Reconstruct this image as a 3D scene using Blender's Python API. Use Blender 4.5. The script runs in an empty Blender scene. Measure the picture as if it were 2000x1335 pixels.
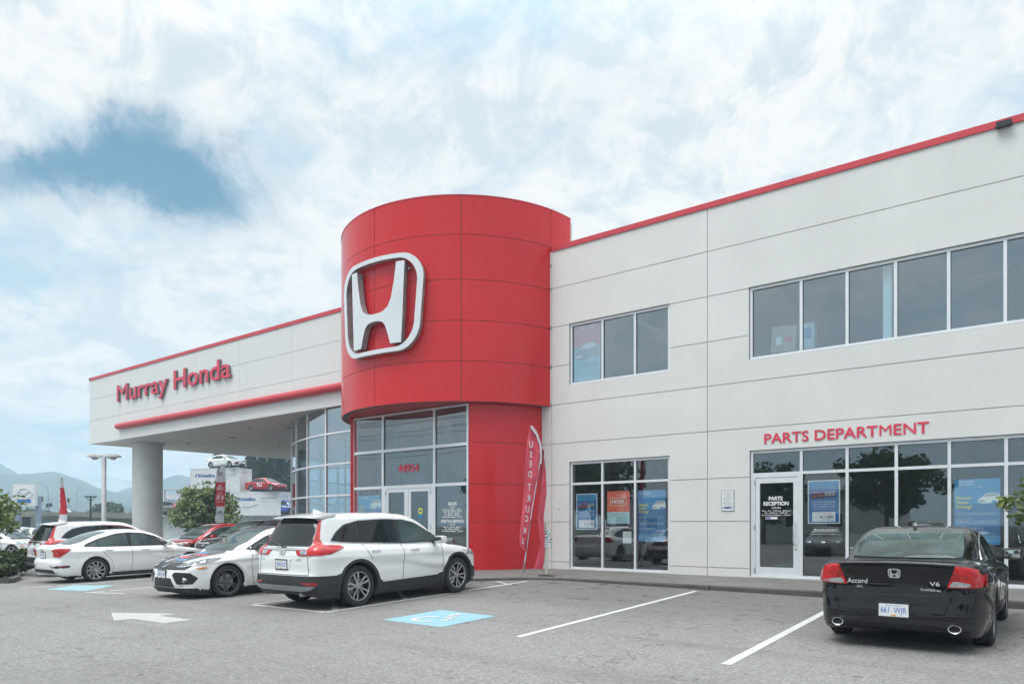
import bpy, bmesh, math, random
import numpy as np
from mathutils import Vector, Matrix, noise
from mathutils.bvhtree import BVHTree
from mathutils.geometry import delaunay_2d_cdt

random.seed(7)
RNG = np.random.default_rng(7)
scene = bpy.context.scene
COL = scene.collection
R = math.radians
pi = math.pi

# ------------------------------------------------------------------ camera
# world: X runs along the shop front (to the right), Y into the building, Z up
CAMH = 1.46
YAW = math.asin(0.6045)
cd = bpy.data.cameras.new('camera')
cam = bpy.data.objects.new('camera', cd)
COL.objects.link(cam)
cam.location = (0, 0, CAMH)
cam.rotation_euler = (R(90), 0, YAW)
cd.sensor_width = 36.0
cd.lens = 25.2
cd.shift_y = (1026 - 667.5) / 2000.0
cd.clip_start = 0.05
cd.clip_end = 30000
scene.camera = cam

# ------------------------------------------------------------------ sun + sky
SUN_EL, SUN_AZ = 58.0, 205.0          # azimuth measured from +Y towards +X
world = bpy.data.worlds.new('World')
scene.world = world
world.use_nodes = True
wn = world.node_tree
wn.nodes.clear()
def N(tree, typ, **kw):
    n = tree.nodes.new(typ)
    for k, v in kw.items():
        if k.startswith('i_'):
            key = k[2:]
            key = int(key) if key.isdigit() else key.replace('_', ' ')
            n.inputs[key].default_value = v
        else:
            setattr(n, k, v)
    return n
def Lk(tree, a, b):
    tree.links.new(a, b)
def M(tree, op, a, b=None, c=None, clamp=False):
    n = tree.nodes.new('ShaderNodeMath'); n.operation = op; n.use_clamp = clamp
    for i, v in enumerate((a, b, c)):
        if v is None: continue
        if isinstance(v, (int, float)): n.inputs[i].default_value = v
        else: tree.links.new(v, n.inputs[i])
    return n.outputs[0]
def MIX(tree, fac, a, b, blend='MIX'):
    n = tree.nodes.new('ShaderNodeMix'); n.data_type = 'RGBA'; n.blend_type = blend
    for idx, v in ((0, fac), (6, a), (7, b)):
        if isinstance(v, (int, float)): n.inputs[idx].default_value = v
        elif isinstance(v, (tuple, list)): n.inputs[idx].default_value = (*v[:3], 1)
        else: tree.links.new(v, n.inputs[idx])
    return n.outputs[2]
def SMOOTH(tree, x, lo, hi):
    n = tree.nodes.new('ShaderNodeMapRange'); n.interpolation_type = 'SMOOTHSTEP'
    tree.links.new(x, n.inputs[0]); n.inputs[1].default_value = lo; n.inputs[2].default_value = hi
    n.inputs[3].default_value = 0; n.inputs[4].default_value = 1
    return n.outputs[0]

sky = N(wn, 'ShaderNodeTexSky', sky_type='NISHITA', sun_disc=False)
sky.sun_elevation = R(SUN_EL)
sky.sun_rotation = R(SUN_AZ)
sky.altitude = 0; sky.air_density = 1.0; sky.dust_density = 1.5; sky.ozone_density = 1.0
tc = N(wn, 'ShaderNodeTexCoord')
sep = N(wn, 'ShaderNodeSeparateXYZ'); Lk(wn, tc.outputs['Generated'], sep.inputs[0])
dx, dy, dz = sep.outputs
zz = M(wn, 'ADD', M(wn, 'MAXIMUM', dz, 0.0), 0.16)
cx_ = M(wn, 'DIVIDE', dx, zz); cy_ = M(wn, 'DIVIDE', dy, zz)
cmb = N(wn, 'ShaderNodeCombineXYZ'); Lk(wn, cx_, cmb.inputs[0]); Lk(wn, cy_, cmb.inputs[1])
def wnoise(scale, detail, rough, dist=0.0, vec=None, off=0.0, typ='FBM'):
    n = N(wn, 'ShaderNodeTexNoise', noise_dimensions='3D')
    n.inputs['Scale'].default_value = scale; n.inputs['Detail'].default_value = detail
    n.inputs['Roughness'].default_value = rough; n.inputs['Distortion'].default_value = dist
    mp = N(wn, 'ShaderNodeMapping'); mp.inputs['Location'].default_value = (off, off * .37, off * .7)
    Lk(wn, vec or cmb.outputs[0], mp.inputs[0]); Lk(wn, mp.outputs[0], n.inputs['Vector'])
    return n.outputs['Fac']
n1 = wnoise(1.3, 7, .55, .5, None, 3.1)
n2 = wnoise(4.2, 7, .62, .5, None, 9.7)
n3 = wnoise(13, 8, .66, .5, tc.outputs['Generated'], 1.3)
gap = SMOOTH(wn, M(wn, 'ADD', M(wn, 'MULTIPLY', n1, .62), M(wn, 'MULTIPLY', n2, .38)), .49, .63)
tex = SMOOTH(wn, M(wn, 'ADD', M(wn, 'MULTIPLY', n2, .42), M(wn, 'MULTIPLY', n3, .58)), .41, .57)
white = MIX(wn, tex, (6.2, 6.95, 7.4), (8.9, 8.75, 8.6))
nish = MIX(wn, .8, sky.outputs[0], (4.0, 6.3, 7.6))          # thin veil over the clear sky
base = MIX(wn, M(wn, 'MULTIPLY', gap, .8), white, nish)
# the deep blue hole in the clouds above the canopy: a real place in the sky
fw = (-.6045, .7966); rt = (.7966, .6045)
df = M(wn, 'ADD', M(wn, 'MULTIPLY', dx, fw[0]), M(wn, 'MULTIPLY', dy, fw[1]))
dr = M(wn, 'ADD', M(wn, 'MULTIPLY', dx, rt[0]), M(wn, 'MULTIPLY', dy, rt[1]))
dfc = M(wn, 'MAXIMUM', df, .02)
uu = M(wn, 'DIVIDE', dr, dfc); vv = M(wn, 'DIVIDE', dz, dfc)
w1 = wnoise(5.0, 8, .68, .6, tc.outputs['Generated'], 5.0)
w2 = wnoise(5.0, 8, .68, .6, tc.outputs['Generated'], 15.0)
u2 = M(wn, 'ADD', uu, M(wn, 'MULTIPLY', M(wn, 'SUBTRACT', w1, .5), .22))
v2 = M(wn, 'ADD', vv, M(wn, 'MULTIPLY', M(wn, 'SUBTRACT', w2, .5), .16))
acc = None
for (px, py, rx, ry, s) in ((285, 285, 110, 75, 1.0), (170, 335, 190, 52, .9), (20, 325, 130, 42, .75), (350, 345, 115, 65, 1.0), (400, 400, 105, 55, 1.0), (280, 225, 42, 40, .45)):
    a0, b0 = (px - 1000) / 1400, (1026 - py) / 1400
    e = M(wn, 'ADD', M(wn, 'POWER', M(wn, 'DIVIDE', M(wn, 'SUBTRACT', u2, a0), rx / 1400), 2), M(wn, 'POWER', M(wn, 'DIVIDE', M(wn, 'SUBTRACT', v2, b0), ry / 1400), 2))
    g = M(wn, 'MULTIPLY', M(wn, 'EXPONENT', M(wn, 'MULTIPLY', e, -.9)), s * 1.5)
    acc = g if acc is None else M(wn, 'ADD', acc, g)
hole = M(wn, 'MULTIPLY', SMOOTH(wn, M(wn, 'ADD', acc, M(wn, 'MULTIPLY', M(wn, 'SUBTRACT', n3, .5), 3.6)), .0, 2.5), SMOOTH(wn, df, .05, .2))
base = MIX(wn, hole, base, (1.0, 2.55, 4.0))
# overcast skies are brighter towards the zenith
grad = M(wn, 'ADD', .94, M(wn, 'MULTIPLY', SMOOTH(wn, dz, .50, 1.0), 2.5))
scl = N(wn, 'ShaderNodeVectorMath', operation='SCALE'); Lk(wn, base, scl.inputs[0]); Lk(wn, grad, scl.inputs['Scale'])
bg = N(wn, 'ShaderNodeBackground'); bg.inputs['Strength'].default_value = 0.1
Lk(wn, scl.outputs[0], bg.inputs[0])
wo = N(wn, 'ShaderNodeOutputWorld'); Lk(wn, bg.outputs[0], wo.inputs[0])

sd = bpy.data.lights.new('sun', 'SUN')
sd.energy = 1.5; sd.angle = R(28); sd.color = (1.0, .965, .92)
sun = bpy.data.objects.new('sun', sd); COL.objects.link(sun)
_v = Vector((math.sin(R(SUN_AZ)) * math.cos(R(SUN_EL)), math.cos(R(SUN_AZ)) * math.cos(R(SUN_EL)), math.sin(R(SUN_EL))))
sun.rotation_euler = _v.to_track_quat('Z', 'Y').to_euler()
sun.location = (0, 0, 60)

vs = scene.view_settings
vs.view_transform = 'Standard'; vs.look = 'None'; vs.exposure = 0.27; vs.gamma = 1.0; vs.use_curve_mapping = False
scene.cycles.max_bounces = 10
scene.cycles.transparent_max_bounces = 16
scene.cycles.volume_bounces = 2
scene.cycles.caustics_reflective = False
scene.cycles.caustics_refractive = False
try: scene.cycles.use_denoising = True
except Exception: pass

# ------------------------------------------------------------------ helpers
def px_dir(px): return (px - 1000) / 1400.0
def at(px, z, h=0.0):
    """point on the line of sight through photo column px at depth z, height h above the ground datum"""
    x = px_dir(px) * z
    return Vector((x * .7966 - z * .6045, x * .6045 + z * .7966, h))
def on_wall(px, y, Y=17.5):
    a = px_dir(px); z = Y / (.6045 * a + .7966)
    return (z * (a * .7966 - .6045), CAMH + (1026 - y) / 1400.0 * z)
def gz(X, Y):
    """height of the car park: it falls away from the building and to the left"""
    t = min(max((Y - 7.5) / 7.2, 0), 1)
    r = .06 + .08 * min(max((-3 - X) / 7, 0), 1)
    return t * r - min(max(0, -X - 14), 16) * .012

def tag(o, label=None, cat=None, group=None, kind=None):
    if label: o['label'] = label
    if cat: o['category'] = cat
    if group: o['group'] = group
    if kind: o['kind'] = kind
    return o
def empty(name, loc=(0, 0, 0), rz=0.0):
    o = bpy.data.objects.new(name, None); COL.objects.link(o)
    o.empty_display_size = .2
    o.location = loc; o.rotation_euler = (0, 0, rz)
    return o
KIDS = {}
def adopt(o, parent):
    if parent is not None:
        o.parent = parent
        KIDS.setdefault(parent.name, []).append(o)
def copy_tree(o, parent=None, recolor=None):
    c = o.copy(); COL.objects.link(c)
    if parent is not None: adopt(c, parent)
    for ch in list(KIDS.get(o.name, [])):
        copy_tree(ch, c, recolor)
    if recolor and c.type == 'MESH':
        for s in c.material_slots:
            if s.material and s.material.name in recolor:
                s.link = 'OBJECT'; s.material = recolor[s.material.name] if False else s.material
    return c

class MB:
    def __init__(s): s.v = []; s.f = []; s.m = []; s.cur = 0
    def add(s, vs_, fs_):
        o = len(s.v); s.v += [tuple(p) for p in vs_]
        for f in fs_: s.f.append(tuple(o + i for i in f)); s.m.append(s.cur)
        return s
    def box(s, x0, x1, y0, y1, z0, z1):
        v = [(x0, y0, z0), (x1, y0, z0), (x1, y1, z0), (x0, y1, z0), (x0, y0, z1), (x1, y0, z1), (x1, y1, z1), (x0, y1, z1)]
        return s.add(v, [(0, 3, 2, 1), (4, 5, 6, 7), (0, 1, 5, 4), (1, 2, 6, 5), (2, 3, 7, 6), (3, 0, 4, 7)])
    def cyl(s, p0, p1, r0, r1=None, n=16, caps=True):
        r1 = r0 if r1 is None else r1
        p0 = Vector(p0); p1 = Vector(p1); d = (p1 - p0).normalized()
        a = d.orthogonal().normalized(); b = d.cross(a)
        v = []
        for p, r in ((p0, r0), (p1, r1)):
            for i in range(n):
                t = 2 * pi * i / n; v.append(p + a * (r * math.cos(t)) + b * (r * math.sin(t)))
        f = [(i, (i + 1) % n, n + (i + 1) % n, n + i) for i in range(n)]
        if caps: f += [tuple(range(n - 1, -1, -1)), tuple(range(n, 2 * n))]
        return s.add(v, f)
    def tube(s, pts, rs, n=8):
        pts = [Vector(p) for p in pts]
        if isinstance(rs, (int, float)): rs = [rs] * len(pts)
        v = []; prev = None
        for i, p in enumerate(pts):
            d = (pts[min(i + 1, len(pts) - 1)] - pts[max(i - 1, 0)]).normalized()
            a = d.orthogonal().normalized() if prev is None else (prev - d * prev.dot(d)).normalized()
            prev = a; b = d.cross(a)
            for k in range(n):
                t = 2 * pi * k / n; v.append(p + a * (rs[i] * math.cos(t)) + b * (rs[i] * math.sin(t)))
        f = []
        for i in range(len(pts) - 1):
            for k in range(n):
                f.append((i * n + k, i * n + (k + 1) % n, (i + 1) * n + (k + 1) % n, (i + 1) * n + k))
        f += [tuple(range(n - 1, -1, -1)), tuple(range((len(pts) - 1) * n, len(pts) * n))]
        return s.add(v, f)
    def lathe(s, prof, n=32, axis='Z', o=(0, 0, 0)):
        v = []
        for i in range(n):
            t = 2 * pi * i / n; c, q = math.cos(t), math.sin(t)
            for (r, h) in prof:
                p = (r * c, r * q, h) if axis == 'Z' else (r * c, h, r * q)
                v.append((p[0] + o[0], p[1] + o[1], p[2] + o[2]))
        k = len(prof)
        return s.add(v, [(i * k + j, ((i + 1) % n) * k + j, ((i + 1) % n) * k + j + 1, i * k + j + 1) for i in range(n) for j in range(k - 1)])
    def prism(s, poly, h0, h1, plane='XZ'):
        n = len(poly)
        def mp(u, v, h): return {'XZ': (u, h, v), 'XY': (u, v, h), 'YZ': (h, u, v)}[plane]
        v = [mp(u, w, h0) for u, w in poly] + [mp(u, w, h1) for u, w in poly]
        return s.add(v, [tuple(range(n)), tuple(range(2 * n - 1, n - 1, -1))] + [(i, i + n, (i + 1) % n + n, (i + 1) % n) for i in range(n)])
    def build(s, name, mats, parent=None, smooth=False, loc=None, bevel=0.0):
        me = bpy.data.meshes.new(name); me.from_pydata(s.v, [], s.f)
        if not isinstance(mats, (list, tuple)): mats = [mats]
        for m in mats: me.materials.append(m)
        if any(s.m): me.polygons.foreach_set('material_index', s.m)
        bm = bmesh.new(); bm.from_mesh(me); bmesh.ops.recalc_face_normals(bm, faces=bm.faces)
        if bevel: bmesh.ops.bevel(bm, geom=bm.edges[:], offset=bevel, segments=2, affect='EDGES', profile=.6)
        bm.to_mesh(me); bm.free()
        if smooth or bevel:
            me.shade_smooth() if hasattr(me, 'shade_smooth') else None
            try: me.set_sharp_from_angle(angle=R(38))
            except Exception: pass
        me.update()
        o = bpy.data.objects.new(name, me); COL.objects.link(o)
        if loc is not None: o.location = loc
        adopt(o, parent)
        return o
def mesh_obj(name, v, f, mats, parent=None, smooth=False, mi=None):
    me = bpy.data.meshes.new(name)
    me.from_pydata([tuple(p) for p in v], [], f)
    for m in (mats if isinstance(mats, (list, tuple)) else [mats]): me.materials.append(m)
    if mi is not None: me.polygons.foreach_set('material_index', mi)
    if smooth: me.shade_smooth()
    me.update()
    o = bpy.data.objects.new(name, me); COL.objects.link(o); adopt(o, parent)
    return o

# ------------------------------------------------------------------ materials
MATS = {}
def mat(name, col, rough=.5, metal=0.0, var=.06, scale=3.0, bump=0.0, bscale=40.0, coat=0.0, spec=.5, stretch=None, emit=None, col2=None, detail=5, croug=.03, rvar=0.0, ior=1.5):
    if name in MATS: return MATS[name]
    m = bpy.data.materials.new(name); m.use_nodes = True
    t = m.node_tree; b = t.nodes['Principled BSDF']
    MATS[name] = m
    b.inputs['Roughness'].default_value = rough; b.inputs['Metallic'].default_value = metal
    b.inputs['Coat Weight'].default_value = coat; b.inputs['Coat Roughness'].default_value = croug
    b.inputs['Specular IOR Level'].default_value = spec; b.inputs['IOR'].default_value = ior
    g = t.nodes.new('ShaderNodeTexCoord')
    vec = g.outputs['Object']
    if stretch:
        mp = t.nodes.new('ShaderNodeMapping'); mp.inputs['Scale'].default_value = stretch; Lk(t, vec, mp.inputs[0]); vec = mp.outputs[0]
    n = t.nodes.new('ShaderNodeTexNoise'); n.inputs['Scale'].default_value = scale; n.inputs['Detail'].default_value = detail
    Lk(t, vec, n.inputs['Vector'])
    c2 = col2 or tuple(max(0, c * (1 - var)) for c in col); c1 = col if col2 else tuple(min(1, c * (1 + var)) for c in col)
    f = SMOOTH(t, n.outputs['Fac'], .3, .7)
    Lk(t, MIX(t, f, c1, c2), b.inputs['Base Color'])
    if rvar: Lk(t, M(t, 'ADD', rough - rvar, M(t, 'MULTIPLY', f, 2 * rvar)), b.inputs['Roughness'])
    if bump:
        n2_ = t.nodes.new('ShaderNodeTexNoise'); n2_.inputs['Scale'].default_value = bscale; n2_.inputs['Detail'].default_value = 4
        Lk(t, vec, n2_.inputs['Vector'])
        bp = t.nodes.new('ShaderNodeBump'); bp.inputs['Strength'].default_value = bump; bp.inputs['Distance'].default_value = .01
        Lk(t, n2_.outputs['Fac'], bp.inputs['Height']); Lk(t, bp.outputs[0], b.inputs['Normal'])
    if emit:
        b.inputs['Emission Color'].default_value = (*emit[0], 1); b.inputs['Emission Strength'].default_value = emit[1]
    return m

def glass_mat(name, tint=(.75, .8, .8), ior=1.9, rough=0.0, wav=.0):
    if name in MATS: return MATS[name]
    m = bpy.data.materials.new(name); m.use_nodes = True; t = m.node_tree; t.nodes.clear()
    MATS[name] = m
    tr = N(t, 'ShaderNodeBsdfTransparent'); tr.inputs[0].default_value = (*tint, 1)
    gl = N(t, 'ShaderNodeBsdfGlossy'); gl.inputs['Roughness'].default_value = rough; gl.inputs[0].default_value = (.93, .97, 1.0, 1)
    # Schlick on either face of the pane (no total reflection inside the thin sheet)
    ge = N(t, 'ShaderNodeNewGeometry'); dt = N(t, 'ShaderNodeVectorMath', operation='DOT_PRODUCT'); Lk(t, ge.outputs['Normal'], dt.inputs[0]); Lk(t, ge.outputs['Incoming'], dt.inputs[1])
    f0 = ((ior - 1) / (ior + 1)) ** 2
    fres = M(t, 'ADD', f0, M(t, 'MULTIPLY', 1 - f0, M(t, 'POWER', M(t, 'SUBTRACT', 1.0, M(t, 'ABSOLUTE', dt.outputs['Value']), clamp=True), 5.0)), clamp=True)
    if wav:
        g = N(t, 'ShaderNodeTexCoord'); n = N(t, 'ShaderNodeTexNoise'); n.inputs['Scale'].default_value = .55; n.inputs['Detail'].default_value = 1
        Lk(t, g.outputs['Object'], n.inputs['Vector'])
        bp = N(t, 'ShaderNodeBump'); bp.inputs['Strength'].default_value = wav; bp.inputs['Distance'].default_value = .05
        Lk(t, n.outputs['Fac'], bp.inputs['Height']); Lk(t, bp.outputs[0], gl.inputs['Normal'])
    mx = N(t, 'ShaderNodeMixShader'); Lk(t, fres, mx.inputs[0]); Lk(t, tr.outputs[0], mx.inputs[1]); Lk(t, gl.outputs[0], mx.inputs[2])
    o = N(t, 'ShaderNodeOutputMaterial'); Lk(t, mx.outputs[0], o.inputs[0])
    return m

C_WALL = (.70, .692, .668)
wall_m = mat('painted_concrete', C_WALL, .85, var=.03, scale=.7, bump=.25, bscale=60)
def weather(m, amt=.02, streak=.022):
    t = m.node_tree; b = t.nodes['Principled BSDF']; src = b.inputs['Base Color'].links[0].from_socket
    oi = N(t, 'ShaderNodeObjectInfo'); g = N(t, 'ShaderNodeNewGeometry')
    mp = N(t, 'ShaderNodeMapping'); mp.inputs['Scale'].default_value = (3.2, 3.2, .22); Lk(t, g.outputs['Position'], mp.inputs[0])
    n = N(t, 'ShaderNodeTexNoise'); n.inputs['Scale'].default_value = 1.6; n.inputs['Detail'].default_value = 6; Lk(t, mp.outputs[0], n.inputs[0])
    k = M(t, 'SUBTRACT', 1.0, M(t, 'ADD', M(t, 'MULTIPLY', oi.outputs['Random'], amt), M(t, 'MULTIPLY', SMOOTH(t, n.outputs['Fac'], .52, .78), streak)))
    sc = N(t, 'ShaderNodeVectorMath', operation='SCALE'); Lk(t, src, sc.inputs[0]); Lk(t, k, sc.inputs['Scale']); Lk(t, sc.outputs[0], b.inputs['Base Color'])
weather(wall_m)
wall_d = mat('joint_shadow_concrete', (.58, .58, .57), .9, var=.04, scale=2)
fascia_m = mat('white_metal_panel', (.70, .695, .675), .38, var=.012, scale=.5, spec=.4)
joint_m = mat('dark_joint', (.16, .16, .16), .9)
red_m = mat('red_metal_panel', (.62, .024, .030), .20, var=.03, scale=.35, spec=.38)
redtrim_m = mat('red_trim', (.56, .045, .06), .34, var=.05, scale=1.2)
weather(fascia_m, .02, .03)
weather(red_m, .05, .06)
alu_m = mat('anodised_aluminium', (.76, .77, .79), .38, metal=.25, var=.03, scale=6)
glass_up = glass_mat('tinted_window_glass', (.84, .92, .96), 2.5, wav=.05)
glass_show = glass_mat('showroom_glass', (.78, .86, .90), 3.1, wav=.03)
glass_ent = glass_mat('entrance_glass', (.93, .96, .955), 2.15, wav=.05)
glass_lo = glass_mat('shop_window_glass', (.96, .98, .98), 1.95, wav=.04)
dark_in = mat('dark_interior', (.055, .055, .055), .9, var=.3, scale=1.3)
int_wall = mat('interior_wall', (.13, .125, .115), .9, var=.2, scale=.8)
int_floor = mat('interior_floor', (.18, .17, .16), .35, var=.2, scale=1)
lettered = mat('red_lettering', (.68, .04, .085), .4, var=.08, scale=2)
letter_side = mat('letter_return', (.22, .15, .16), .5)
white_vinyl = mat('white_vinyl', (.85, .86, .86), .5, var=.02)
silver_m = mat('silver_sign_face', (.70, .72, .735), .35, metal=.1, var=.03, scale=1.5)
steel_side = mat('sign_return_grey', (.27, .25, .25), .5, var=.2, scale=3)
black_pl = mat('black_plastic', (.018, .018, .02), .42, var=.25, scale=9)
rubber = mat('tyre_rubber', (.022, .022, .023), .8, var=.3, scale=20, bump=.2, bscale=90)
chrome = mat('chrome', (.78, .78, .80), .08, metal=1.0, var=.02)
galv = mat('galvanised_steel', (.42, .43, .44), .45, metal=.6, var=.15, scale=12)
white_paint = mat('white_pole_paint', (.72, .73, .74), .4, var=.05, scale=4)
grey_pole = mat('grey_pole_paint', (.25, .33, .42), .5, var=.06, scale=4)
dark_pole = mat('dark_pole_paint', (.03, .035, .04), .5, var=.1, scale=4)
# ------------------------------------------------------------------ text
_TC = {}
def text_raw(s, bold=0.0, extrude=0.0):
    k = (s, bold, extrude)
    if k in _TC: return _TC[k]
    c = bpy.data.curves.new('t', 'FONT'); c.body = s; c.size = 1.0; c.offset = bold; c.extrude = extrude
    c.resolution_u = 3
    o = bpy.data.objects.new('t', c); COL.objects.link(o)
    dg = bpy.context.evaluated_depsgraph_get(); dg.update()
    me = o.evaluated_get(dg).to_mesh()
    v = [tuple(p.co) for p in me.vertices]; f = [tuple(p.vertices) for p in me.polygons]
    o.evaluated_get(dg).to_mesh_clear()
    bpy.data.objects.remove(o); bpy.data.curves.remove(c)
    _TC[k] = (v, f)
    return v, f
def bounds(v):
    xs = [p[0] for p in v] or [0]; ys = [p[1] for p in v] or [0]
    return min(xs), max(xs), min(ys), max(ys)
CAP = bounds(text_raw('H')[0])[3]
def text_into(mb, s, O, U, V, cap, width=None, bold=0.0, depth=0.0, align='L', mi=0, side_mi=None):
    """lay a line of text into mesh builder mb on the plane O,U,V (unit vectors)"""
    if not s.strip(): return 0
    k = cap / CAP
    e = depth / 2 / k if depth else 0.0
    v, f = text_raw(s, bold, e)
    if not v: return 0
    x0, x1, _, _ = bounds(v)
    kx = k if width is None else width / max(x1 - x0, 1e-6)
    w = (x1 - x0) * kx
    sh = {'L': 0, 'C': -w / 2, 'R': -w}[align]
    O = Vector(O); U = Vector(U).normalized(); V = Vector(V).normalized(); Nn = U.cross(V)
    pv = [O + U * ((p[0] - x0) * kx + sh) + V * (p[1] * k) + Nn * ((p[2] + e) * k) for p in v]
    o = len(mb.v); mb.v += [tuple(p) for p in pv]
    for fc in f:
        mb.f.append(tuple(o + i for i in fc))
        if side_mi is not None and e:
            zs = [v[i][2] for i in fc]
            mb.m.append(mi if min(zs) > 0 else side_mi)
        else: mb.m.append(mi)
    return w
def raw_build(mb, name, mats, parent=None):
    return mesh_obj(name, mb.v, mb.f, mats, parent, mi=mb.m if any(mb.m) else None)
def letters(s, O, U, V, cap, width, bold, depth, mats, parent, side=True, name='letter'):
    """every character its own part; advances measured from the font"""
    k = cap / CAP; e = depth / 2 / k if depth else 0
    full = bounds(text_raw(s, bold, e)[0]); kx = width / (full[1] - full[0])
    hx = bounds(text_raw('HH', bold, e)[0])
    O = Vector(O); U = Vector(U).normalized(); V = Vector(V).normalized(); Nn = U.cross(V)
    for i, ch in enumerate(s):
        if ch == ' ': continue
        v, f = text_raw(ch, bold * (0 if ch == 'M' else .4 if ch in 'NWVK' else 1), e)
        # position of this glyph: width of the prefix including it minus its own right edge
        pre = bounds(text_raw(s[:i + 1], bold, e)[0])[1]
        own = bounds(v)[1]
        off = pre - own - full[0]
        pv = [O + U * ((p[0] + off) * kx) + V * (p[1] * k) + Nn * ((p[2] + e) * k) for p in v]
        mi = [0 if (not e or min(v[j][2] for j in fc) > 0) else 1 for fc in f]
        mesh_obj(name, pv, f, mats, parent, mi=mi)

def honda_emblem(w, h, limb=.078, limbz=.078, hs=.92):
    """outline polygons (in x,z, centred) of the H badge: outer ring, inner ring, letter"""
    def rr(w, h, r, taper, n=10):
        # rounded trapezoid, wider at the top, sides gently bowed
        pts = []
        hw, hh = w / 2, h / 2
        cs = [(hw - r, hh - r, 0), (-(hw - r), hh - r, 90), (-(hw - r) , -(hh - r), 180), (hw - r, -(hh - r), 270)]
        for (cx, cz, a0) in cs:
            for i in range(n + 1):
                a = R(a0 + 90 * i / n)
                x = cx + r * math.cos(a); z = cz + r * math.sin(a)
                t = (z + hh) / h
                x *= (1 - taper * (1 - t))
                pts.append((x, z))
            # straight runs get extra points so that they can be bent round the drum
        out = []
        for i in range(len(pts)):
            a, b = pts[i], pts[(i + 1) % len(pts)]
            L = math.hypot(a[0] - b[0], a[1] - b[1]); k = max(1, int(L / (w * .05)))
            for j in range(k): out.append((a[0] + (b[0] - a[0]) * j / k, a[1] + (b[1] - a[1]) * j / k))
        out2 = []
        for x, z in out:   # bow the sides and the top a little
            z += .025 * h * (1 - (2 * x / w) ** 2) * (1 if z > 0 else .3 * -1) if abs(z) > h * .3 else 0
            out2.append((x, z))
        return out2
    outer = rr(w, h, .27 * h, .13)
    b = limb * w
    bz_ = limbz * w; inner = [(x * (1 - 2 * b / w) , z * (1 - 2 * bz_ / h) + .0) for x, z in outer]
    hw, hh = w / 2, h / 2
    # H strokes: half outline (right side), mirrored
    H = []
    rt_ = [(.335, .90), (.215 + .02, .90), (.205, .55), (.19, .25), (.155, .08), (.10, .02), (0, .015)]
    top = [(.365, .86), (.27, .86), (.243, .45), (.208, .12), (.17, -.05), (.115, -.125), (.06, -.155), (0, -.16)]
    bot = [(0, -.32), (.05, -.325), (.10, -.355), (.135, -.43), (.158, -.55), (.20, -.84), (.325, -.84), (.34, -.3), (.352, .3)]
    T_ = [(x * w * hs, z * hh) for x, z in top]; B_ = [(x * w * hs, z * hh) for x, z in bot]
    poly = T_ + [(-x, z) for x, z in reversed(T_[:-1])] + [(-x, z) for x, z in reversed(B_[1:])] + B_
    return outer, inner, poly
# ------------------------------------------------------------------ cars: smooth bodies from signed distance fields
def spline(pts, n=6, closed=True):
    out = []; m = len(pts)
    for i in range(m if closed else m - 1):
        def g(k): return pts[k % m] if closed else pts[min(max(k, 0), m - 1)]
        p0, p1, p2, p3 = g(i - 1), g(i), g(i + 1), g(i + 2)
        for j in range(n):
            t = j / n
            # centripetal-ish: damped tangents keep short segments from overshooting
            d = math.dist(p1, p2)
            def tan(a, b, c):
                l1, l2 = math.dist(a, b) + 1e-9, math.dist(b, c) + 1e-9
                return [((b[q] - a[q]) / l1 * l2 + (c[q] - b[q]) / l2 * l1) / (l1 + l2) for q in (0, 1)]
            t1, t2 = tan(p0, p1, p2), tan(p1, p2, p3)
            h = (2 * t**3 - 3 * t**2 + 1, t**3 - 2 * t**2 + t, -2 * t**3 + 3 * t**2, t**3 - t**2)
            out.append(tuple(h[0] * p1[q] + h[1] * t1[q] * d + h[2] * p2[q] + h[3] * t2[q] * d for q in (0, 1)))
    if not closed: out.append(tuple(pts[-1]))
    return out
def sdf_poly(X, Z, poly):
    P = np.array(poly); Q = np.roll(P, -1, 0)
    d = np.full(X.shape, 1e9); s = np.ones(X.shape)
    for (ax, az), (bx, bz) in zip(P, Q):
        ex, ez = bx - ax, bz - az; wx, wz = X - ax, Z - az
        t = np.clip((wx * ex + wz * ez) / (ex * ex + ez * ez + 1e-12), 0, 1)
        ddx, ddz = wx - ex * t, wz - ez * t
        d = np.minimum(d, ddx * ddx + ddz * ddz)
        c1, c2, c3 = Z >= az, Z < bz, ex * wz > ez * wx
        flip = (c1 & c2 & c3) | (~c1 & ~c2 & ~c3)
        s = np.where(flip, -s, s)
    return s * np.sqrt(d)
class Field2:
    def __init__(s, poly, lo, hi, h=.015):
        s.lo, s.h = lo, h
        s.nx = int((hi[0] - lo[0]) / h) + 2; s.nz = int((hi[1] - lo[1]) / h) + 2
        X, Z = np.meshgrid(lo[0] + np.arange(s.nx) * h, lo[1] + np.arange(s.nz) * h, indexing='ij')
        s.g = sdf_poly(X, Z, poly)
    def __call__(s, x, z):
        fx = np.clip((x - s.lo[0]) / s.h, 0, s.nx - 1.001); fz = np.clip((z - s.lo[1]) / s.h, 0, s.nz - 1.001)
        ix = fx.astype(int); iz = fz.astype(int); fx -= ix; fz -= iz; g = s.g
        return (g[ix, iz] * (1 - fx) + g[ix + 1, iz] * fx) * (1 - fz) + (g[ix, iz + 1] * (1 - fx) + g[ix + 1, iz + 1] * fx) * fz
def smax(a, b, k):
    h = np.maximum(k - np.abs(a - b), 0) / k
    return np.maximum(a, b) + h * h * k * .25
def smin(a, b, k): return -smax(-a, -b, k)

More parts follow.
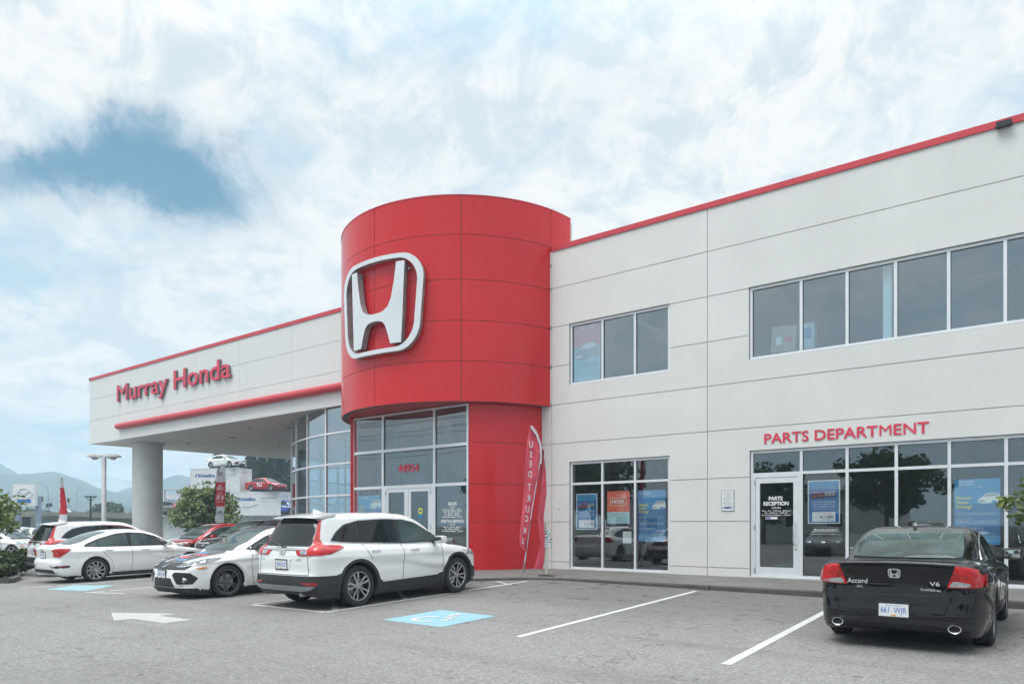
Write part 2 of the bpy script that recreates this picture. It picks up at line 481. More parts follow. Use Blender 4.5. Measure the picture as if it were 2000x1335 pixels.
clad = mat('black_cladding', (.028, .029, .031), .55, var=.15, scale=6, bump=.05, bscale=200)
class Body:
    cache = {}
    def __init__(s, sp):
        s.sp = sp; L, W = sp['L'], sp['W']
        lo, hi = (-.3, -.1), (L + .3, sp['H'] + .3)
        s.low = Field2(spline(sp['low'], 5), lo, hi)
        s.up = Field2(spline(sp['up'], 5), lo, hi)
        s.plan = Field2(spline([(x, y) for x, y in sp['plan']] + [(x, -y) for x, y in reversed(sp['plan'])], 5), (-.3, -.1), (L + .3, W / 2 + .3))
        sec = sp['sec']; s.sz = np.array([p[0] for p in sec]); s.sy = np.array([p[1] for p in sec])
        # smooth the section table
        zz_ = np.linspace(s.sz[0], s.sz[-1], 160); yy_ = np.interp(zz_, s.sz, s.sy)
        for _ in range(sp.get('sec_smooth', 5)): yy_[1:-1] = (yy_[:-2] + yy_[1:-1] * 2 + yy_[2:]) / 4
        s.sz, s.sy = zz_, yy_
        s.mesh()
    def f(s, x, y, z):
        sp = s.sp; L = sp['L']; ay = np.abs(y); y2 = y * y
        sgn = np.clip((x - L * .5) / (L * .5), -1, 1)
        sgn = sgn * np.abs(sgn)
        xb = x + sp['bow'] * y2 * sgn
        zb = z + sp['crown'] * y2
        a = s.low(xb, zb)
        p = s.plan(x, ay)
        c = ay - (sp['W'] / 2 + np.interp(z, s.sz, s.sy))
        F = smax(smax(a, p, .10), c, sp.get('kedge', .07))
        # crease along the shoulder
        for (z0, z1, dep, wd) in sp.get('crease', []):
            zc = z0 + (z1 - z0) * x / L
            gate = np.clip((ay - sp['W'] * .38) / .05, 0, 1)
            F = F - dep * np.exp(-((z - zc) / wd) ** 2) * gate
        xu = x + sp['bowu'] * y2 * np.clip((x - L * .45) / (L * .3), -1, 1)
        zu = z + sp['crownu'] * y2
        u = s.up(xu, zu)
        hw = sp['uw'] - sp['tumble'] * (z - sp['uz']) - sp.get('utaper', .0) * np.maximum(0, (L * .42 - x)) ** 2 - sp.get('utaperf', .03) * np.maximum(0, (x - L * .55)) ** 2
        U = smax(u, ay - hw, sp.get('kroof', .13))
        F = smin(F, U, sp.get('kbelt', .05))
        for xa in sp['axles']:
            r = np.sqrt((x - xa) ** 2 + (z - sp['wr']) ** 2)
            gate = np.clip((ay - sp['W'] * .36) / .08, 0, 1)
            F = F - sp['flare'] * np.exp(-((r - sp['ar'] - .01) / .07) ** 2) * gate
        for xa in sp['axles']:
            r = np.sqrt((x - xa) ** 2 + (z - sp['wr']) ** 2)
            arch = np.maximum(r - sp['ar'], (sp['W'] / 2 - .34) - ay)
            F = smax(F, -arch, .02)
        return F
    def mesh(s):
        sp = s.sp; h = sp.get('res', .03); L, W, H = sp['L'], sp['W'], sp['H']
        gx = np.arange(-.12, L + .14, h); gy = np.arange(-W / 2 - .12, W / 2 + .12 + h, h); gz_ = np.arange(.08, H + .12, h)
        X, Y, Z = np.meshgrid(gx, gy, gz_, indexing='ij')
        F = s.f(X, Y, Z)
        S = F < 0
        nx, ny, nz = F.shape
        c = S[:-1, :-1, :-1].astype(int)
        cnt = sum(S[i:nx - 1 + i, j:ny - 1 + j, k:nz - 1 + k].astype(int) for i in (0, 1) for j in (0, 1) for k in (0, 1))
        act = (cnt > 0) & (cnt < 8)
        idx = -np.ones(act.shape, int); ci = np.argwhere(act); idx[act] = np.arange(len(ci))
        corners = [(0, 0, 0), (1, 0, 0), (0, 1, 0), (1, 1, 0), (0, 0, 1), (1, 0, 1), (0, 1, 1), (1, 1, 1)]
        fv = np.stack([F[ci[:, 0] + a, ci[:, 1] + b, ci[:, 2] + d] for a, b, d in corners], 1)
        pos = np.zeros((len(ci), 3)); num = np.zeros(len(ci))
        for a in range(8):
            for b in range(a + 1, 8):
                ca, cb = corners[a], corners[b]
                if sum(abs(ca[q] - cb[q]) for q in range(3)) != 1: continue
                fa, fb = fv[:, a], fv[:, b]; m = (fa < 0) != (fb < 0)
                t = np.where(m, fa / np.where(m, fa - fb, 1), 0)
                for q in range(3): pos[:, q] += np.where(m, ca[q] + (cb[q] - ca[q]) * t, 0)
                num += m
        pos /= num[:, None]
        V = np.stack([gx[0] + (ci[:, 0] + pos[:, 0]) * h, gy[0] + (ci[:, 1] + pos[:, 1]) * h, gz_[0] + (ci[:, 2] + pos[:, 2]) * h], 1)
        faces = []
        def quads(ax):
            sh = [slice(None)] * 3; sl0 = [slice(1, -1)] * 3; sl0[ax] = slice(0, -1); sl1 = list(sl0); sl1[ax] = slice(1, None)
            a, b = S[tuple(sl0)], S[tuple(sl1)]
            ch = np.argwhere(a != b); inside = a[tuple(ch.T)]
            p = ch + 1; p[:, ax] -= 1
            o1, o2 = [q for q in range(3) if q != ax]
            def cell(d1, d2):
                q = p.copy(); q[:, o1] -= d1; q[:, o2] -= d2; return idx[q[:, 0], q[:, 1], q[:, 2]]
            q = np.stack([cell(1, 1), cell(0, 1), cell(0, 0), cell(1, 0)], 1)
            flip = inside if ax != 1 else ~inside
            q[~flip] = q[~flip][:, ::-1]
            faces.append(q)
        for ax in range(3): quads(ax)
        Fq = np.concatenate(faces)
        e = .004
        for _ in range(3):
            f0 = s.f(V[:, 0], V[:, 1], V[:, 2])
            g = np.stack([s.f(V[:, 0] + e, V[:, 1], V[:, 2]) - f0, s.f(V[:, 0], V[:, 1] + e, V[:, 2]) - f0, s.f(V[:, 0], V[:, 1], V[:, 2] + e) - f0], 1) / e
            n2 = (g * g).sum(1) + 1e-3
            step = np.clip(f0 / n2, -.4 * h, .4 * h)
            V = V - g * step[:, None]
        s.V, s.F = V, Fq
        s.bvh = BVHTree.FromPolygons([tuple(v) for v in V], [tuple(int(i) for i in f) for f in Fq], all_triangles=False)
        s.me = bpy.data.meshes.new('body')
        Vs = V.copy(); s.xm = (sp['axles'][0] + sp['axles'][1]) / 2; Vs[:, 0] -= s.xm
        s.me.from_pydata(Vs.tolist(), [], Fq.tolist()); s.me.shade_smooth()
        c = V[Fq].mean(1); dk = c[:, 2] < sp.get('zdark', .2)
        for xa in sp['axles']:
            r = np.hypot(c[:, 0] - xa, c[:, 2] - sp['wr'])
            dk |= (r < sp['ar'] + sp.get('ring', .004)) & ((np.abs(c[:, 1]) < sp['W'] / 2 - .045) | (sp.get('ring', 0) > .02))
        if sp['name'] == 'suv': dk |= ((c[:, 0] < .12) & (c[:, 2] < .585)) | ((c[:, 0] < .60) & (c[:, 2] < .42)) | ((c[:, 0] > 4.3) & (c[:, 2] < .42))
        s.dk = dk.astype(int)
        s.me.polygons.foreach_set('material_index', s.dk)

def inside(poly, x, y):
    c = False; n = len(poly); j = n - 1
    for i in range(n):
        if (poly[i][1] > y) != (poly[j][1] > y) and x < (poly[j][0] - poly[i][0]) * (y - poly[i][1]) / (poly[j][1] - poly[i][1]) + poly[i][0]: c = not c
        j = i
    return c
def rnd(poly, r=.03, n=4):
    out = []; m = len(poly)
    for i in range(m):
        a, b, c = Vector(poly[i - 1]), Vector(poly[i]), Vector(poly[(i + 1) % m])
        u, w = (a - b), (c - b); rr_ = min(r, u.length * .45, w.length * .45)
        p0 = b + u.normalized() * rr_; p2 = b + w.normalized() * rr_
        for k in range(n + 1):
            t = k / n; out.append(tuple(p0 * (1 - t) ** 2 + b * 2 * t * (1 - t) + p2 * t * t))
    return out
VIEWS = {'R': ((0, 1, 0), (1, 0, 0), (0, 0, 1)), 'L': ((0, -1, 0), (1, 0, 0), (0, 0, 1)),
         'B': ((1, 0, 0), (0, 1, 0), (0, 0, 1)), 'F': ((-1, 0, 0), (0, 1, 0), (0, 0, 1)), 'T': ((0, 0, -1), (1, 0, 0), (0, 1, 0))}
def diag(ang, elev=0):
    """view looking along azimuth ang (deg, 0 = along +x)"""
    a = R(ang); e = R(elev)
    D = (math.cos(a) * math.cos(e), math.sin(a) * math.cos(e), -math.sin(e))
    U = (-math.sin(a), math.cos(a), 0)
    V_ = Vector(U).cross(Vector(D)) * -1
    return (D, U, tuple(V_ if V_.z > 0 else -V_))
class Car:
    def __init__(s, sp, name, label, cat, paint, group=None):
        k = sp['name']
        if k not in Body.cache: Body.cache[k] = Body(sp)
        s.b = Body.cache[k]; s.sp = sp; s.xm = s.b.xm
        s.root = empty(name); tag(s.root, label, cat, group)
        me = s.b.me.copy(); me.materials.append(paint); me.materials.append(clad)
        o = bpy.data.objects.new('body', me); COL.objects.link(o); adopt(o, s.root); s.body = o
        s.paint = paint
    def _fr(s, view):
        D, U, V_ = VIEWS[view] if isinstance(view, str) else view
        return Vector(D), Vector(U), Vector(V_)
    def hit(s, u, v, view, far=8.0):
        D, U, V_ = s._fr(view)
        c = Vector((s.sp['L'] / 2, 0, 0)) if not isinstance(view, str) else Vector((0, 0, 0))
        o = c + U * u + V_ * v - D * far
        loc, nor, i, d = s.b.bvh.ray_cast(o, D)
        return loc, nor
    def patch(s, poly, view, m, name, off=.004, skirt=.012, res=.06, parent=None, smooth=True, mirror=False):
        if mirror:
            s.patch(poly, view, m, name, off, skirt, res, parent)
            if view in ('R', 'L'): return s.patch(poly, 'L' if view == 'R' else 'R', m, name, off, skirt, res, parent)
            if view in ('B', 'F'): return s.patch([(-a, b) for a, b in poly], view, m, name, off, skirt, res, parent)
            D, U, V_ = view
            return s.patch([(-a, b) for a, b in poly], ((D[0], -D[1], D[2]), (-U[0], U[1], U[2]), (V_[0], -V_[1], V_[2])), m, name, off, skirt, res, parent)
        pts = []; n = len(poly)
        for i in range(n):
            a, b = poly[i], poly[(i + 1) % n]; L = math.dist(a, b); k = max(1, int(L / res))
            for j in range(k): pts.append((a[0] + (b[0] - a[0]) * j / k, a[1] + (b[1] - a[1]) * j / k))
        nb = len(pts)
        xs = [p[0] for p in pts]; ys = [p[1] for p in pts]
        x = min(xs) + res * .5; row = 0
        dense = list(pts)
        inner = []
        while x < max(xs):
            y = min(ys) + res * (.5 if row % 2 else .9)
            while y < max(ys):
                if inside(poly, x, y) and min((x - p[0]) ** 2 + (y - p[1]) ** 2 for p in dense) > (res * .45) ** 2: inner.append((x, y))
                y += res
            x += res; row += 1
        vv_, ee, ff, _, _, _ = delaunay_2d_cdt([Vector(p) for p in pts + inner], [(i, (i + 1) % nb) for i in range(nb)], [], 1, 1e-5)
        V3 = []; Nn = []; ok = []
        D, U, V_ = s._fr(view)
        last = None
        for p in vv_:
            loc, nor = s.hit(p.x, p.y, view)
            if loc is None:
                ok.append(False); V3.append(Vector((0, 0, 0))); Nn.append(Vector((0, 0, 1))); continue
            if nor.dot(D) > 0: nor = -nor
            ok.append(True); V3.append(loc + nor * off); Nn.append(nor)
        ff = [f for f in ff if all(ok[i] for i in f)]
        # drop faces that jump across a step
        ff = [f for f in ff if max((V3[f[i]] - V3[f[i - 1]]).length / max((vv_[f[i]] - vv_[f[i - 1]]).length, .012) for i in range(len(f))) < 5.5]
        # keep the largest connected piece
        par = list(range(len(V3)))
        def fd(a):
            while par[a] != a: par[a] = par[par[a]]; a = par[a]
            return a
        for f in ff:
            for q in f[1:]: par[fd(q)] = fd(f[0])
        cc = {}
        for f in ff: cc.setdefault(fd(f[0]), []).append(f)
        ff = max(cc.values(), key=len) if cc else []
        if not ff: return None
        # skirt
        cnt = {}
        for f in ff:
            for i in range(len(f)):
                e = (f[i - 1], f[i]); cnt[tuple(sorted(e))] = cnt.get(tuple(sorted(e)), []) + [e]
        base = len(V3); down = {}
        F2 = [tuple(f) for f in ff]
        for e, l in cnt.items():
            if len(l) == 1:
                a, b = l[0]
                for q in (a, b):
                    if q not in down: down[q] = len(V3); V3.append(V3[q] - Nn[q] * (off + skirt))
                F2.append((b, a, down[a], down[b]))
        V3 = [(p.x - s.xm, p.y, p.z) for p in V3]
        me = bpy.data.meshes.new(name); me.from_pydata(V3, [], F2); me.materials.append(m)
        bm = bmesh.new(); bm.from_mesh(me)
        bmesh.ops.delete(bm, geom=[v for v in bm.verts if not v.link_faces], context='VERTS')
        bmesh.ops.recalc_face_normals(bm, faces=bm.faces)
        fs = sum(f.normal.dot(Vector(D)) * f.calc_area() for f in bm.faces)
        if fs > 0: bmesh.ops.reverse_faces(bm, faces=bm.faces)
        bm.to_mesh(me); bm.free(); me.shade_smooth()
        try: me.set_sharp_from_angle(angle=R(40))
        except Exception: pass
        o = bpy.data.objects.new(name, me); COL.objects.link(o); adopt(o, parent or s.root)
        return o
    def lines(s, polys, view, m, name, w=.008, off=.0035, mirror=False, parent=None, close=False):
        """thin grooves/strips following the body, joined in one part"""
        vl = [view] + ([{'R': 'L', 'L': 'R'}.get(view, view)] if mirror else [])
        for vi_, vw in enumerate(vl):
            D, U, V_ = s._fr(vw)
            for pl in polys:
                mb = MB()
                if mirror and vi_ == 1 and view in ('B', 'F', 'T'): pl = [(-a, b) if view != 'T' else (a, -b) for a, b in pl]
                P_ = []
                q = list(pl) + ([pl[0]] if close else [])
                for i in range(len(q) - 1):
                    k = max(1, int(math.dist(q[i], q[i + 1]) / .03))
                    for j in range(k): P_.append((q[i][0] + (q[i + 1][0] - q[i][0]) * j / k, q[i][1] + (q[i + 1][1] - q[i][1]) * j / k))
                P_.append(q[-1])
                prev = None
                for i, p in enumerate(P_):
                    a = Vector(P_[max(i - 1, 0)]); b = Vector(P_[min(i + 1, len(P_) - 1)]); d = (b - a)
                    if d.length < 1e-6: continue
                    d.normalize(); nn = Vector((-d.y, d.x)) * (w / 2)
                    row = []
                    for sg in (1, -1):
                        loc, nor = s.hit(p[0] + nn.x * sg, p[1] + nn.y * sg, vw)
                        if loc is None: row = None; break
                        if nor.dot(D) > 0: nor = -nor
                        row.append((loc + nor * off, loc - nor * .006))
                    if row is None: prev = None; continue
                    if prev and (row[0][0] - prev[0][0]).length < .25:
                        c = [prev[0][0], prev[1][0], row[1][0], row[0][0], prev[0][1], prev[1][1], row[1][1], row[0][1]]
                        mb.add([(t.x - s.xm, t.y, t.z) for t in c], [(0, 1, 2, 3), (0, 3, 7, 4), (1, 5, 6, 2)])
                    prev = row
                if mb.f: mb.build(name, m, parent or s.root)
    def box(s, x0, x1, y0, y1, z0, z1, m, name, bevel=.01, parent=None):
        mb = MB(); mb.box(x0 - s.xm, x1 - s.xm, y0, y1, z0, z1)
        return mb.build(name, m, parent or s.root, bevel=bevel)
    def text(s, t, view, u, v, cap, m, name='badge', bold=0, depth=.004, width=None, align='C', parent=None, mb=None):
        D, U, V_ = s._fr(view)
        loc, nor = s.hit(u, v, view)
        if loc is None: return
        if nor.dot(D) > 0: nor = -nor
        Ux = Vector(U)
        if view in ('B', 'L'): Ux = -Ux
        Vx = nor.cross(Ux).normalized(); Ux = Vx.cross(nor).normalized()
        own = mb is None
        if own: mb = MB()
        O = loc + nor * .005 - Vector((s.xm, 0, 0))
        text_into(mb, t, O, Ux, Vx, cap, width, bold, depth, align)
        if own: return raw_build(mb, name, m, parent or s.root)
    def emblem(s, view, u, v, w, m, name='emblem', parent=None, back=None):
        D, U, V_ = s._fr(view)
        loc, nor = s.hit(u, v, view)
        if loc is None: return
        if nor.dot(D) > 0: nor = -nor
        Ux = Vector(U)
        if view in ('B', 'L'): Ux = -Ux
        Vx = nor.cross(Ux).normalized(); Ux = Vx.cross(nor).normalized()
        O = loc + nor * .006 - Vector((s.xm, 0, 0))
        o_, i_, h_ = honda_emblem(w, w * .8, .09)
        mb = MB(); n = len(o_)
        def T(p, d): return tuple(O + Ux * p[0] + Vx * p[1] + nor * d)
        vs1 = [T(p, .012) for p in o_] + [T(p, .012) for p in i_] + [T(p, 0) for p in o_] + [T(p, 0) for p in i_]
        fs = []
        for k in range(n):
            k2 = (k + 1) % n
            fs += [(k, k2, n + k2, n + k), (2 * n + k, k, k2, 2 * n + k2)[::-1], (n + k, n + k2, 3 * n + k2, 3 * n + k)]
        mb.add(vs1, fs)
        hn = len(h_)
        # the letter as triangulated outline
        vv_, _, ff, _, _, _ = delaunay_2d_cdt([Vector(p) for p in h_], [(i, (i + 1) % hn) for i in range(hn)], [], 1, 1e-6)
        mb.add([T(p, .012) for p in vv_], [tuple(f) for f in ff])
        mb.add([T(p, .012) for p in h_] + [T(p, 0) for p in h_], [(i, (i + 1) % hn, hn + (i + 1) % hn, hn + i) for i in range(hn)])
        return mb.build(name, m, parent or s.root)
    def plate(s, view, u, v, txt, parent=None, back=True):
        D, U, V_ = s._fr(view)
        loc, nor = s.hit(u, v, view)
        if loc is None: return
        sg = -1 if view in ('B',) else 1
        Ux = Vector(U) * sg; Dn = -Vector(D); Vx = Vector((0, 0, 1))
        O = loc + Dn * .012 - Vector((s.xm, 0, 0))
        mb = MB()
        def slab(w, h, d0, d1, mi, cz=0):
            mb.cur = mi
            v8 = [O + Ux * (a * w / 2) + Vx * (b * h / 2 + cz) + Dn * d for d in (d0, d1) for a, b in ((-1, -1), (1, -1), (1, 1), (-1, 1))]
            mb.add(v8, [(3, 2, 1, 0), (4, 5, 6, 7), (0, 1, 5, 4), (1, 2, 6, 5), (2, 3, 7, 6), (3, 0, 4, 7)])
        slab(.34, .185, -.02, 0, 0); slab(.305, .145, .0, .003, 1)
        slab(.05, .02, .003, .0045, 3, -.058)
        p = mb.build('licence_plate', [black_pl, plate_white, plate_blue, plate_gold], parent or s.root)
        t = MB(); text_into(t, txt, O + Dn * .0045 - Vx * .032, Ux, Vx, .066, .265, .0, 0, 'C')
        text_into(t, 'British Columbia', O + Dn * .0045 + Vx * .048, Ux, Vx, .013, .15, .0, 0, 'C')
        raw_build(t, 'lettering', plate_blue, p)
        return p
    def wheels(s, style, rim_face, rim_dark, steer=0):
        sp = s.sp; r = sp['tr']; w = .225
        key = (style, round(r, 3), rim_face.name, rim_dark.name)
        if key not in WH: WH[key] = make_wheel_meshes(style, r, w, rim_face, rim_dark)
        tm, rm = WH[key]
        for xa in sp['axles']:
            for sg in (-1, 1):
                o = bpy.data.objects.new('wheel', tm); COL.objects.link(o); adopt(o, s.root)
                o.location = (xa - s.xm, sg * (sp['W'] / 2 - .02 - w / 2), r)
                o.rotation_euler = (0, random.uniform(0, 6), 0 if sg < 0 else 0)
                if sg > 0: o.rotation_euler = (0, o.rotation_euler[1], pi)
                q = bpy.data.objects.new('rim', rm); COL.objects.link(q); adopt(q, o)
    def place(s, X, Y, heading, z=None, pitch=True):
        s.root.location = (X, Y, gz(X, Y) if z is None else z)
        p = 0
        if pitch and z is None:
            dx, dy = math.cos(heading), math.sin(heading)
            p = math.atan2(gz(X + dx * 1.4, Y + dy * 1.4) - gz(X - dx * 1.4, Y - dy * 1.4), 2.8)
        s.root.rotation_euler = (0, -p, heading)
        return s
WH = {}
plate_white = mat('plate_white', (.72, .74, .76), .4, var=.02)
plate_blue = mat('plate_blue', (.03, .10, .42), .4, var=.02)
plate_gold = mat('plate_gold', (.7, .4, .05), .4, var=.02)
def make_wheel_meshes(style, r, w, face, dark):
    """axis along y, outer side at -y"""
    rr_ = r * (.735 if style == 'sedan' else .76 if style != 'suv' else .70)
    mb = MB(); h = w / 2
    mb.lathe([(rr_, -h * .86), (rr_ + .012, -h * .93), (rr_ + (r - rr_) * .5, -h * 1.02), (r - .03, -h * .95), (r - .008, -h * .82), (r, -h * .62), (r, -h * .3), (r - .006, -h * .29), (r - .006, -h * .25), (r, -h * .24),
              (r, h * .24), (r - .006, h * .25), (r - .006, h * .29), (r, h * .3), (r, h * .62), (r - .008, h * .82), (r - .03, h * .95), (rr_ + .012, h * .95), (rr_, h * .86), (rr_ - .01, 0)], 44, 'Y')
    to = mb.build('wheel', rubber, None, smooth=True)
    mb = MB()
    yo = -h * .80
    # lip + barrel
    mb.cur = 0; mb.lathe([(rr_ + .004, yo - .004), (rr_ + .002, yo - .012), (rr_ - .012, yo - .012), (rr_ - .018, yo + .002)], 44, 'Y')
    mb.cur = 1; mb.lathe([(rr_ - .018, yo + .002), (rr_ - .03, yo + .10), (rr_ - .04, h * .8)], 44, 'Y')
    mb.lathe([(rr_ - .035, yo + .13), (.001, yo + .13)], 24, 'Y')
    mb.cur = 2; mb.lathe([(rr_ * .62, yo + .085), (rr_ * .62, yo + .075), (rr_ * .2, yo + .07), (.001, yo + .07)], 32, 'Y')
    mb.cur = 0
    def spoke(poly, y0, y1):
        n = len(poly)
        def yy(rad): return y0 + (y1 - y0) * min(1, rad / rr_)
        f_ = [(p[0], yy(math.hypot(*p)), p[1]) for p in poly]; b_ = [(p[0] * .98, yy(math.hypot(*p)) + .035, p[1] * .98) for p in poly]
        mb.cur = 0; mb.add(f_, [tuple(range(n))])
        mb.cur = 1; mb.add(f_ + b_, [(i, (i + 1) % n, n + (i + 1) % n, n + i) for i in range(n)])
    def rot(p, a): return (p[0] * math.cos(a) - p[1] * math.sin(a), p[0] * math.sin(a) + p[1] * math.cos(a))
    Rr = rr_
    if style == 'suv':
        for k in range(5):
            a = 2 * pi * k / 5
            for sg in (-1, 1):
                P_ = [(.16, .01 * sg), (.42, .02 * sg), (.70, .10 * sg), (.97, .10 * sg), (.965, .24 * sg), (.78, .25 * sg), (.62, .22 * sg), (.36, .115 * sg), (.18, .10 * sg)]
                spoke([rot((x * Rr, y * Rr), a) for x, y in P_], yo + .02, yo - .006)
    elif style == 'hatch':
        for k in range(5):
            a = 2 * pi * k / 5
            for sg in (-1, 1):
                P_ = [(.14, .0 * sg), (.40, .02 * sg), (.97, .11 * sg), (.96, .185 * sg), (.40, .10 * sg), (.16, .10 * sg)]
                spoke([rot((x * Rr, y * Rr), a) for x, y in P_], yo + .02, yo - .004)
    elif style == 'coupe':
        for k in range(5):
            a = 2 * pi * k / 5
            P_ = [(.15, -.09), (.6, -.07), (.97, -.13), (.97, .13), (.6, .07), (.15, .09)]
            spoke([rot((x * Rr, y * Rr), a) for x, y in P_], yo + .02, yo - .004)
    else:
        for k in range(10):
            a = 2 * pi * k / 10
            P_ = [(.16, -.04), (.45, -.10), (.75, -.06), (.97, .06), (.94, .20), (.72, .06), (.42, .0), (.18, .05)]
            spoke([rot((x * Rr, y * Rr), a) for x, y in P_], yo + .02, yo - .004)
    mb.cur = 0; mb.lathe([(.001, yo + .004), (.045, yo + .006), (.05, yo + .02), (Rr * .22, yo + .024), (Rr * .24, yo + .05)], 20, 'Y')
    mb.cur = 2
    for k in range(5):
        a = 2 * pi * (k + .5) / 5; mb.cyl((math.cos(a) * Rr * .15, yo + .03, math.sin(a) * Rr * .15), (math.cos(a) * Rr * .15, yo + .012, math.sin(a) * Rr * .15), .010, n=8)
    ro = mb.build('rim', [face, dark, galv], None, smooth=True)
    tm, rm = to.data, ro.data
    bpy.data.objects.remove(to); bpy.data.objects.remove(ro)
    return tm, rm
def paint_mat(name, col, rough=.32, flake=.0, metal=0.0): return mat(name, col, rough, metal, var=.015, scale=1.2, coat=1.0, croug=.02, spec=.5)
P_WHITE = paint_mat('white_car_paint', (.83, .835, .825)); P_WHITE2 = paint_mat('pearl_white_paint', (.80, .805, .79))
P_BLACK = mat('black_car_paint', (.003, .003, .004), .45, var=.02, spec=.04, coat=.95, croug=.02); P_RED = paint_mat('red_car_paint', (.45, .012, .018))
P_GREY = paint_mat('grey_car_paint', (.16, .17, .18), .3, metal=.4); P_BLUE = paint_mat('blue_car_paint', (.02, .08, .40)); P_SILVER = paint_mat('silver_car_paint', (.48, .49, .50), .3, metal=.5)
car_glass = mat('car_glass_dark', (.010, .013, .014), .03, var=.3, scale=2, spec=.5, ior=1.55)
badge_m = mat('badge_silver', (.62, .63, .65), .3, metal=.2, var=.03)
car_glass_teal = mat('car_glass_clear', (.045, .072, .07), .03, var=.5, scale=2.2, spec=.5, ior=1.6)
lamp_red = mat('tail_lamp_red', (.36, .003, .006), .14, var=.35, scale=14, coat=.8, spec=.3, col2=(.60, .008, .012))
lamp_dred = mat('reflector_red', (.28, .004, .008), .2, var=.2, scale=14, coat=1.0)
lamp_white = mat('lamp_clear', (.42, .44, .46), .10, metal=.5, var=.35, scale=30, coat=1.0)
lamp_amber = mat('lamp_amber', (.75, .18, .02), .15, var=.2, scale=14, coat=1.0)
clad = mat('black_cladding', (.028, .029, .031), .55, var=.15, scale=6, bump=.05, bscale=200)
satin = mat('satin_silver_trim', (.36, .38, .40), .35, metal=.6, var=.05)
seam = mat('panel_gap', (.03, .03, .03), .9)
head_dark = mat('headlamp_lens', (.10, .105, .11), .08, metal=.3, var=.5, scale=30, coat=1.0)
rim_machined = mat('machined_rim', (.62, .62, .64), .22, metal=.9, var=.08, scale=8)
rim_black = mat('black_rim', (.02, .02, .022), .25, var=.1, coat=.6)
rim_darkgrey = mat('dark_grey_rim', (.16, .16, .17), .3, metal=.4)
mirror_glass = mat('mirror_glass', (.5, .55, .56), .02, metal=1.0, var=.02)

SUV = dict(name='suv', L=4.59, W=1.85, H=1.69, axles=(1.02, 3.68), wr=.37, tr=.368, ar=.425, res=.03,
  low=[(.16, .27), (.05, .36), (.0, .47), (.0, .60), (.035, .66), (.045, .85), (.075, 1.0), (.13, 1.09), (.6, 1.12), (1.5, 1.09), (3.1, 1.05), (3.5, 1.045), (4.0, .98), (4.32, .89), (4.49, .78), (4.55, .66), (4.585, .5), (4.55, .34), (4.35, .24), (3.6, .21), (1.2, .21), (.5, .23)],
  up=[(.11, .95), (.13, 1.06), (.25, 1.33), (.36, 1.53), (.46, 1.62), (.85, 1.665), (1.5, 1.685), (2.1, 1.675), (2.5, 1.63), (2.78, 1.53), (3.2, 1.27), (3.55, 1.06), (3.6, .9), (1.5, .85), (.3, .85)],
  plan=[(0, .25), (.01, .55), (.07, .77), (.30, .895), (1.0, .935), (3.5, .935), (4.1, .885), (4.38, .76), (4.53, .50), (4.585, .2)],
  sec=[(.15, -.10), (.3, -.045), (.45, -.012), (.60, -.004), (.72, -.022), (.84, -.006), (.93, -.006), (1.02, -.035), (1.1, -.085), (1.25, -.2)],
  bow=.10, crown=.05, bowu=.12, crownu=.045, uw=.835, uz=1.05, tumble=.33, utaper=.035, utaperf=.03, kroof=.12, kbelt=.05, flare=.022, zdark=.29, ring=.05, crease=[(.90, .86, .012, .035)])
SEDAN = dict(name='sedan', L=4.63, W=1.80, H=1.42, axles=(1.02, 3.72), wr=.325, tr=.325, ar=.37, res=.03,
  low=[(.14, .24), (.04, .33), (.0, .45), (.0, .60), (.05, .66), (.05, .84), (.03, .93), (.09, 1.0), (.45, 1.0), (1.2, .96), (2.2, .93), (3.3, .91), (3.55, .885), (4.1, .79), (4.4, .70), (4.56, .60), (4.62, .46), (4.6, .30), (4.45, .19), (3.6, .17), (1.2, .17), (.5, .19)],
  up=[(.30, .9), (.38, .99), (.75, 1.12), (1.15, 1.27), (1.55, 1.375), (2.0, 1.415), (2.4, 1.395), (2.7, 1.32), (3.1, 1.13), (3.5, .93), (3.5, .8), (2.0, .75), (.5, .8)],
  plan=[(0, .25), (.02, .55), (.10, .76), (.35, .87), (1.0, .91), (3.5, .91), (4.1, .85), (4.4, .72), (4.56, .48), (4.63, .2)],
  sec=[(.15, -.11), (.3, -.05), (.42, -.018), (.55, -.012), (.68, -.018), (.78, -.002), (.84, -.006), (.92, -.05), (1.0, -.12), (1.1, -.22)],
  bow=.16, crown=.05, bowu=.16, crownu=.05, uw=.79, uz=.92, tumble=.40, utaper=.07, utaperf=.04, kroof=.13, kbelt=.05, flare=.019, crease=[(.86, .72, .014, .03)])
HATCH = dict(SEDAN); HATCH.update(name='hatch', L=4.52, axles=(.86, 3.56), tr=.325, wr=.325,
  low=[(.14, .24), (.04, .33), (.0, .45), (.0, .60), (.05, .66), (.05, .84), (.05, .93), (.14, 1.02), (.45, 1.03), (1.2, .97), (2.2, .93), (3.15, .91), (3.42, .885), (3.95, .80), (4.26, .715), (4.44, .62), (4.50, .50), (4.51, .34), (4.42, .19), (3.6, .17), (1.2, .17), (.5, .19)],
  up=[(.20, .9), (.26, 1.02), (.5, 1.17), (.8, 1.31), (1.2, 1.39), (1.8, 1.42), (2.25, 1.40), (2.55, 1.32), (2.95, 1.13), (3.36, .93), (3.4, .8), (2.0, .75), (.4, .8)],
  plan=[(0, .25), (.02, .55), (.10, .76), (.35, .87), (1.0, .91), (3.4, .91), (3.95, .87), (4.26, .77), (4.44, .52), (4.51, .2)], bow=.13)
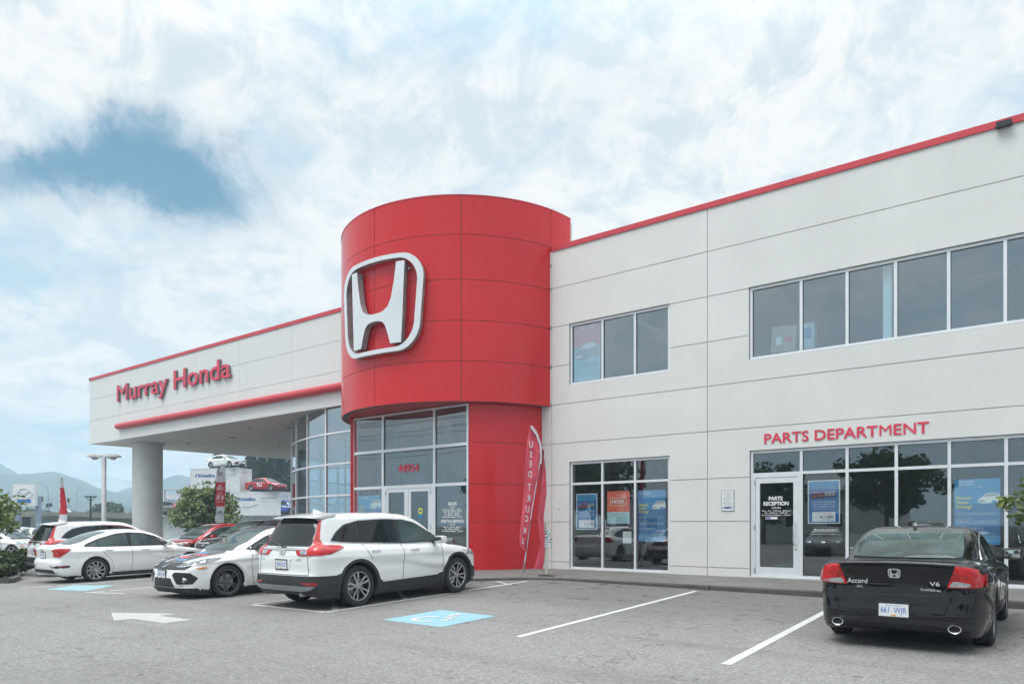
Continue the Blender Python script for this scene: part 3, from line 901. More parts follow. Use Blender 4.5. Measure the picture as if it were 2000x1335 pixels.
COUPE = dict(name='coupe', L=4.85, W=1.85, H=1.43, axles=(1.13, 3.87), wr=.335, tr=.335, ar=.375, res=.028,
  low=[(.22, .22), (.08, .27), (.01, .36), (.0, .47), (.03, .53), (.055, .62), (.07, .66), (.085, .86), (.05, .95), (.03, .995), (.10, 1.015), (.5, 1.025), (1.3, 1.0), (2.2, .97), (3.3, .94), (3.7, .915), (4.3, .82), (4.6, .72), (4.78, .58), (4.84, .42), (4.78, .26), (4.5, .18), (3.6, .17), (1.4, .17), (.6, .19)],
  up=[(.52, .92), (.62, 1.02), (.95, 1.17), (1.35, 1.31), (1.75, 1.40), (2.15, 1.43), (2.5, 1.415), (2.85, 1.34), (3.25, 1.16), (3.68, .94), (3.6, .8), (2.0, .75), (.8, .8)],
  plan=[(0, .25), (.02, .50), (.13, .72), (.40, .865), (1.1, .935), (3.6, .93), (4.3, .86), (4.6, .74), (4.78, .48), (4.85, .2)],
  sec=[(.15, -.10), (.28, -.05), (.42, -.015), (.6, -.008), (.75, -.004), (.84, -.012), (.92, -.04), (1.0, -.10), (1.1, -.22)],
  bow=.13, crown=.045, bowu=.20, crownu=.055, uw=.80, uz=.95, tumble=.35, utaper=.075, utaperf=.04, kroof=.14, kbelt=.07, flare=.019, crease=[(.80, .78, .012, .04)])

def arch_arc(xa, zr, r, a0, a1, n=14):
    return [(xa + r * math.cos(R(a0 + (a1 - a0) * i / n)), zr + r * math.sin(R(a0 + (a1 - a0) * i / n))) for i in range(n + 1)]
def mirrors(c, x, z, y, m, cap_dark=True):
    for sg in (-1, 1):
        mb = MB()
        mb.box(-.09, .07, -.12, .12, -.075, .075)
        o = mb.build('door_mirror', m, c.root, bevel=.05, loc=(x - c.xm, sg * (y + .16), z))
        g = MB(); g.box(-.098, -.09, -.095, .095, -.052, .052); g.build('mirror_glass', mirror_glass, o, bevel=.002)
        a = MB(); a.box(-.05, .03, -.20, -.08, -.075, -.035); q = a.build('mirror_arm', black_pl, o, bevel=.01)
        if sg < 0: q.rotation_euler = (0, 0, pi); q.location = (-.02, 0, 0)
def handles(c, pts, m):
    for (x, z) in pts:
        for vw in 'RL':
            loc, nor = c.hit(x, z, vw)
            if loc is None: continue
            mb = MB(); y = loc.y; sg = 1 if y > 0 else -1
            mb.box(x - c.xm - .105, x - c.xm + .105, y + sg * .012 if sg > 0 else y - .035, y + .035 if sg > 0 else y - .012, z - .014, z + .014)
            mb.box(x - c.xm - .10, x - c.xm - .075, min(y, y + sg * .02), max(y, y + sg * .02), z - .012, z + .012)
            mb.box(x - c.xm + .075, x - c.xm + .10, min(y, y + sg * .02), max(y, y + sg * .02), z - .012, z + .012)
            mb.build('door_handle', m, c.root, bevel=.006)
def dlo(c, outline, cuts, glassm, trim, trimw=.014):
    """side glass: black surround, separate panes, thin trim line"""
    for vw in 'RL':
        c.patch(rnd(outline, .04), vw, black_pl, 'window_surround', off=.003, res=.08)
        for pane in cuts:
            p = pane[0] if isinstance(pane, tuple) else pane; gm = pane[1] if isinstance(pane, tuple) else glassm
            c.patch(rnd(p, .03), vw, gm, 'side_window', off=.007, res=.08)
        if trim: c.lines([rnd(outline, .04)], vw, trim, 'window_trim', w=trimw, off=.008, close=True)

def detail_suv(c, gl=car_glass, front=True, rear=True, text=True, plate='JN0 63Z'):
    clear = car_glass_teal
    out = [(.52, 1.18), (.66, 1.33), (.86, 1.46), (1.2, 1.535), (1.8, 1.555), (2.3, 1.535), (2.62, 1.47), (3.05, 1.25), (3.32, 1.10), (3.22, 1.075), (2.2, 1.085), (1.25, 1.12), (.75, 1.15)]
    panes = [[(.58, 1.19), (.71, 1.33), (.90, 1.435), (1.13, 1.495), (1.13, 1.15), (.8, 1.165)],
             [(1.17, 1.15), (1.17, 1.50), (1.6, 1.53), (2.06, 1.525), (2.06, 1.115), (1.6, 1.13)],
             ([(2.16, 1.11), (2.16, 1.52), (2.4, 1.50), (2.62, 1.44), (2.95, 1.27), (3.18, 1.11)], clear)]
    dlo(c, out, panes, gl, chrome, .012)
    c.patch(rnd([(-.64, 1.10), (.64, 1.10), (.55, 1.545), (-.55, 1.545)], .06), 'B', gl, 'rear_window', off=.009, res=.045)
    c.patch(rnd([(-.68, 1.02), (.68, 1.02), (.62, 1.15), (.50, 1.585), (-.50, 1.585), (-.62, 1.15)], .06), 'F', clear, 'windscreen', off=.009, res=.045)
    # roof spoiler
    mb = MB()
    pr = [(.27, 1.585), (.275, 1.605), (.50, 1.645), (.75, 1.668), (.70, 1.63), (.42, 1.59)]
    ys = [-.60, -.5, -.3, 0, .3, .5, .60]
    v = []; n = len(pr)
    for y in ys:
        for (x, z) in pr: v.append((x + .13 * y * y - c.xm, y, z + .012 - .055 * y * y))
    f = [(i * n + j, i * n + (j + 1) % n, (i + 1) * n + (j + 1) % n, (i + 1) * n + j) for i in range(len(ys) - 1) for j in range(n)] + [tuple(range(n)), tuple(range((len(ys) - 1) * n, len(ys) * n))]
    mb.add(v, f); mb.build('roof_spoiler', c.paint, c.root, smooth=True)
    c.patch([(-.50, 1.535), (.50, 1.535), (.47, 1.60), (-.47, 1.60)], 'B', black_pl, 'spoiler_underside', off=.003)
    # fin
    mb = MB(); mb.add([(.75 - c.xm, -.03, 1.665), (.75 - c.xm, .03, 1.665), (.98 - c.xm, .0, 1.68), (.74 - c.xm, 0, 1.755)], [(0, 1, 3), (1, 2, 3), (2, 0, 3), (0, 2, 1)]); mb.build('roof_fin', c.paint, c.root)
    # lamps
    if rear:
        lp = [(-.34, 1.035), (-.41, .95), (-.80, .95), (-.80, 1.09), (-.72, 1.10), (-.68, 1.035)]
        c.patch(lp, 'B', lamp_red, 'tail_lamp', off=.014, mirror=True, res=.03)
        for q in 'RL':
            c.patch(rnd([(.10, .945), (.40, .965), (.74, 1.065), (.70, 1.10), (.34, 1.12), (.16, 1.13)], .02), q, lamp_red, 'tail_lamp', off=.012, res=.04)
        c.patch(rnd([(.93, 1.535), (.892, 1.545), (.905, 1.22), (.83, 1.10), (.80, .95), (1.10, .95), (1.09, 1.05), (1.02, 1.10), (.975, 1.28)], .015), diag(45), lamp_red, 'tail_lamp', off=.018, mirror=True, res=.04)
        c.lines([[(-.44, .95), (-.78, .95)]], 'B', lamp_dred, 'lamp_band', w=.014, off=.018, mirror=True)
        for q in 'RL': c.lines([[(.12, .965), (.42, .985), (.66, 1.06)]], q, lamp_dred, 'lamp_band', w=.014, off=.016)
        c.patch([(-.45, 1.025), (-.49, .965), (-.66, .965), (-.66, 1.025)], 'B', lamp_white, 'reversing_lamp', off=.016, mirror=True, res=.04)
        c.patch(rnd([(-.70, 1.035), (.70, 1.035), (.70, 1.075), (-.70, 1.075)], .01), 'B', chrome, 'chrome_strip', off=.018, res=.06)
        c.emblem('B', 0, 1.03, .17, chrome)
        c.patch(rnd([(-.95, .60), (.95, .60), (.95, .22), (-.95, .22)], .02), 'B', clad, 'bumper', off=.006)
        c.patch(rnd([(-.82, .425), (.82, .425), (.74, .375), (.55, .35), (-.55, .35), (-.74, .375)], .02), 'B', satin, 'skid_plate', off=.03, skirt=.03)
        c.patch(rnd([(-.52, .49), (-.84, .50), (-.84, .44), (-.66, .44)], .02), 'B', lamp_dred, 'reflector', off=.013, mirror=True, res=.04)
        c.lines([[(-.66, .93), (-.69, .62)], [(.66, .93), (.69, .62)], [(-.69, .615), (.69, .615)]], 'B', seam, 'tailgate_seam', w=.009)
        c.patch(rnd([(-.29, .885), (.29, .885), (.235, .865), (.20, .71), (-.20, .71), (-.235, .865)], .02), 'B', c.paint, 'plate_recess', off=.010, skirt=.02)
        c.plate('B', 0, .785, plate)
        # wiper
        mb = MB(); mb.tube([(.06 - c.xm, -.02, 1.115), (.035 - c.xm, .14, 1.15), (.035 - c.xm, .36, 1.165)], [.016, .012, .007], 6); mb.build('rear_wiper', black_pl, c.root)
        if text:
            c.text('CR-V', 'B', .57, .86, .032, chrome, 'badge'); c.text('AWD', 'B', -.45, .86, .032, chrome, 'badge')
        mb = MB(); mb.tube([(.10 - c.xm, -.45, .27), (.30 - c.xm, -.45, .275), (.55 - c.xm, -.40, .27)], .035, 10); mb.build('exhaust_pipe', galv, c.root, smooth=True)
    # cladding along the sides
    a = c.sp['ar']; ro = a + .06
    ri = a + .012
    side = ([(-.2, .60), (.50, .595)] + arch_arc(1.02, .37, ro, 148, 12) + [(1.60, .40), (3.05, .43), (3.12, .46)] + arch_arc(3.68, .37, ro, 168, 24)
            + [(4.30, .50), (4.75, .50), (4.75, .36), (4.40, .30)] + arch_arc(3.68, .37, ri, -10, 197) + [(3.2, .245), (1.50, .245)] + arch_arc(1.02, .37, ri, -17, 192) + [(.5, .29), (.2, .34), (-.2, .38)])
    for q in 'RL': c.patch(side, q, clad, 'cladding', off=.011, skirt=.015, res=.04)
    c.lines([[(2.12, 1.10), (2.13, .95), (2.10, .46), (2.07, .25)], [(1.19, 1.14), (1.24, .98), (1.33, .82)], [(3.22, 1.06), (3.20, .50)], [(3.20, .47), (3.13, .25)]], 'R', seam, 'door_seam', w=.008, mirror=True)
    handles(c, [(1.42, .985), (2.42, .965)], c.paint)
    mirrors(c, 3.05, 1.13, .86, c.paint)
    for sg in (-1, 1):
        mb = MB(); mb.tube([(.95 - c.xm, sg * .545, 1.64), (1.5 - c.xm, sg * .55, 1.662), (2.25 - c.xm, sg * .55, 1.65)], .009, 6); mb.build('roof_rail', black_pl, c.root, smooth=True)
    if front:
        c.patch(rnd([(-.60, .66), (.60, .66), (.52, .84), (-.52, .84)], .04), 'F', black_pl, 'grille', off=.006)
        c.patch(rnd([(-.50, .80), (.50, .80), (.50, .835), (-.50, .835)], .01), 'F', chrome, 'grille_bar', off=.014)
        c.emblem('F', 0, .76, .17, chrome)
        c.patch(rnd([(.50, .84), (.93, .90), (.93, .80), (.60, .74)], .02), 'F', lamp_white, 'headlight', off=.01, mirror=True)
        for q in 'RL': c.patch(rnd([(3.98, .90), (4.3, .90), (4.6, .84), (4.6, .76), (4.25, .79)], .02), q, lamp_white, 'headlight', off=.008)
        c.patch(rnd([(-.92, .52), (.92, .52), (.92, .2), (-.92, .2)], .02), 'F', clad, 'front_bumper', off=.006)
        c.patch(rnd([(-.5, .36), (.5, .36), (.55, .29), (-.55, .29)], .02), 'F', satin, 'skid_plate', off=.02)

def detail_sedan(c, gl=car_glass_teal, plate='GH8 42T', text=None, light=False):
    out = [(.78, .97), (.86, 1.03), (1.2, 1.17), (1.65, 1.29), (2.0, 1.315), (2.4, 1.285), (2.72, 1.195), (3.05, 1.04), (3.22, .955), (3.1, .935), (2.0, .945), (1.2, .955)]
    panes = [[(.90, .985), (1.0, 1.05), (1.12, 1.10), (1.12, .975)], [(1.16, .975), (1.16, 1.12), (1.5, 1.23), (1.93, 1.285), (1.93, .965)],
             [(2.03, .965), (2.03, 1.285), (2.38, 1.255), (2.68, 1.17), (2.95, 1.04), (3.08, .965)]]
    dlo(c, out, panes, gl, None if light else black_pl)
    c.patch(rnd([(-.56, 1.03), (.56, 1.03), (.47, 1.35), (-.47, 1.35)], .06), 'B', gl, 'rear_window', off=.009, res=.045)
    c.patch(rnd([(-.63, .935), (.63, .935), (.50, 1.345), (-.50, 1.345)], .06), 'F', gl, 'windscreen', off=.009, res=.045)
    # tail lamps: brackets
    c.patch(rnd([(-.50, .90), (-.78, .93), (-.78, .71), (-.62, .72)], .02), 'B', lamp_red, 'tail_lamp', off=.010, mirror=True, res=.05)
    c.patch(rnd([(-.60, .86), (-.74, .86), (-.74, .76), (-.66, .76)], .02), 'B', lamp_white, 'reversing_lamp', off=.014, mirror=True, res=.04)
    for q in 'RL': c.patch(rnd([(.10, .735), (.16, .75), (.40, .895), (.36, .92), (.10, .93)], .01), q, lamp_red, 'tail_lamp', off=.010, res=.04)
    c.patch(rnd([(1.14, .92), (1.14, .72), (.97, .71), (.90, .76), (.74, .89), (.77, .925), (.95, .94)], .015), diag(45), lamp_red, 'tail_lamp', off=.016, mirror=True, res=.04)
    c.lines([[(-.50, .90), (-.62, .70)], [(.50, .90), (.62, .70)], [(-.62, .70), (.62, .70)]], 'B', seam, 'boot_seam', w=.008)
    c.emblem('B', 0, .885, .13, chrome)
    c.patch(rnd([(-.25, .83), (.25, .83), (.22, .68), (-.22, .68)], .02), 'B', c.paint, 'plate_recess', off=.006)
    c.plate('B', 0, .755, plate)
    c.patch(rnd([(-.55, .38), (.55, .38), (.62, .28), (-.62, .28)], .03), 'B', black_pl, 'diffuser', off=.006)
    c.patch(rnd([(-.60, .47), (-.85, .49), (-.85, .42), (-.63, .42)], .02), 'B', black_pl, 'bumper_vent', off=.006, mirror=True)
    c.patch(rnd([(-.78, .475), (-.84, .475), (-.84, .435), (-.78, .435)], .008), 'B', lamp_dred, 'reflector', off=.012, mirror=True, res=.03)
    for q in 'RL': c.patch(rnd([(.02, .49), (.38, .49), (.36, .43), (.04, .42)], .02), q, black_pl, 'bumper_vent', off=.005)
    c.lines([[(1.98, .955), (2.0, .6), (1.97, .24)], [(3.12, .94), (3.16, .6), (3.10, .24)], [(1.14, .965), (1.22, .80), (1.45, .55), (1.47, .24), (3.10, .24)]], 'R', seam, 'door_seam', w=.007, mirror=True)
    c.lines([[(1.45, .22), (3.3, .22)]], 'R', black_pl, 'sill_trim', w=.03, mirror=True)
    handles(c, [(1.36, .86), (2.35, .835)], c.paint)
    mirrors(c, 2.98, 1.0, .82, c.paint)
    # nose
    c.patch(rnd([(-.62, .60), (.62, .60), (.55, .72), (-.55, .72)], .03), 'F', black_pl, 'grille', off=.006)
    c.emblem('F', 0, .66, .15, chrome)
    c.patch(rnd([(.52, .72), (.92, .78), (.92, .68), (.60, .62)], .02), 'F', lamp_white, 'headlight', off=.01, mirror=True)
    for q in 'RL': c.patch(rnd([(4.05, .775), (4.35, .74), (4.6, .70), (4.6, .62), (4.3, .66)], .02), q, lamp_white, 'headlight', off=.008)
    c.patch(rnd([(-.45, .42), (.45, .42), (.55, .26), (-.55, .26)], .03), 'F', black_pl, 'lower_grille', off=.006)
    c.patch(rnd([(.60, .44), (.86, .48), (.84, .30), (.64, .30)], .02), 'F', black_pl, 'fog_lamp_bezel', off=.006, mirror=True)

def detail_hatch(c, gl=car_glass_teal, hero=False, plate='BS6 13B'):
    L = c.sp['L']; dx = -.12
    out = [(.72, 1.02), (1.0, 1.17), (1.5, 1.30), (1.88, 1.32), (2.28, 1.29), (2.6, 1.20), (2.93, 1.04), (3.10, .955), (2.98, .935), (1.9, .945), (1.0, .975)]
    panes = [[(.84, 1.02), (1.0, 1.11), (1.0, .995)], [(1.04, .99), (1.04, 1.13), (1.4, 1.24), (1.81, 1.29), (1.81, .965)], [(1.91, .965), (1.91, 1.29), (2.26, 1.26), (2.56, 1.175), (2.83, 1.04), (2.96, .965)]]
    dlo(c, out, panes, gl, None)
    c.patch(rnd([(-.56, 1.05), (.56, 1.05), (.47, 1.30), (-.47, 1.30)], .06), 'B', gl, 'rear_window', off=.009, res=.045)
    c.patch(rnd([(-.62, .93), (.62, .93), (.49, 1.35), (-.49, 1.35)], .06), 'F', gl, 'windscreen', off=.009, res=.045)
    c.patch(rnd([(-.50, .93), (-.93, .97), (-.93, .75), (-.62, .77)], .02), 'B', lamp_red, 'tail_lamp', off=.010, mirror=True, res=.05)
    c.lines([[(1.86, .955), (1.88, .6), (1.85, .24)], [(3.0, .94), (3.04, .6), (2.98, .24)], [(1.02, .965), (1.10, .80), (1.33, .55), (1.35, .24), (2.98, .24)]], 'R', seam, 'door_seam', w=.007, mirror=True)
    handles(c, [(1.24, .86), (2.23, .835)], c.paint)
    mirrors(c, 2.86, 1.0, .82, black_pl if hero else c.paint)
    # nose: black grille wing, big side intakes
    c.patch(rnd([(-.66, .595), (.66, .595), (.74, .66), (.60, .715), (-.60, .715), (-.74, .66)], .03), 'F', black_pl, 'grille', off=.008)
    c.emblem('F', 0, .655, .15, chrome)
    DG = diag(225)
    c.patch(rnd([(1.24, .645), (1.0, .715), (.80, .765), (.60, .79), (.40, .805), (.42, .785), (.62, .725), (.85, .675), (1.05, .64)], .006), DG, head_dark, 'headlight', off=.016, mirror=True, res=.035)
    c.patch([(1.20, .648), (1.05, .652), (.85, .685), (.66, .728), (.66, .716), (.85, .672), (1.05, .638), (1.20, .636)], DG, lamp_white, 'running_light', off=.021, mirror=True, res=.03)
    for k in range(3): c.patch(rnd([(1.02 - .14 * k, .675 + .02 * k), (.93 - .14 * k, .685 + .02 * k), (.92 - .14 * k, .722 + .02 * k), (1.01 - .14 * k, .708 + .02 * k)], .008), DG, lamp_white, 'projector', off=.021, mirror=True, res=.03)
    c.patch(rnd([(.80, .625), (.66, .645), (.60, .63), (.72, .60)], .008), DG, lamp_amber, 'side_marker', off=.012, mirror=True, res=.03)
    c.patch(rnd([(1.29, .50), (1.22, .55), (.90, .535), (.76, .43), (.86, .315), (1.18, .315)], .02), DG, black_pl, 'side_intake', off=.010, mirror=True, res=.04)
    for q in 'RL':
        pass
    c.patch(rnd([(-.33, .43), (.33, .43), (.42, .25), (-.42, .25)], .03), 'F', black_pl, 'lower_intake', off=.008)
    c.lines([[(-.80, .215), (.80, .215)]], 'F', black_pl, 'front_lip', w=.04, off=.012)
    if hero:
        loc, nor = c.hit(.66, .40, 'F')
        for sg in (-1, 1):
            mb = MB(); mb.cyl((loc.x - c.xm - .03, sg * .66, .40), (loc.x - c.xm + .022, sg * .66, .40), .05, n=18); f_ = mb.build('fog_lamp', chrome, c.root, smooth=True)
            mb = MB(); mb.cyl((loc.x - c.xm + .02, sg * .66, .40), (loc.x - c.xm + .028, sg * .66, .40), .038, n=18); mb.build('lens', lamp_white, f_, smooth=True)
    c.plate('F', 0, .50, plate)

def detail_coupe(c):
    gl = car_glass
    out = [(1.42, 1.0), (1.52, 1.10), (1.85, 1.25), (2.25, 1.315), (2.6, 1.285), (2.95, 1.17), (3.25, 1.02), (3.36, .955), (3.2, .95), (2.2, .975)]
    panes = [([(1.50, 1.005), (1.60, 1.10), (1.86, 1.215), (1.98, 1.25), (1.98, .995)], car_glass_teal), [(2.05, .99), (2.05, 1.265), (2.28, 1.285), (2.58, 1.255), (2.9, 1.15), (3.18, .985)]]
    dlo(c, out, panes, gl, chrome, .012)
    c.patch(rnd([(-.60, 1.05), (.60, 1.05), (.60, 1.15), (.545, 1.375), (-.545, 1.375), (-.60, 1.15)], .07), 'B', car_glass_teal, 'rear_window', off=.009, res=.045)
    c.patch(rnd([(-.63, .96), (.63, .96), (.50, 1.36), (-.50, 1.36)], .06), 'F', gl, 'windscreen', off=.009, res=.045)
    # high mounted brake lamp + rear antenna
    mb = MB(); mb.add([(1.60 - c.xm, -.035, 1.375), (1.60 - c.xm, .035, 1.375), (1.78 - c.xm, 0, 1.40), (1.61 - c.xm, 0, 1.43)], [(0, 1, 3), (1, 2, 3), (2, 0, 3), (0, 2, 1)]); mb.build('roof_fin', black_pl, c.root)
    # tail lamps
    lamp = [(-.595, .985), (-.70, .975), (-.80, .95), (-.80, .755), (-.515, .745), (-.54, .82)]
    c.patch(rnd(lamp, .015), 'B', lamp_red, 'tail_lamp', off=.012, mirror=True, res=.045)
    c.patch(rnd([(1.17, .965), (1.17, .755), (.93, .76), (.87, .87), (.90, .895), (1.02, .935)], .015), diag(45), lamp_red, 'tail_lamp', off=.017, mirror=True, res=.04)
    c.patch(rnd([(-.535, .755), (-.575, .825), (-.66, .815), (-.80, .785), (-.70, .76)], .012), 'B', lamp_white, 'reversing_lamp', off=.018, mirror=True, res=.04)
    c.lines([[(-.86, .97), (-.86, .76)]], 'B', lamp_dred, 'lamp_divider', w=.014, off=.018, mirror=True)
    c.lines([[(-.575, .90), (-.79, .875)], [(-.565, .862), (-.79, .84)]], 'B', lamp_dred, 'lamp_band', w=.012, off=.017, mirror=True)
    c.lines([[(-.47, .655), (-.52, .56)], [(.47, .655), (.52, .56)], [(-.52, .56), (.52, .56)]], 'B', mat('shadow_line', (.0015, .0015, .002), .6), 'ledge_shadow', w=.006)  # near-black strip drawn in for the shade along the bumper step
    # boot lid seams and lip
    c.lines([[(-.60, .99), (-.515, .745), (-.475, .665), (-.42, .655), (.42, .655), (.475, .665), (.515, .745), (.60, .99)]], 'B', seam, 'boot_seam', w=.008)
    mb = MB(); ys = [i / 10 * .60 for i in range(-10, 11)]
    v = []
    for y in ys:
        x = .10 * y * y - c.xm
        v += [(x + .005, y, 1.00 - .045 * y * y), (x + .0, y, 1.018 - .045 * y * y), (x + .07, y, 1.036 - .045 * y * y), (x + .16, y, 1.022 - .045 * y * y), (x + .16, y, .99)]
    mb.add(v, [(i * 5 + j, i * 5 + (j + 1) % 5, (i + 1) * 5 + (j + 1) % 5, (i + 1) * 5 + j) for i in range(20) for j in range(5)] + [(4, 3, 2, 1, 0), tuple(range(100, 105))])
    mb.build('boot_lip', c.paint, c.root, smooth=True)
    c.emblem('B', 0, .90, .135, badge_m)
    c.text('Accord', 'B', .40, .765, .055, badge_m, 'model_badge', bold=.01, width=.225)
    c.text('V6', 'B', -.40, .765, .045, badge_m, 'engine_badge', bold=.01, width=.10)
    c.text('EX-L', 'B', .37, .715, .022, badge_m, 'trim_badge')
    c.text('The HONDA way', 'B', -.36, .705, .026, badge_m, 'dealer_badge', width=.20)
    # bumper
    c.lines([[(-.93, .455), (-.5, .44), (-.22, .43)], [(.93, .455), (.5, .44), (.22, .43)]], 'B', black_pl, 'bumper_crease', w=.01)
    c.patch(rnd([(-.78, .34), (-.45, .385), (.45, .385), (.78, .34), (.74, .27), (.40, .325), (-.40, .325), (-.74, .27)], .03), 'B', black_pl, 'diffuser', off=.006)
    for q in 'RL': c.lines([[(.02, .66), (.40, .69), (.72, .70)]], q, seam, 'bumper_seam', w=.006)
    c.plate('B', 0, .475, '661  WJR')
    mb = MB(); 
    for sg in (-1, 1):
        mb = MB(); mb.lathe([(.047, .01), (.050, -.004), (.058, -.008), (.062, .004), (.057, .10), (.050, .20), (.046, .1), (.046, .02), (.047, .01)], 24, 'Y')
        e = mb.build('exhaust_tip', chrome, c.root, smooth=True, loc=(.012 - c.xm, sg * .60, .305)); e.rotation_euler = (0, 0, -pi / 2); e.scale = (1.1, 1, .8)
        mb = MB(); mb.lathe([(.001, .03), (.053, .03)], 20, 'Y'); mb.build('pipe_bore', seam, e)
    # doors, skirts
    c.lines([[(1.98, .985), (1.96, .7), (1.90, .30)], [(3.30, .96), (3.36, .6), (3.28, .24)], [(1.9, .27), (3.28, .24)]], 'R', seam, 'door_seam', w=.008, mirror=True)
    handles(c, [(2.25, .86)], c.paint)
    mirrors(c, 3.08, 1.03, .84, c.paint)
    c.patch(rnd([(-.6, .62), (.6, .62), (.5, .75), (-.5, .75)], .03), 'F', black_pl, 'grille', off=.006)
    c.emblem('F', 0, .69, .15, chrome)
    c.patch(rnd([(.55, .72), (.92, .80), (.92, .68), (.62, .60)], .02), 'F', lamp_white, 'headlight', off=.01, mirror=True)
    for q in 'RL': c.patch(rnd([(4.2, .80), (4.5, .76), (4.8, .70), (4.8, .62), (4.4, .66)], .02), q, lamp_white, 'headlight', off=.008)
    c.patch(rnd([(-.6, .42), (.6, .42), (.6, .27), (-.6, .27)], .03), 'F', black_pl, 'lower_grille', off=.006)
# ------------------------------------------------------------------ ground
def asphalt():
    m = bpy.data.materials.new('asphalt'); m.use_nodes = True; t = m.node_tree; b = t.nodes['Principled BSDF']
    g = N(t, 'ShaderNodeTexCoord'); o = g.outputs['Object']
    def nz(sc, d=4, r=.6): 
        n = N(t, 'ShaderNodeTexNoise'); n.inputs['Scale'].default_value = sc; n.inputs['Detail'].default_value = d; n.inputs['Roughness'].default_value = r; Lk(t, o, n.inputs[0]); return n.outputs['Fac']
    v = N(t, 'ShaderNodeTexVoronoi'); v.inputs['Scale'].default_value = 42; Lk(t, o, v.inputs['Vector'])
    sp = N(t, 'ShaderNodeSeparateColor'); Lk(t, v.outputs['Color'], sp.inputs[0])
    v2_ = N(t, 'ShaderNodeTexVoronoi'); v2_.inputs['Scale'].default_value = 95; Lk(t, o, v2_.inputs['Vector'])
    sp2 = N(t, 'ShaderNodeSeparateColor'); Lk(t, v2_.outputs['Color'], sp2.inputs[0])
    chip = M(t, 'ADD', M(t, 'MULTIPLY', M(t, 'POWER', sp.outputs[0], 2.2), .6), M(t, 'MULTIPLY', sp2.outputs[1], .4))
    base_ = MIX(t, chip, (.155, .153, .145), (.39, .385, .365))
    big = SMOOTH(t, nz(.22, 5, .6), .35, .65); mid = SMOOTH(t, nz(1.6, 6, .65), .30, .72)
    c = MIX(t, M(t, 'MULTIPLY', big, .35), base_, (.125, .122, .115))
    c = MIX(t, M(t, 'MULTIPLY', mid, .22), c, (.28, .275, .26))
    # the building's shade towards the kerb painted into the asphalt, with oil marks
    sx = N(t, 'ShaderNodeSeparateXYZ'); Lk(t, o, sx.inputs[0])
    bay = SMOOTH(t, M(t, 'ADD', sx.outputs[1], M(t, 'MULTIPLY', nz(.8, 4), 2.4)), 9.5, 14.5)
    c = MIX(t, M(t, 'MULTIPLY', bay, .45), c, (.085, .083, .08))
    oil = M(t, 'MULTIPLY', SMOOTH(t, nz(2.7, 3, .5), .58, .70), M(t, 'MULTIPLY', bay, .7))
    c = MIX(t, oil, c, (.04, .04, .04))
    # fine cracks
    vc = N(t, 'ShaderNodeTexVoronoi', feature='DISTANCE_TO_EDGE'); vc.inputs['Scale'].default_value = .23
    dn = N(t, 'ShaderNodeTexNoise'); dn.inputs['Scale'].default_value = 1.6; dn.inputs['Detail'].default_value = 6; Lk(t, o, dn.inputs[0])
    ma = N(t, 'ShaderNodeVectorMath', operation='MULTIPLY_ADD'); ma.inputs[1].default_value = (1.5, 1.5, 1.5); Lk(t, dn.outputs['Color'], ma.inputs[0]); Lk(t, o, ma.inputs[2]); Lk(t, ma.outputs[0], vc.inputs['Vector'])
    crk = M(t, 'MULTIPLY', M(t, 'SUBTRACT', 1.0, SMOOTH(t, vc.outputs['Distance'], .0, .006)), SMOOTH(t, nz(.35, 2), .49, .56))
    c = MIX(t, M(t, 'MULTIPLY', crk, .5), c, (.03, .03, .03))
    # wheel tracks along the lane and old drips
    mp = N(t, 'ShaderNodeMapping'); mp.inputs['Scale'].default_value = (.05, .75, 1); mp.inputs['Rotation'].default_value = (0, 0, .05); Lk(t, o, mp.inputs[0])
    tn = N(t, 'ShaderNodeTexNoise'); tn.inputs['Scale'].default_value = 1.5; tn.inputs['Detail'].default_value = 3; Lk(t, mp.outputs[0], tn.inputs[0])
    c = MIX(t, M(t, 'MULTIPLY', SMOOTH(t, tn.outputs['Fac'], .52, .68), .28), c, (.14, .137, .13))
    dr = M(t, 'MULTIPLY', SMOOTH(t, nz(5.5, 2, .4), .68, .74), .5); c = MIX(t, dr, c, (.09, .085, .08))
    Lk(t, c, b.inputs['Base Color']); b.inputs['Roughness'].default_value = .85; b.inputs['Specular IOR Level'].default_value = .25
    bp = N(t, 'ShaderNodeBump'); bp.inputs['Strength'].default_value = .8; bp.inputs['Distance'].default_value = .008
    Lk(t, M(t, 'ADD', v.outputs['Distance'], M(t, 'MULTIPLY', v2_.outputs['Distance'], .6)), bp.inputs['Height']); Lk(t, bp.outputs[0], b.inputs['Normal'])
    return m
asph = asphalt()
def sheet(name, x0, x1, y0, y1, nx, ny, zf, m, kind='structure'):
    v = [(x0 + (x1 - x0) * i / nx, y0 + (y1 - y0) * j / ny) for j in range(ny + 1) for i in range(nx + 1)]
    v = [(x, y, zf(x, y)) for x, y in v]
    f = [(j * (nx + 1) + i, j * (nx + 1) + i + 1, (j + 1) * (nx + 1) + i + 1, (j + 1) * (nx + 1) + i) for j in range(ny) for i in range(nx)]
    o = mesh_obj(name, v, f, m, smooth=True); o['kind'] = kind; return o
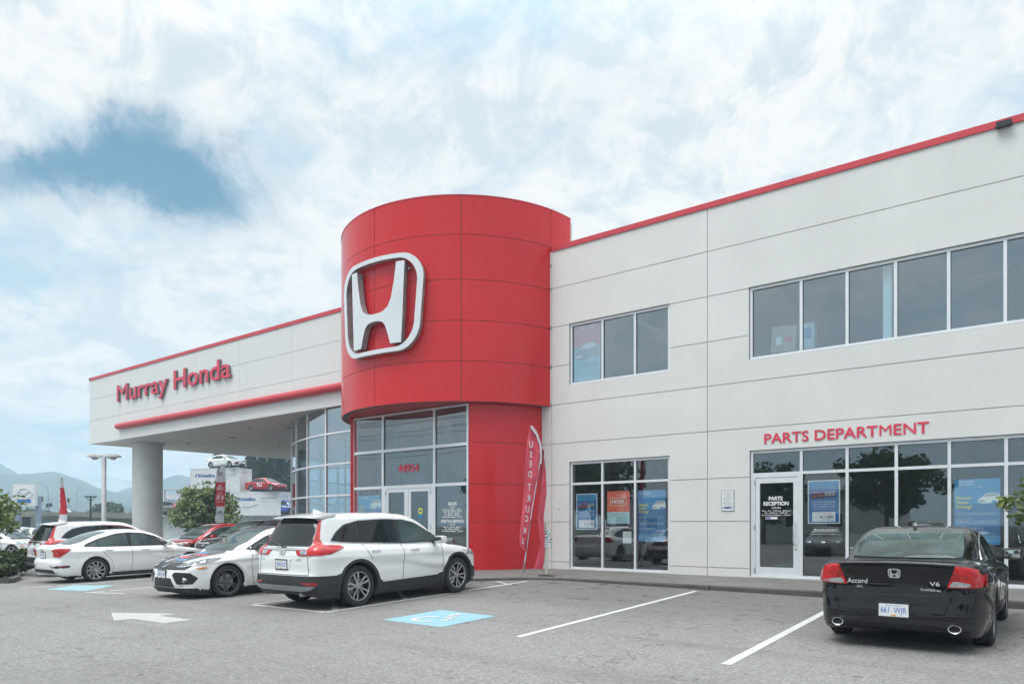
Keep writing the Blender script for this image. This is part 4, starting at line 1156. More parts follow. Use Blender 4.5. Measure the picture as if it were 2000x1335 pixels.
# the lot near the camera (follows the fall of the ground), then land out to the hills
lot = sheet('car_park', -80, 40, -45, 75, 120, 120, gz, asph)
land_m = mat('far_land', (.075, .09, .05), .95, var=.35, scale=.02, detail=8)
lv = []; 
for rr_ in (0,):
    a = 1650
    ring = [(-80, -45), (40, -45), (40, 75), (-80, 75)]; outr = [(-a, -a), (a, -a), (a, a), (-a, a)]
def zl(x, y): return gz(x, y) - .03
pts = []
for (x, y) in ring: pts.append((x, y, -.25))
for (x, y) in outr: pts.append((x, y, -.9))
land = mesh_obj('land', pts, [(0, 1, 5, 4), (1, 2, 6, 5), (2, 3, 7, 6), (3, 0, 4, 7)], land_m); land['kind'] = 'structure'
sk = mesh_obj('lot_edge', [(x, y, z) for x, y in ring for z in (gz(x, y), -.26)], [(0, 1, 3, 2), (2, 3, 5, 4), (4, 5, 7, 6), (6, 7, 1, 0)], asph); sk['kind'] = 'structure'

# ------------------------------------------------------------------ sidewalk with kerb
kerb_m = mat('kerb_concrete', (.085, .082, .072), .9, var=.15, scale=2.5, bump=.5, bscale=80)
walk_m = mat('sidewalk_concrete', (.165, .158, .145), .9, var=.12, scale=1.8, bump=.4, bscale=90)
KE = [(14, 14.75), (-2.2, 14.78), (-9.6, 14.62), (-10.3, 14.35), (-10.9, 13.75), (-11.5, 13.05), (-12.6, 12.35), (-14.2, 11.95), (-16.2, 11.85), (-18.6, 12.1), (-20.6, 12.9), (-22.0, 14.2), (-23.0, 15.6), (-23.6, 17.0)]
def wz(x, y):      # walk surface
    t = min(max((y - 12) / 5.5, 0), 1); return .175 + .025 * t
walk = empty('sidewalk'); walk['kind'] = 'structure'
mb = MB(); n = len(KE)
KW = .16
inn = []
for i, (x, y) in enumerate(KE):
    a = Vector(KE[max(i - 1, 0)]); b = Vector(KE[min(i + 1, n - 1)]); d = (b - a).normalized(); nn = Vector((d.y, -d.x))
    inn.append((x + nn.x * KW, y + nn.y * KW))
for i in range(n - 1):
    (x0, y0), (x1, y1) = KE[i], KE[i + 1]; (a0, b0), (a1, b1) = inn[i], inn[i + 1]
    k = max(1, int(math.dist(KE[i], KE[i + 1]) / 3.05))
    for j in range(k):
        t0, t1 = j / k, (j + 1) / k - .004
        def L_(p, q, t): return (p[0] + (q[0] - p[0]) * t, p[1] + (q[1] - p[1]) * t)
        p0, p1, q0, q1 = L_((x0, y0), (x1, y1), t0), L_((x0, y0), (x1, y1), t1), L_((a0, b0), (a1, b1), t0), L_((a0, b0), (a1, b1), t1)
        m_ = MB()
        z0, z1 = wz(*p0) - .0, wz(*p1) - .0
        d0 = Vector((q0[0] - p0[0], q0[1] - p0[1])).normalized() * .02
        vv_ = [(p0[0], p0[1], -.1), (p1[0], p1[1], -.1), (p1[0], p1[1], z1 - .02), (p0[0], p0[1], z0 - .02),
               (p0[0] + d0.x, p0[1] + d0.y, z0), (p1[0] + d0.x, p1[1] + d0.y, z1), (q1[0], q1[1], z1), (q0[0], q0[1], z0), (q0[0], q0[1], -.1), (q1[0], q1[1], -.1)]
        m_.add(vv_, [(0, 1, 2, 3), (3, 2, 5, 4), (4, 5, 6, 7), (7, 6, 9, 8), (0, 3, 4, 7, 8), (1, 9, 6, 5, 2)])
        m_.build('kerb', kerb_m, walk)
# slabs: strips 1.5 m long running to the wall, with thin control joints
def inner_y(x):
    best = None
    for i in range(n - 1):
        (ax, ay), (bx, by) = inn[i], inn[i + 1]
        lo, hi = min(ax, bx), max(ax, bx)
        if lo <= x <= hi and hi > lo:
            t = (x - ax) / (bx - ax); y = ay + (by - ay) * t
            best = y if best is None else min(best, y)
    return best
x = 13.5
while x > -23.2:
    x1 = x - 1.52
    xs = [x - .006, x - .5, x - 1.0, x1 + .006]
    m_ = MB(); ok = True; v = []
    for xx in xs:
        y0 = inner_y(xx)
        if y0 is None: ok = False; break
        v += [(xx, y0 + .008, wz(xx, y0) - .001), (xx, 17.9, wz(xx, 17.5)), (xx, y0 + .008, .0), (xx, 17.9, .0)]
    if ok:
        f = []
        for i in range(3): f += [(i * 4, i * 4 + 1, i * 4 + 5, i * 4 + 4), (i * 4 + 2, i * 4, i * 4 + 4, i * 4 + 6)]
        f += [(0, 2, 3, 1), (12, 13, 15, 14)]
        m_.add(v, f); m_.build('slab', walk_m, walk)
    x = x1
gv = []
mb = MB()
gr = mesh_obj('joint_bed', [(14, 14.9, .15), (-10, 14.8, .15), (-12.6, 12.5, .15), (-18.6, 12.3, .15), (-22.5, 15.6, .15), (-23, 17.9, .15), (14, 17.9, .15)], [tuple(range(7))], kerb_m, walk)

# ------------------------------------------------------------------ painted markings
def mark_mat(name, col, wear=.35):
    m = bpy.data.materials.new(name); m.use_nodes = True; t = m.node_tree; b = t.nodes['Principled BSDF']
    g = N(t, 'ShaderNodeTexCoord'); n = N(t, 'ShaderNodeTexNoise'); n.inputs['Scale'].default_value = 9; n.inputs['Detail'].default_value = 8; n.inputs['Roughness'].default_value = .75
    Lk(t, g.outputs['Object'], n.inputs[0])
    f = M(t, 'MULTIPLY', SMOOTH(t, n.outputs['Fac'], .50, .68), wear)
    Lk(t, MIX(t, f, col, (.24, .235, .225)), b.inputs['Base Color']); b.inputs['Roughness'].default_value = .75
    v = N(t, 'ShaderNodeTexVoronoi'); v.inputs['Scale'].default_value = 55; Lk(t, g.outputs['Object'], v.inputs['Vector'])
    bp = N(t, 'ShaderNodeBump'); bp.inputs['Strength'].default_value = .5; bp.inputs['Distance'].default_value = .005
    Lk(t, v.outputs['Distance'], bp.inputs['Height']); Lk(t, bp.outputs[0], b.inputs['Normal'])
    return m
mark_w = mark_mat('white_road_paint', (.56, .56, .53), .5); mark_w2 = mark_mat('worn_white_road_paint', (.44, .44, .42), .9)
mark_b = mark_mat('blue_road_paint', (.24, .43, .51), .4); mark_b2 = mark_mat('faded_blue_road_paint', (.27, .45, .52), .7)
def flat_poly(name, poly, m, label, dz=.004, group=None, res=.35):
    pts = []
    for i in range(len(poly)):
        a, b = poly[i], poly[(i + 1) % len(poly)]; k = max(1, int(math.dist(a, b) / res))
        for j in range(k): pts.append((a[0] + (b[0] - a[0]) * j / k, a[1] + (b[1] - a[1]) * j / k))
    nb = len(pts)
    vv_, _, ff, _, _, _ = delaunay_2d_cdt([Vector(p) for p in pts], [(i, (i + 1) % nb) for i in range(nb)], [], 1, 1e-6)
    ff = [tuple(f) if (vv_[f[1]] - vv_[f[0]]).cross(vv_[f[2]] - vv_[f[0]]) > 0 else tuple(reversed(f)) for f in ff]
    o = mesh_obj(name, [(p.x, p.y, gz(p.x, p.y) + dz) for p in vv_], ff, m)
    if label is None: o['kind'] = 'structure'
    else: tag(o, label, 'road marking', group)
    return o
def stripe(p, q, w, m, label, name='parking_line', dz=.004, group=None):
    a, b = Vector(p), Vector(q); d = (b - a).normalized(); nn = Vector((-d.y, d.x)) * w / 2
    return flat_poly(name, [tuple(a + nn), tuple(a - nn), tuple(b - nn), tuple(b + nn)], m, label, dz, group)
G = 'white parking bay lines'
stripe((-5.63, 7.55), (-6.02, 14.3), .10, mark_w, 'long white bay line between the blue wheelchair square and the black coupe bay', group=G)
stripe((-2.77, 7.37), (-3.12, 14.4), .11, mark_w, 'white bay line running in beside the left rear wheel of the black coupe', group=G)
stripe((.25, 7.3), (.0, 14.4), .11, mark_w, 'white bay line on the far side of the black coupe', group=G)
stripe((-9.79, 7.71), (-10.12, 13.95), .10, mark_w, 'white line of the hatched zone running beside the wheels of the foreground white SUV', group=G)
stripe((-11.8, 7.64), (-9.79, 7.71), .10, mark_w, 'short white line closing the hatched zone behind the foreground white SUV', group=G)
stripe((-11.85, 7.7), (-12.15, 12.6), .09, mark_w2, 'worn white line under the left side of the foreground white SUV', group=G)
GH = 'diagonal hatch stripes under the foreground SUV'
for i, y in enumerate((8.0, 9.7, 11.3, 13.0)):
    stripe((-9.9, y), (-11.6 if i < 3 else -10.75, y + 1.35 if i < 3 else y + .55), .10, mark_w2, ['diagonal hatch stripe nearest the rear bumper of the white SUV', 'second diagonal hatch stripe behind the near rear wheel of the white SUV', 'third diagonal hatch stripe between the wheels of the white SUV', 'last diagonal hatch stripe in front of the white SUV by the kerb'][i], dz=.006, group=GH)
sq = flat_poly('wheelchair_square', [(-8.31, 7.64), (-7.05, 7.60), (-7.10, 8.93), (-8.35, 9.0)], mark_b, 'light blue painted square with a white wheelchair symbol in front of the sidewalk')
# the wheelchair symbol: drawn in its own frame (u along the bay to the left, v towards the viewer)
def sym(parts, cx, cy, s, ang, m, parent, dz):
    ca, sa = math.cos(ang), math.sin(ang)
    for poly in parts:
        pts = [(cx + s * (u * ca - v * sa), cy + s * (u * sa + v * ca)) for u, v in poly]
        o = flat_poly('symbol', pts, m, 'x', dz, None, .2)
        for k in ('label', 'category'): del o[k]
        o.name = 'symbol'; adopt(o, parent)
def arcpoly(cx, cy, r0, r1, a0, a1, n=18):
    return [(cx + r1 * math.cos(R(a0 + (a1 - a0) * i / n)), cy + r1 * math.sin(R(a0 + (a1 - a0) * i / n))) for i in range(n + 1)] + [(cx + r0 * math.cos(R(a1 + (a0 - a1) * i / n)), cy + r0 * math.sin(R(a1 + (a0 - a1) * i / n))) for i in range(n + 1)]
WC = [arcpoly(-.02, -.20, .20, .29, 100, 330), arcpoly(-.02, .42, 0.001, .085, 0, 359), [(-.07, .33), (.03, .33), (.045, .03), (.20, .03), (.27, -.25), (.36, -.22), (.34, -.14), (.29, -.16), (.24, .11), (.04, .12), (.035, .16), (.19, .16), (.19, .22), (.03, .22), (-.07, .22), (-.05, -.02), (-.06, -.05)]]
sym(WC, -7.72, 8.28, 1.0, R(-2), mark_w, sq, .008)
sq2 = flat_poly('wheelchair_square', [(-19.15, 6.87), (-17.91, 7.26), (-18.85, 8.32), (-20.12, 7.86)], mark_b2, 'faded blue painted square beside the white sedan on the left')
ar = flat_poly('direction_arrow', [(-12.64, 5.52), (-11.54, 5.08), (-11.50, 5.36), (-10.62, 5.40), (-10.70, 5.86), (-11.55, 5.80), (-11.62, 6.12)], mark_w2, 'white painted arrow on the open asphalt pointing left')
stripe((-17.38, 7.05), (-16.28, 7.42), .10, mark_w, 'short white corner line left of the white hatchback', group=G)
stripe((-17.30, 7.1), (-17.45, 9.6), .10, mark_w, 'white bay line between the faded blue square and the white hatchback', group=G)
stripe((-20.26, 6.74), (-20.4, 11.2), .11, mark_w, 'white bay line along the right side of the white sedan', group=G)
stripe((-23.2, 6.9), (-23.4, 11.5), .11, mark_w2, 'white bay line between the white sedan and the white SUV on the left', group=G)
stripe((-26.1, 7.7), (-26.3, 12), .11, mark_w2, 'white bay line left of the white SUV on the left', group=G)
stripe((-29.2, 8.6), (-29.4, 12.5), .11, mark_w2, 'leftmost white bay line by the shrubs', group=G)
# ------------------------------------------------------------------ the dealership building
bld = empty('dealership_building', (-12, 17.5, .2))
tag(bld, 'two storey white car dealership with a red round entrance drum and a wide canopy', 'building')
BO = Vector((12, -17.5, -.2))          # child coordinates: world minus the building origin
class WB(MB):
    """builder in world coordinates whose objects hang under the building"""
    def build(s, name, mats, parent=None, smooth=False, bevel=0.0, **k):
        s.v = [(x + 12, y - 17.5, z - .2) for x, y, z in s.v]
        return MB.build(s, name, mats, parent or bld, smooth, None, bevel)
def cells(x0, x1, z0, z1, openings):
    xs = sorted({x0, x1} | {v for o in openings for v in o[:2] if x0 < v < x1}); zs = sorted({z0, z1} | {v for o in openings for v in o[2:] if z0 < v < z1})
    g = {}
    for i in range(len(xs) - 1):
        for j in range(len(zs) - 1):
            cx, cz = (xs[i] + xs[i + 1]) / 2, (zs[j] + zs[j + 1]) / 2
            g[i, j] = not any(o[0] < cx < o[1] and o[2] < cz < o[3] for o in openings)
    return xs, zs, g
def slab_panel(mb, x0, x1, z0, z1, openings, yf, yb, back=False):
    """vertical slab in the XZ plane with rectangular openings: front, edges"""
    xs, zs, g = cells(x0, x1, z0, z1, openings)
    for (i, j), on in g.items():
        if not on: continue
        a, b, c, d = xs[i], xs[i + 1], zs[j], zs[j + 1]
        mb.add([(a, yf, c), (b, yf, c), (b, yf, d), (a, yf, d)], [(0, 1, 2, 3)])
        if back: mb.add([(a, yb, c), (b, yb, c), (b, yb, d), (a, yb, d)], [(3, 2, 1, 0)])
        for (di, dj, p, q) in ((-1, 0, (a, c), (a, d)), (1, 0, (b, d), (b, c)), (0, -1, (b, c), (a, c)), (0, 1, (a, d), (b, d))):
            if not g.get((i + di, j + dj), False):
                mb.add([(p[0], yf, p[1]), (q[0], yf, q[1]), (q[0], yb, q[1]), (p[0], yb, p[1])], [(0, 1, 2, 3)])
LV = [.20, .41, 1.571, 2.65, 3.85, 4.995, 6.12, 7.27, 8.41, 9.50]
WX0, WX1 = -12.15, 13.0
OPEN = [(-11.205, -8.081, .205, 3.30), (-11.209, -8.081, 5.507, 7.293), (-5.98, 9.9, .205, 3.295), (-5.997, 9.9, 5.507, 7.295)]
FY = 17.5
wing = WB(); slab_panel(wing, WX0, WX1, .0, 9.5, OPEN, FY + .022, FY + .30, back=True)
wing = wing.build('wall', wall_d)
VJ0 = [-12.15, -11.809, -7.047, 4.2, 13.0]; VJ1 = [-12.15, -11.809, -7.047, -.953, 4.2, 13.0]
gp = .011
for j in range(len(LV) - 1):
    VJ = VJ0
    for i in range(len(VJ) - 1):
        xa_, xb_, za_, zb_ = VJ[i] + (gp if i else 0), VJ[i + 1] - gp, LV[j] + (gp if j else -.1), LV[j + 1] - (gp if j < len(LV) - 2 else 0)
        spans = [(xa_, xb_)]
        for o_ in OPEN:            # an opening as tall as the row cuts the panel in two
            if o_[2] <= za_ + .02 and o_[3] >= zb_ - .02:
                spans = [q for a, b in spans for q in ((a, min(b, o_[0])), (max(a, o_[1]), b)) if q[1] - q[0] > .01] if any(a < o_[1] and b > o_[0] for a, b in spans) else spans
        for (a, b) in spans:
            m_ = WB(); slab_panel(m_, a, b, za_, zb_, OPEN, FY, FY + .021)
            if m_.f: m_.build('wall_panel', wall_m, wing)
# parapet trim, roof, side and rear walls
def trim(x0, x1, y=FY, name='parapet_trim', zt=9.645, seg=3.66):
    x = x1
    k = 0
    while x > x0 + .01:
        a = max(x - seg, x0); m_ = WB(); m_.box(a + .002, x - .002, y - .03, y + .12, zt - .145, zt); m_.box(a + .002, x - .002, y - .036, y - .03, zt - .145, zt - .13); m_.build(name, redtrim_m); x = a
trim(-11.80, 13.0)
m_ = WB(); m_.box(WX0, WX1, FY + .30, FY + 22, 9.0, 9.2); m_.build('roof', wall_d)
m_ = WB(); m_.box(WX1 - .3, WX1 - .001, FY + .30, FY + 22, 0, 9.5); m_.build('side_wall', wall_m)
m_ = WB(); m_.box(-40, WX1, FY + 22, FY + 22.3, 0, 9.5) if False else m_.box(-20, WX1, FY + 22, FY + 22.3, 0, 9.5); m_.build('rear_wall', wall_m)
# floors and inner rooms
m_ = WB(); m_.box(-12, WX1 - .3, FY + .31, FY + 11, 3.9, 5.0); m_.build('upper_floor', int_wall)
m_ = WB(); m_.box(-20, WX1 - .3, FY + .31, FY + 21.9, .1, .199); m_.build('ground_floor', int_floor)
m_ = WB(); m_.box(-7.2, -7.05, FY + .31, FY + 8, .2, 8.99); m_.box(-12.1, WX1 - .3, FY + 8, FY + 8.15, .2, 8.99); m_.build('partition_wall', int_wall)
# ceiling tiles and furniture seen dimly through the glass
lit = mat('ceiling_light', (.9, .88, .8), .5, emit=((1, .93, .82), 2.2))
for k, (x, y) in enumerate(((-4.2, 20.2), (-2.3, 20.2), (-4.0, 22.8), (-1.6, 22.8), (.6, 21), (-9.6, 20.5))):
    m_ = WB(); m_.box(x - .3, x + .3, y - .08, y + .08, 3.86, 3.898); m_.build('ceiling_light', lit)
m_ = WB(); m_.box(-4.9, -1.2, 20.9, 21.5, .2, 1.25); m_.build('counter', mat('counter', (.30, .27, .22), .5, var=.15))
m_ = WB()
for k in range(5): m_.box(-4.6, -1.0, 24.9, 25.3, .7 + .45 * k, .73 + .45 * k)
m_.box(-4.6, -4.55, 24.9, 25.3, .2, 2.6); m_.box(-1.05, -1.0, 24.9, 25.3, .2, 2.6); m_.build('shelving', int_wall)
# inner columns, mullion screens seen through the left ground floor window
m_ = WB()
for x in (-10.9, -10.0, -9.1): m_.box(x, x + .06, 20.4, 20.46, .2, 3.9)
for z in (1.2, 2.2, 3.1): m_.box(-11.6, -8, 20.4, 20.45, z, z + .06)
m_.build('inner_screen', mat('dark_frame', (.05, .05, .05), .5))
m_ = WB(); m_.box(-3.07, -2.90, 17.72, 17.9, 5.0, 8.9); m_.build('inner_column', mat('pale_column', (.80, .90, .86), .7, var=.02))

# ------------------------------------------------------------------ windows of the right wing
def window(x0, x1, z0, z1, mull, trans, glm, Y=FY, fr=.075, mw=.065, name='window', doors=(), depth=.10, posts=None):
    """aluminium frame with separate panes; mull: x of mullion centres, trans: z of transom centres"""
    yf, yb = Y + .055, Y + .055 + depth
    m_ = WB()
    m_.box(x0 + .012, x1 - .012, yf, yb, z1 - fr, z1 - .012); m_.box(x0 + .012, x1 - .012, yf, yb, z0 + .005, z0 + fr)
    m_.box(x0 + .012, x0 + fr, yf, yb, z0 + fr, z1 - fr); m_.box(x1 - fr, x1 - .012, yf, yb, z0 + fr, z1 - fr)
    for x in mull: m_.box(x - mw / 2, x + mw / 2, yf + .003, yb, z0 + fr, z1 - fr)
    xs = [x0 + fr] + [v for x in mull for v in (x - mw / 2, x + mw / 2)] + [x1 - fr]
    bays = [(xs[i], xs[i + 1]) for i in range(0, len(xs), 2)]
    for (a, b) in bays:
        for z in trans: m_.box(a, b, yf + .003, yb, z - mw / 2, z + mw / 2)
    # sill flashing
    m_.box(x0 + .012, x1 - .012, yf - .05, yf, z0 + .005, z0 + .03)
    w = m_.build(name, alu_m)
    zs = [z0 + fr] + [v for z in trans for v in (z - mw / 2, z + mw / 2)] + [z1 - fr]
    for bi, (a, b) in enumerate(bays):
        for k in range(0, len(zs), 2):
            if (bi, k // 2) in doors: continue
            g = WB(); g.box(a, b, yf + .045, yf + .053, zs[k], zs[k + 1]); g.build('pane', glm, w)
            g = WB()
            for (p, q, r_, s_) in ((a, b, zs[k + 1] - .010, zs[k + 1]), (a, a + .010, zs[k], zs[k + 1] - .010)): g.box(p, q, yf + .030, yf + .044, r_, s_)
            g.build('gasket', black_pl, w)
    return w, bays, zs
window(-11.209, -8.081, 5.507, 7.293, [-10.14, -9.127], [], glass_up)
window(-11.205, -8.081, .205, 3.30, [-10.145, -9.124], [2.664], glass_lo)
window(-5.997, 9.9, 5.507, 7.295, [-4.78, -3.777, -2.793, -1.797, -.815, .18, 1.18, 2.2, 3.2, 4.2, 5.2, 6.2, 7.2, 8.2], [], glass_up)
window(-5.98, 9.9, .205, 3.295, [-4.777, -3.777, -2.781, -1.785, -.80, .2, 1.2, 2.2, 3.2, 4.2, 5.2, 6.2, 7.2, 8.2], [2.71], glass_lo, doors=((0, 0),))
def door(x0, x1, z0, z1, glx, glz, Y, hinge='L', handle='bar', parent=None, glm=glass_lo):
    yf = Y
    m_ = WB(); a, b = glx; c, d = glz
    m_.box(x0, a, yf, yf + .05, z0, z1); m_.box(b, x1, yf, yf + .05, z0, z1); m_.box(a, b, yf, yf + .05, z0, c); m_.box(a, b, yf, yf + .05, d, z1)
    o = m_.build('door', alu_m)
    g = WB(); g.box(a, b, yf + .02, yf + .028, c, d); g.build('pane', glm, o)
    hx = x1 - .05 if hinge == 'L' else x0 + .05
    if handle == 'bar':
        h = WB(); dxh = -.10 if hinge == 'L' else .10
        h.tube([(hx, yf, 1.52), (hx, yf - .07, 1.52), (hx + dxh * .3, yf - .085, 1.50), (hx + dxh * .3, yf - .085, 1.02), (hx, yf - .07, 1.0), (hx, yf, 1.0)], .013, 8); h.build('handle', chrome, o, smooth=True)
        h = WB(); h.cyl((hx, yf - .012, .90), (hx, yf, .90), .022, n=12); h.build('lock', chrome, o)
    for z in (z0 + .15, (z0 + z1) / 2, z1 - .12):
        h = WB(); xx = x0 - .012 if hinge == 'L' else x1 + .012
        h.cyl((xx, yf - .015, z - .06), (xx, yf - .015, z + .06), .015, n=8); h.build('hinge', galv, o)
    return o
m_ = WB(); m_.box(-5.905, -5.862, FY + .058, FY + .155, .21, 2.677); m_.box(-4.85, -4.81, FY + .058, FY + .155, .21, 2.677); m_.box(-5.862, -4.85, FY + .058, FY + .155, 2.63, 2.677); m_.build('door_frame', alu_m)
door(-5.856, -4.855, .225, 2.625, (-5.752, -4.96), (.46, 2.49), FY + .07, 'L')
m_ = WB(); m_.box(-5.862, -4.85, FY + .03, FY + .16, .20, .222); m_.build('threshold', galv)

# ------------------------------------------------------------------ the red drum
DC = (-15.93, 18.5); DR = 4.18; STEP = 38.3
DZ = [4.97, 6.10, 7.24, 8.39, 9.66, 10.76]
def dpt(R_, a, z): return (DC[0] + R_ * math.sin(R(a)), DC[1] - R_ * math.cos(R(a)), z)
drum = WB()
na = 72
def arc_wall(mb, R0, R1, a0, a1, z0, z1, step=2.0):
    n = max(1, int(round((a1 - a0) / step))); v = []
    for i in range(n + 1):
        a = a0 + (a1 - a0) * i / n
        v += [dpt(R1, a, z0), dpt(R1, a, z1), dpt(R0, a, z0), dpt(R0, a, z1)]
    f = []
    for i in range(n):
        k = i * 4; f += [(k, k + 4, k + 5, k + 1), (k + 2, k + 3, k + 7, k + 6), (k + 1, k + 5, k + 7, k + 3), (k, k + 2, k + 6, k + 4)]
    f += [(0, 1, 3, 2), (n * 4, n * 4 + 2, n * 4 + 3, n * 4 + 1)]
    mb.add(v, f)
arc_wall(drum, DR - .20, DR - .016, -89.0, 89.0, 4.975, 10.70)
drum.m = [0] * len(drum.f)
drum = drum.build('entrance_drum', joint_m)
aa = [-89.0, -2 * STEP, -STEP, 0, STEP, 2 * STEP, 89.0]
for i in range(len(aa) - 1):
    for j in range(len(DZ) - 1):
        m_ = WB(); ga = .115
        arc_wall(m_, DR - .04, DR, aa[i] + (ga if i else 0), aa[i + 1] - (ga if i < len(aa) - 2 else 0), DZ[j] + (.008 if j else 0), DZ[j + 1] - (.008 if j < len(DZ) - 2 else 0), 1.6)
        m_.build('cladding_panel', red_m, drum, smooth=True)
# cap on top, back wall of the drum, soffit
m_ = WB(); arc_wall(m_, DR - .22, DR + .012, -89.0, 89.0, 10.755, 10.785); m_.build('drum_cap', redtrim_m, drum)
m_ = WB(); m_.box(DC[0] - 4.1, DC[0] + 4.1, DC[1] + .0, DC[1] + .15, 9.2, 10.72); m_.build('drum_back', wall_d, drum)
m_ = WB(); v = [dpt(DR - .03, -89 + 178 * i / 60, 4.985) for i in range(61)]; m_.add(v + [(a, b, 5.10) for a, b, c in v], [tuple(range(61)), tuple(range(121, 60, -1))]); m_.build('drum_soffit', mat('red_soffit', (.50, .04, .045), .5, var=.03), drum)
m_ = WB(); v = [dpt(DR - .21, -89 + 178 * i / 60, 10.2) for i in range(61)]; m_.add(v, [tuple(range(61))]); m_.build('drum_roof', wall_d, drum)
# lower red pier on the right, slim red jamb on the left
PR = 3.89
PZ = [.18, 1.571, 2.65, 3.85, 4.984]
pa0 = math.degrees(math.asin((-13.36 - DC[0]) / PR)); pa1 = 90 - math.degrees(math.asin(1.0 / PR)) + .0
pier = WB(); arc_wall(pier, PR - .2, PR - .014, pa0, 76.2, .12, 4.983); pier = pier.build('red_pier', joint_m)
for j in range(4):
    m_ = WB(); arc_wall(m_, PR - .04, PR, pa0 - .05, 76.0, PZ[j] + (.007 if j else 0), PZ[j + 1] - .007, 1.6); m_.build('cladding_panel', red_m, pier, smooth=True)
m_ = WB(); m_.box(-12.16, -12.155, FY - .01, FY + .3, .1, 4.98); m_.build('pier_return', wall_m, pier)
m_ = WB(); arc_wall(m_, PR - .25, PR, -76.0, -38.9, .12, 4.983); m_.build('red_jamb', red_m, smooth=False)

# ------------------------------------------------------------------ entrance glazing (flat, under the drum)
EY = 15.50
window(-18.36, -13.37, .2, 4.97, [-16.935, -14.712], [2.665, 3.81], glass_ent, Y=EY, fr=.07, mw=.09, doors=((1, 0),))
m_ = WB(); m_.box(-16.89, -16.79, EY + .058, EY + .155, .21, 2.62); m_.box(-14.857, -14.757, EY + .058, EY + .155, .21, 2.62); m_.box(-15.87, -15.80, EY + .062, EY + .15, .21, 2.62); m_.box(-16.79, -14.857, EY + .06, EY + .155, 2.60, 2.62); m_.build('door_frame', alu_m)
door(-16.785, -15.875, .225, 2.595, (-16.68, -15.98), (.46, 2.50), EY + .07, 'L')
door(-15.795, -14.862, .225, 2.595, (-15.69, -14.97), (.46, 2.50), EY + .07, 'R')
m_ = WB(); m_.box(-16.8, -14.85, EY + .03, EY + .16, .20, .222); m_.build('threshold', galv)
m_ = WB(); m_.box(-18.9, -12.3, EY + 5.5, EY + 5.6, .2, 6.4); m_.build('lobby_wall', int_wall)
m_ = WB(); m_.box(-18.6, -13.2, EY + 1.9, EY + 5.5, 5.15, 5.3); m_.build('lobby_ceiling', int_wall)
m_ = WB()
for x in (-17.6, -16.6, -15.5, -14.3): m_.box(x, x + .07, EY + 2.6, EY + 2.67, .2, 5.1)
for z in (2.5, 3.6): m_.box(-18.6, -13.2, EY + 2.6, EY + 2.66, z, z + .08)
m_.build('vestibule_screen', mat('vestibule_frame', (.10, .10, .10), .5))

# ------------------------------------------------------------------ curved showroom glass
CC = (-20.8, 29.05); CR_ = 11.5; AS = 8.22
def cpt(R_, a, z): return (CC[0] - R_ * math.sin(R(a)), CC[1] - R_ * math.cos(R(a)), z)
def cbox(mb, R0, R1, a0, a1, z0, z1, n=None):
    n = n or max(1, int(round((a1 - a0) / 2.0))); v = []
    for i in range(n + 1):
        a = a0 + (a1 - a0) * i / n; v += [cpt(R0, a, z0), cpt(R0, a, z1), cpt(R1, a, z0), cpt(R1, a, z1)]
    f = []
    for i in range(n):
        k = i * 4; f += [(k, k + 4, k + 5, k + 1), (k + 2, k + 3, k + 7, k + 6), (k + 1, k + 5, k + 7, k + 3), (k, k + 2, k + 6, k + 4)]
    f += [(0, 1, 3, 2), (n * 4, n * 4 + 2, n * 4 + 3, n * 4 + 1)]
    mb.add(v, f)
rows = [.2, 1.56, 2.61, 3.80, 4.98, 6.03]
CS = 11
for k in range(-1, CS):
    a0 = k * AS; a1 = a0 + AS
    w = WB(); mw = .22
    cbox(w, CR_ - .10, CR_ + .0, a0 - mw, a0 + mw, .2, 6.03, 1)
    for i, z in enumerate(rows):
        h = .035
        cbox(w, CR_ - .09, CR_ - .003, a0 + mw, a1 - mw, z - (h if i else -.005), z + h if i < 5 else z - .0, 4)
    w = w.build('curved_window', alu_m)
    for i in range(5):
        g = WB(); cbox(g, CR_ - .05, CR_ - .042, a0 + mw, a1 - mw, rows[i] + .035, rows[i + 1] - .035, 1); g.build('pane', glass_show, w)
# showroom inside: floor, ceiling, back wall, some display panels and a red pillar
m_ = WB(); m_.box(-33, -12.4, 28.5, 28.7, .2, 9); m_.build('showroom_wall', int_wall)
m_ = WB(); m_.box(-23.2, -22.7, 21.0, 21.4, .2, 6.0); m_.build('display_pillar', mat('display_red', (.45, .04, .07), .5))
m_ = WB()
for x in (-31, -29, -27, -25): m_.box(x, x + .08, 24.0, 24.08, .2, 6)
for z in (2.9, 4.4): m_.box(-32, -19, 24.0, 24.08, z, z + .10)
m_.build('showroom_screen', mat('vestibule_frame', (.1, .1, .1), .5))

# ------------------------------------------------------------------ the canopy
canopy = WB()
SB = 5.97; FT = 9.50
def xl(y): return -42.62 + (y - FY) * .083
canopy.add([(xl(FY), FY + .03, SB + .01), (-12.3, FY + .03, SB + .01), (-12.3, 33, SB + .01), (xl(33), 33, SB + .01), (xl(FY), FY + .03, FT), (-12.3, FY + .03, FT), (-12.3, 33, FT), (xl(33), 33, FT)],
           [(4, 5, 6, 7), (0, 1, 5, 4), (1, 2, 6, 5), (2, 3, 7, 6), (3, 0, 4, 7)])
canopy = canopy.build('canopy', joint_m)
CX_ = [-42.657, -39.06, -35.36, -31.65, -27.99, -24.33, -20.67, -17.0, -12.32]
CZ = [5.97, 7.25, 8.40, 9.50]
for i in range(len(CX_) - 1):
    for j in range(3):
        m_ = WB(); m_.box(CX_[i] + .006, CX_[i + 1] - .006, FY, FY + .029, CZ[j] + (.006 if j else 0), CZ[j + 1] - (.006 if j < 2 else 0)); m_.build('fascia_panel', fascia_m, canopy)
ys = [FY + .03 + 3.87 * k for k in range(5)]
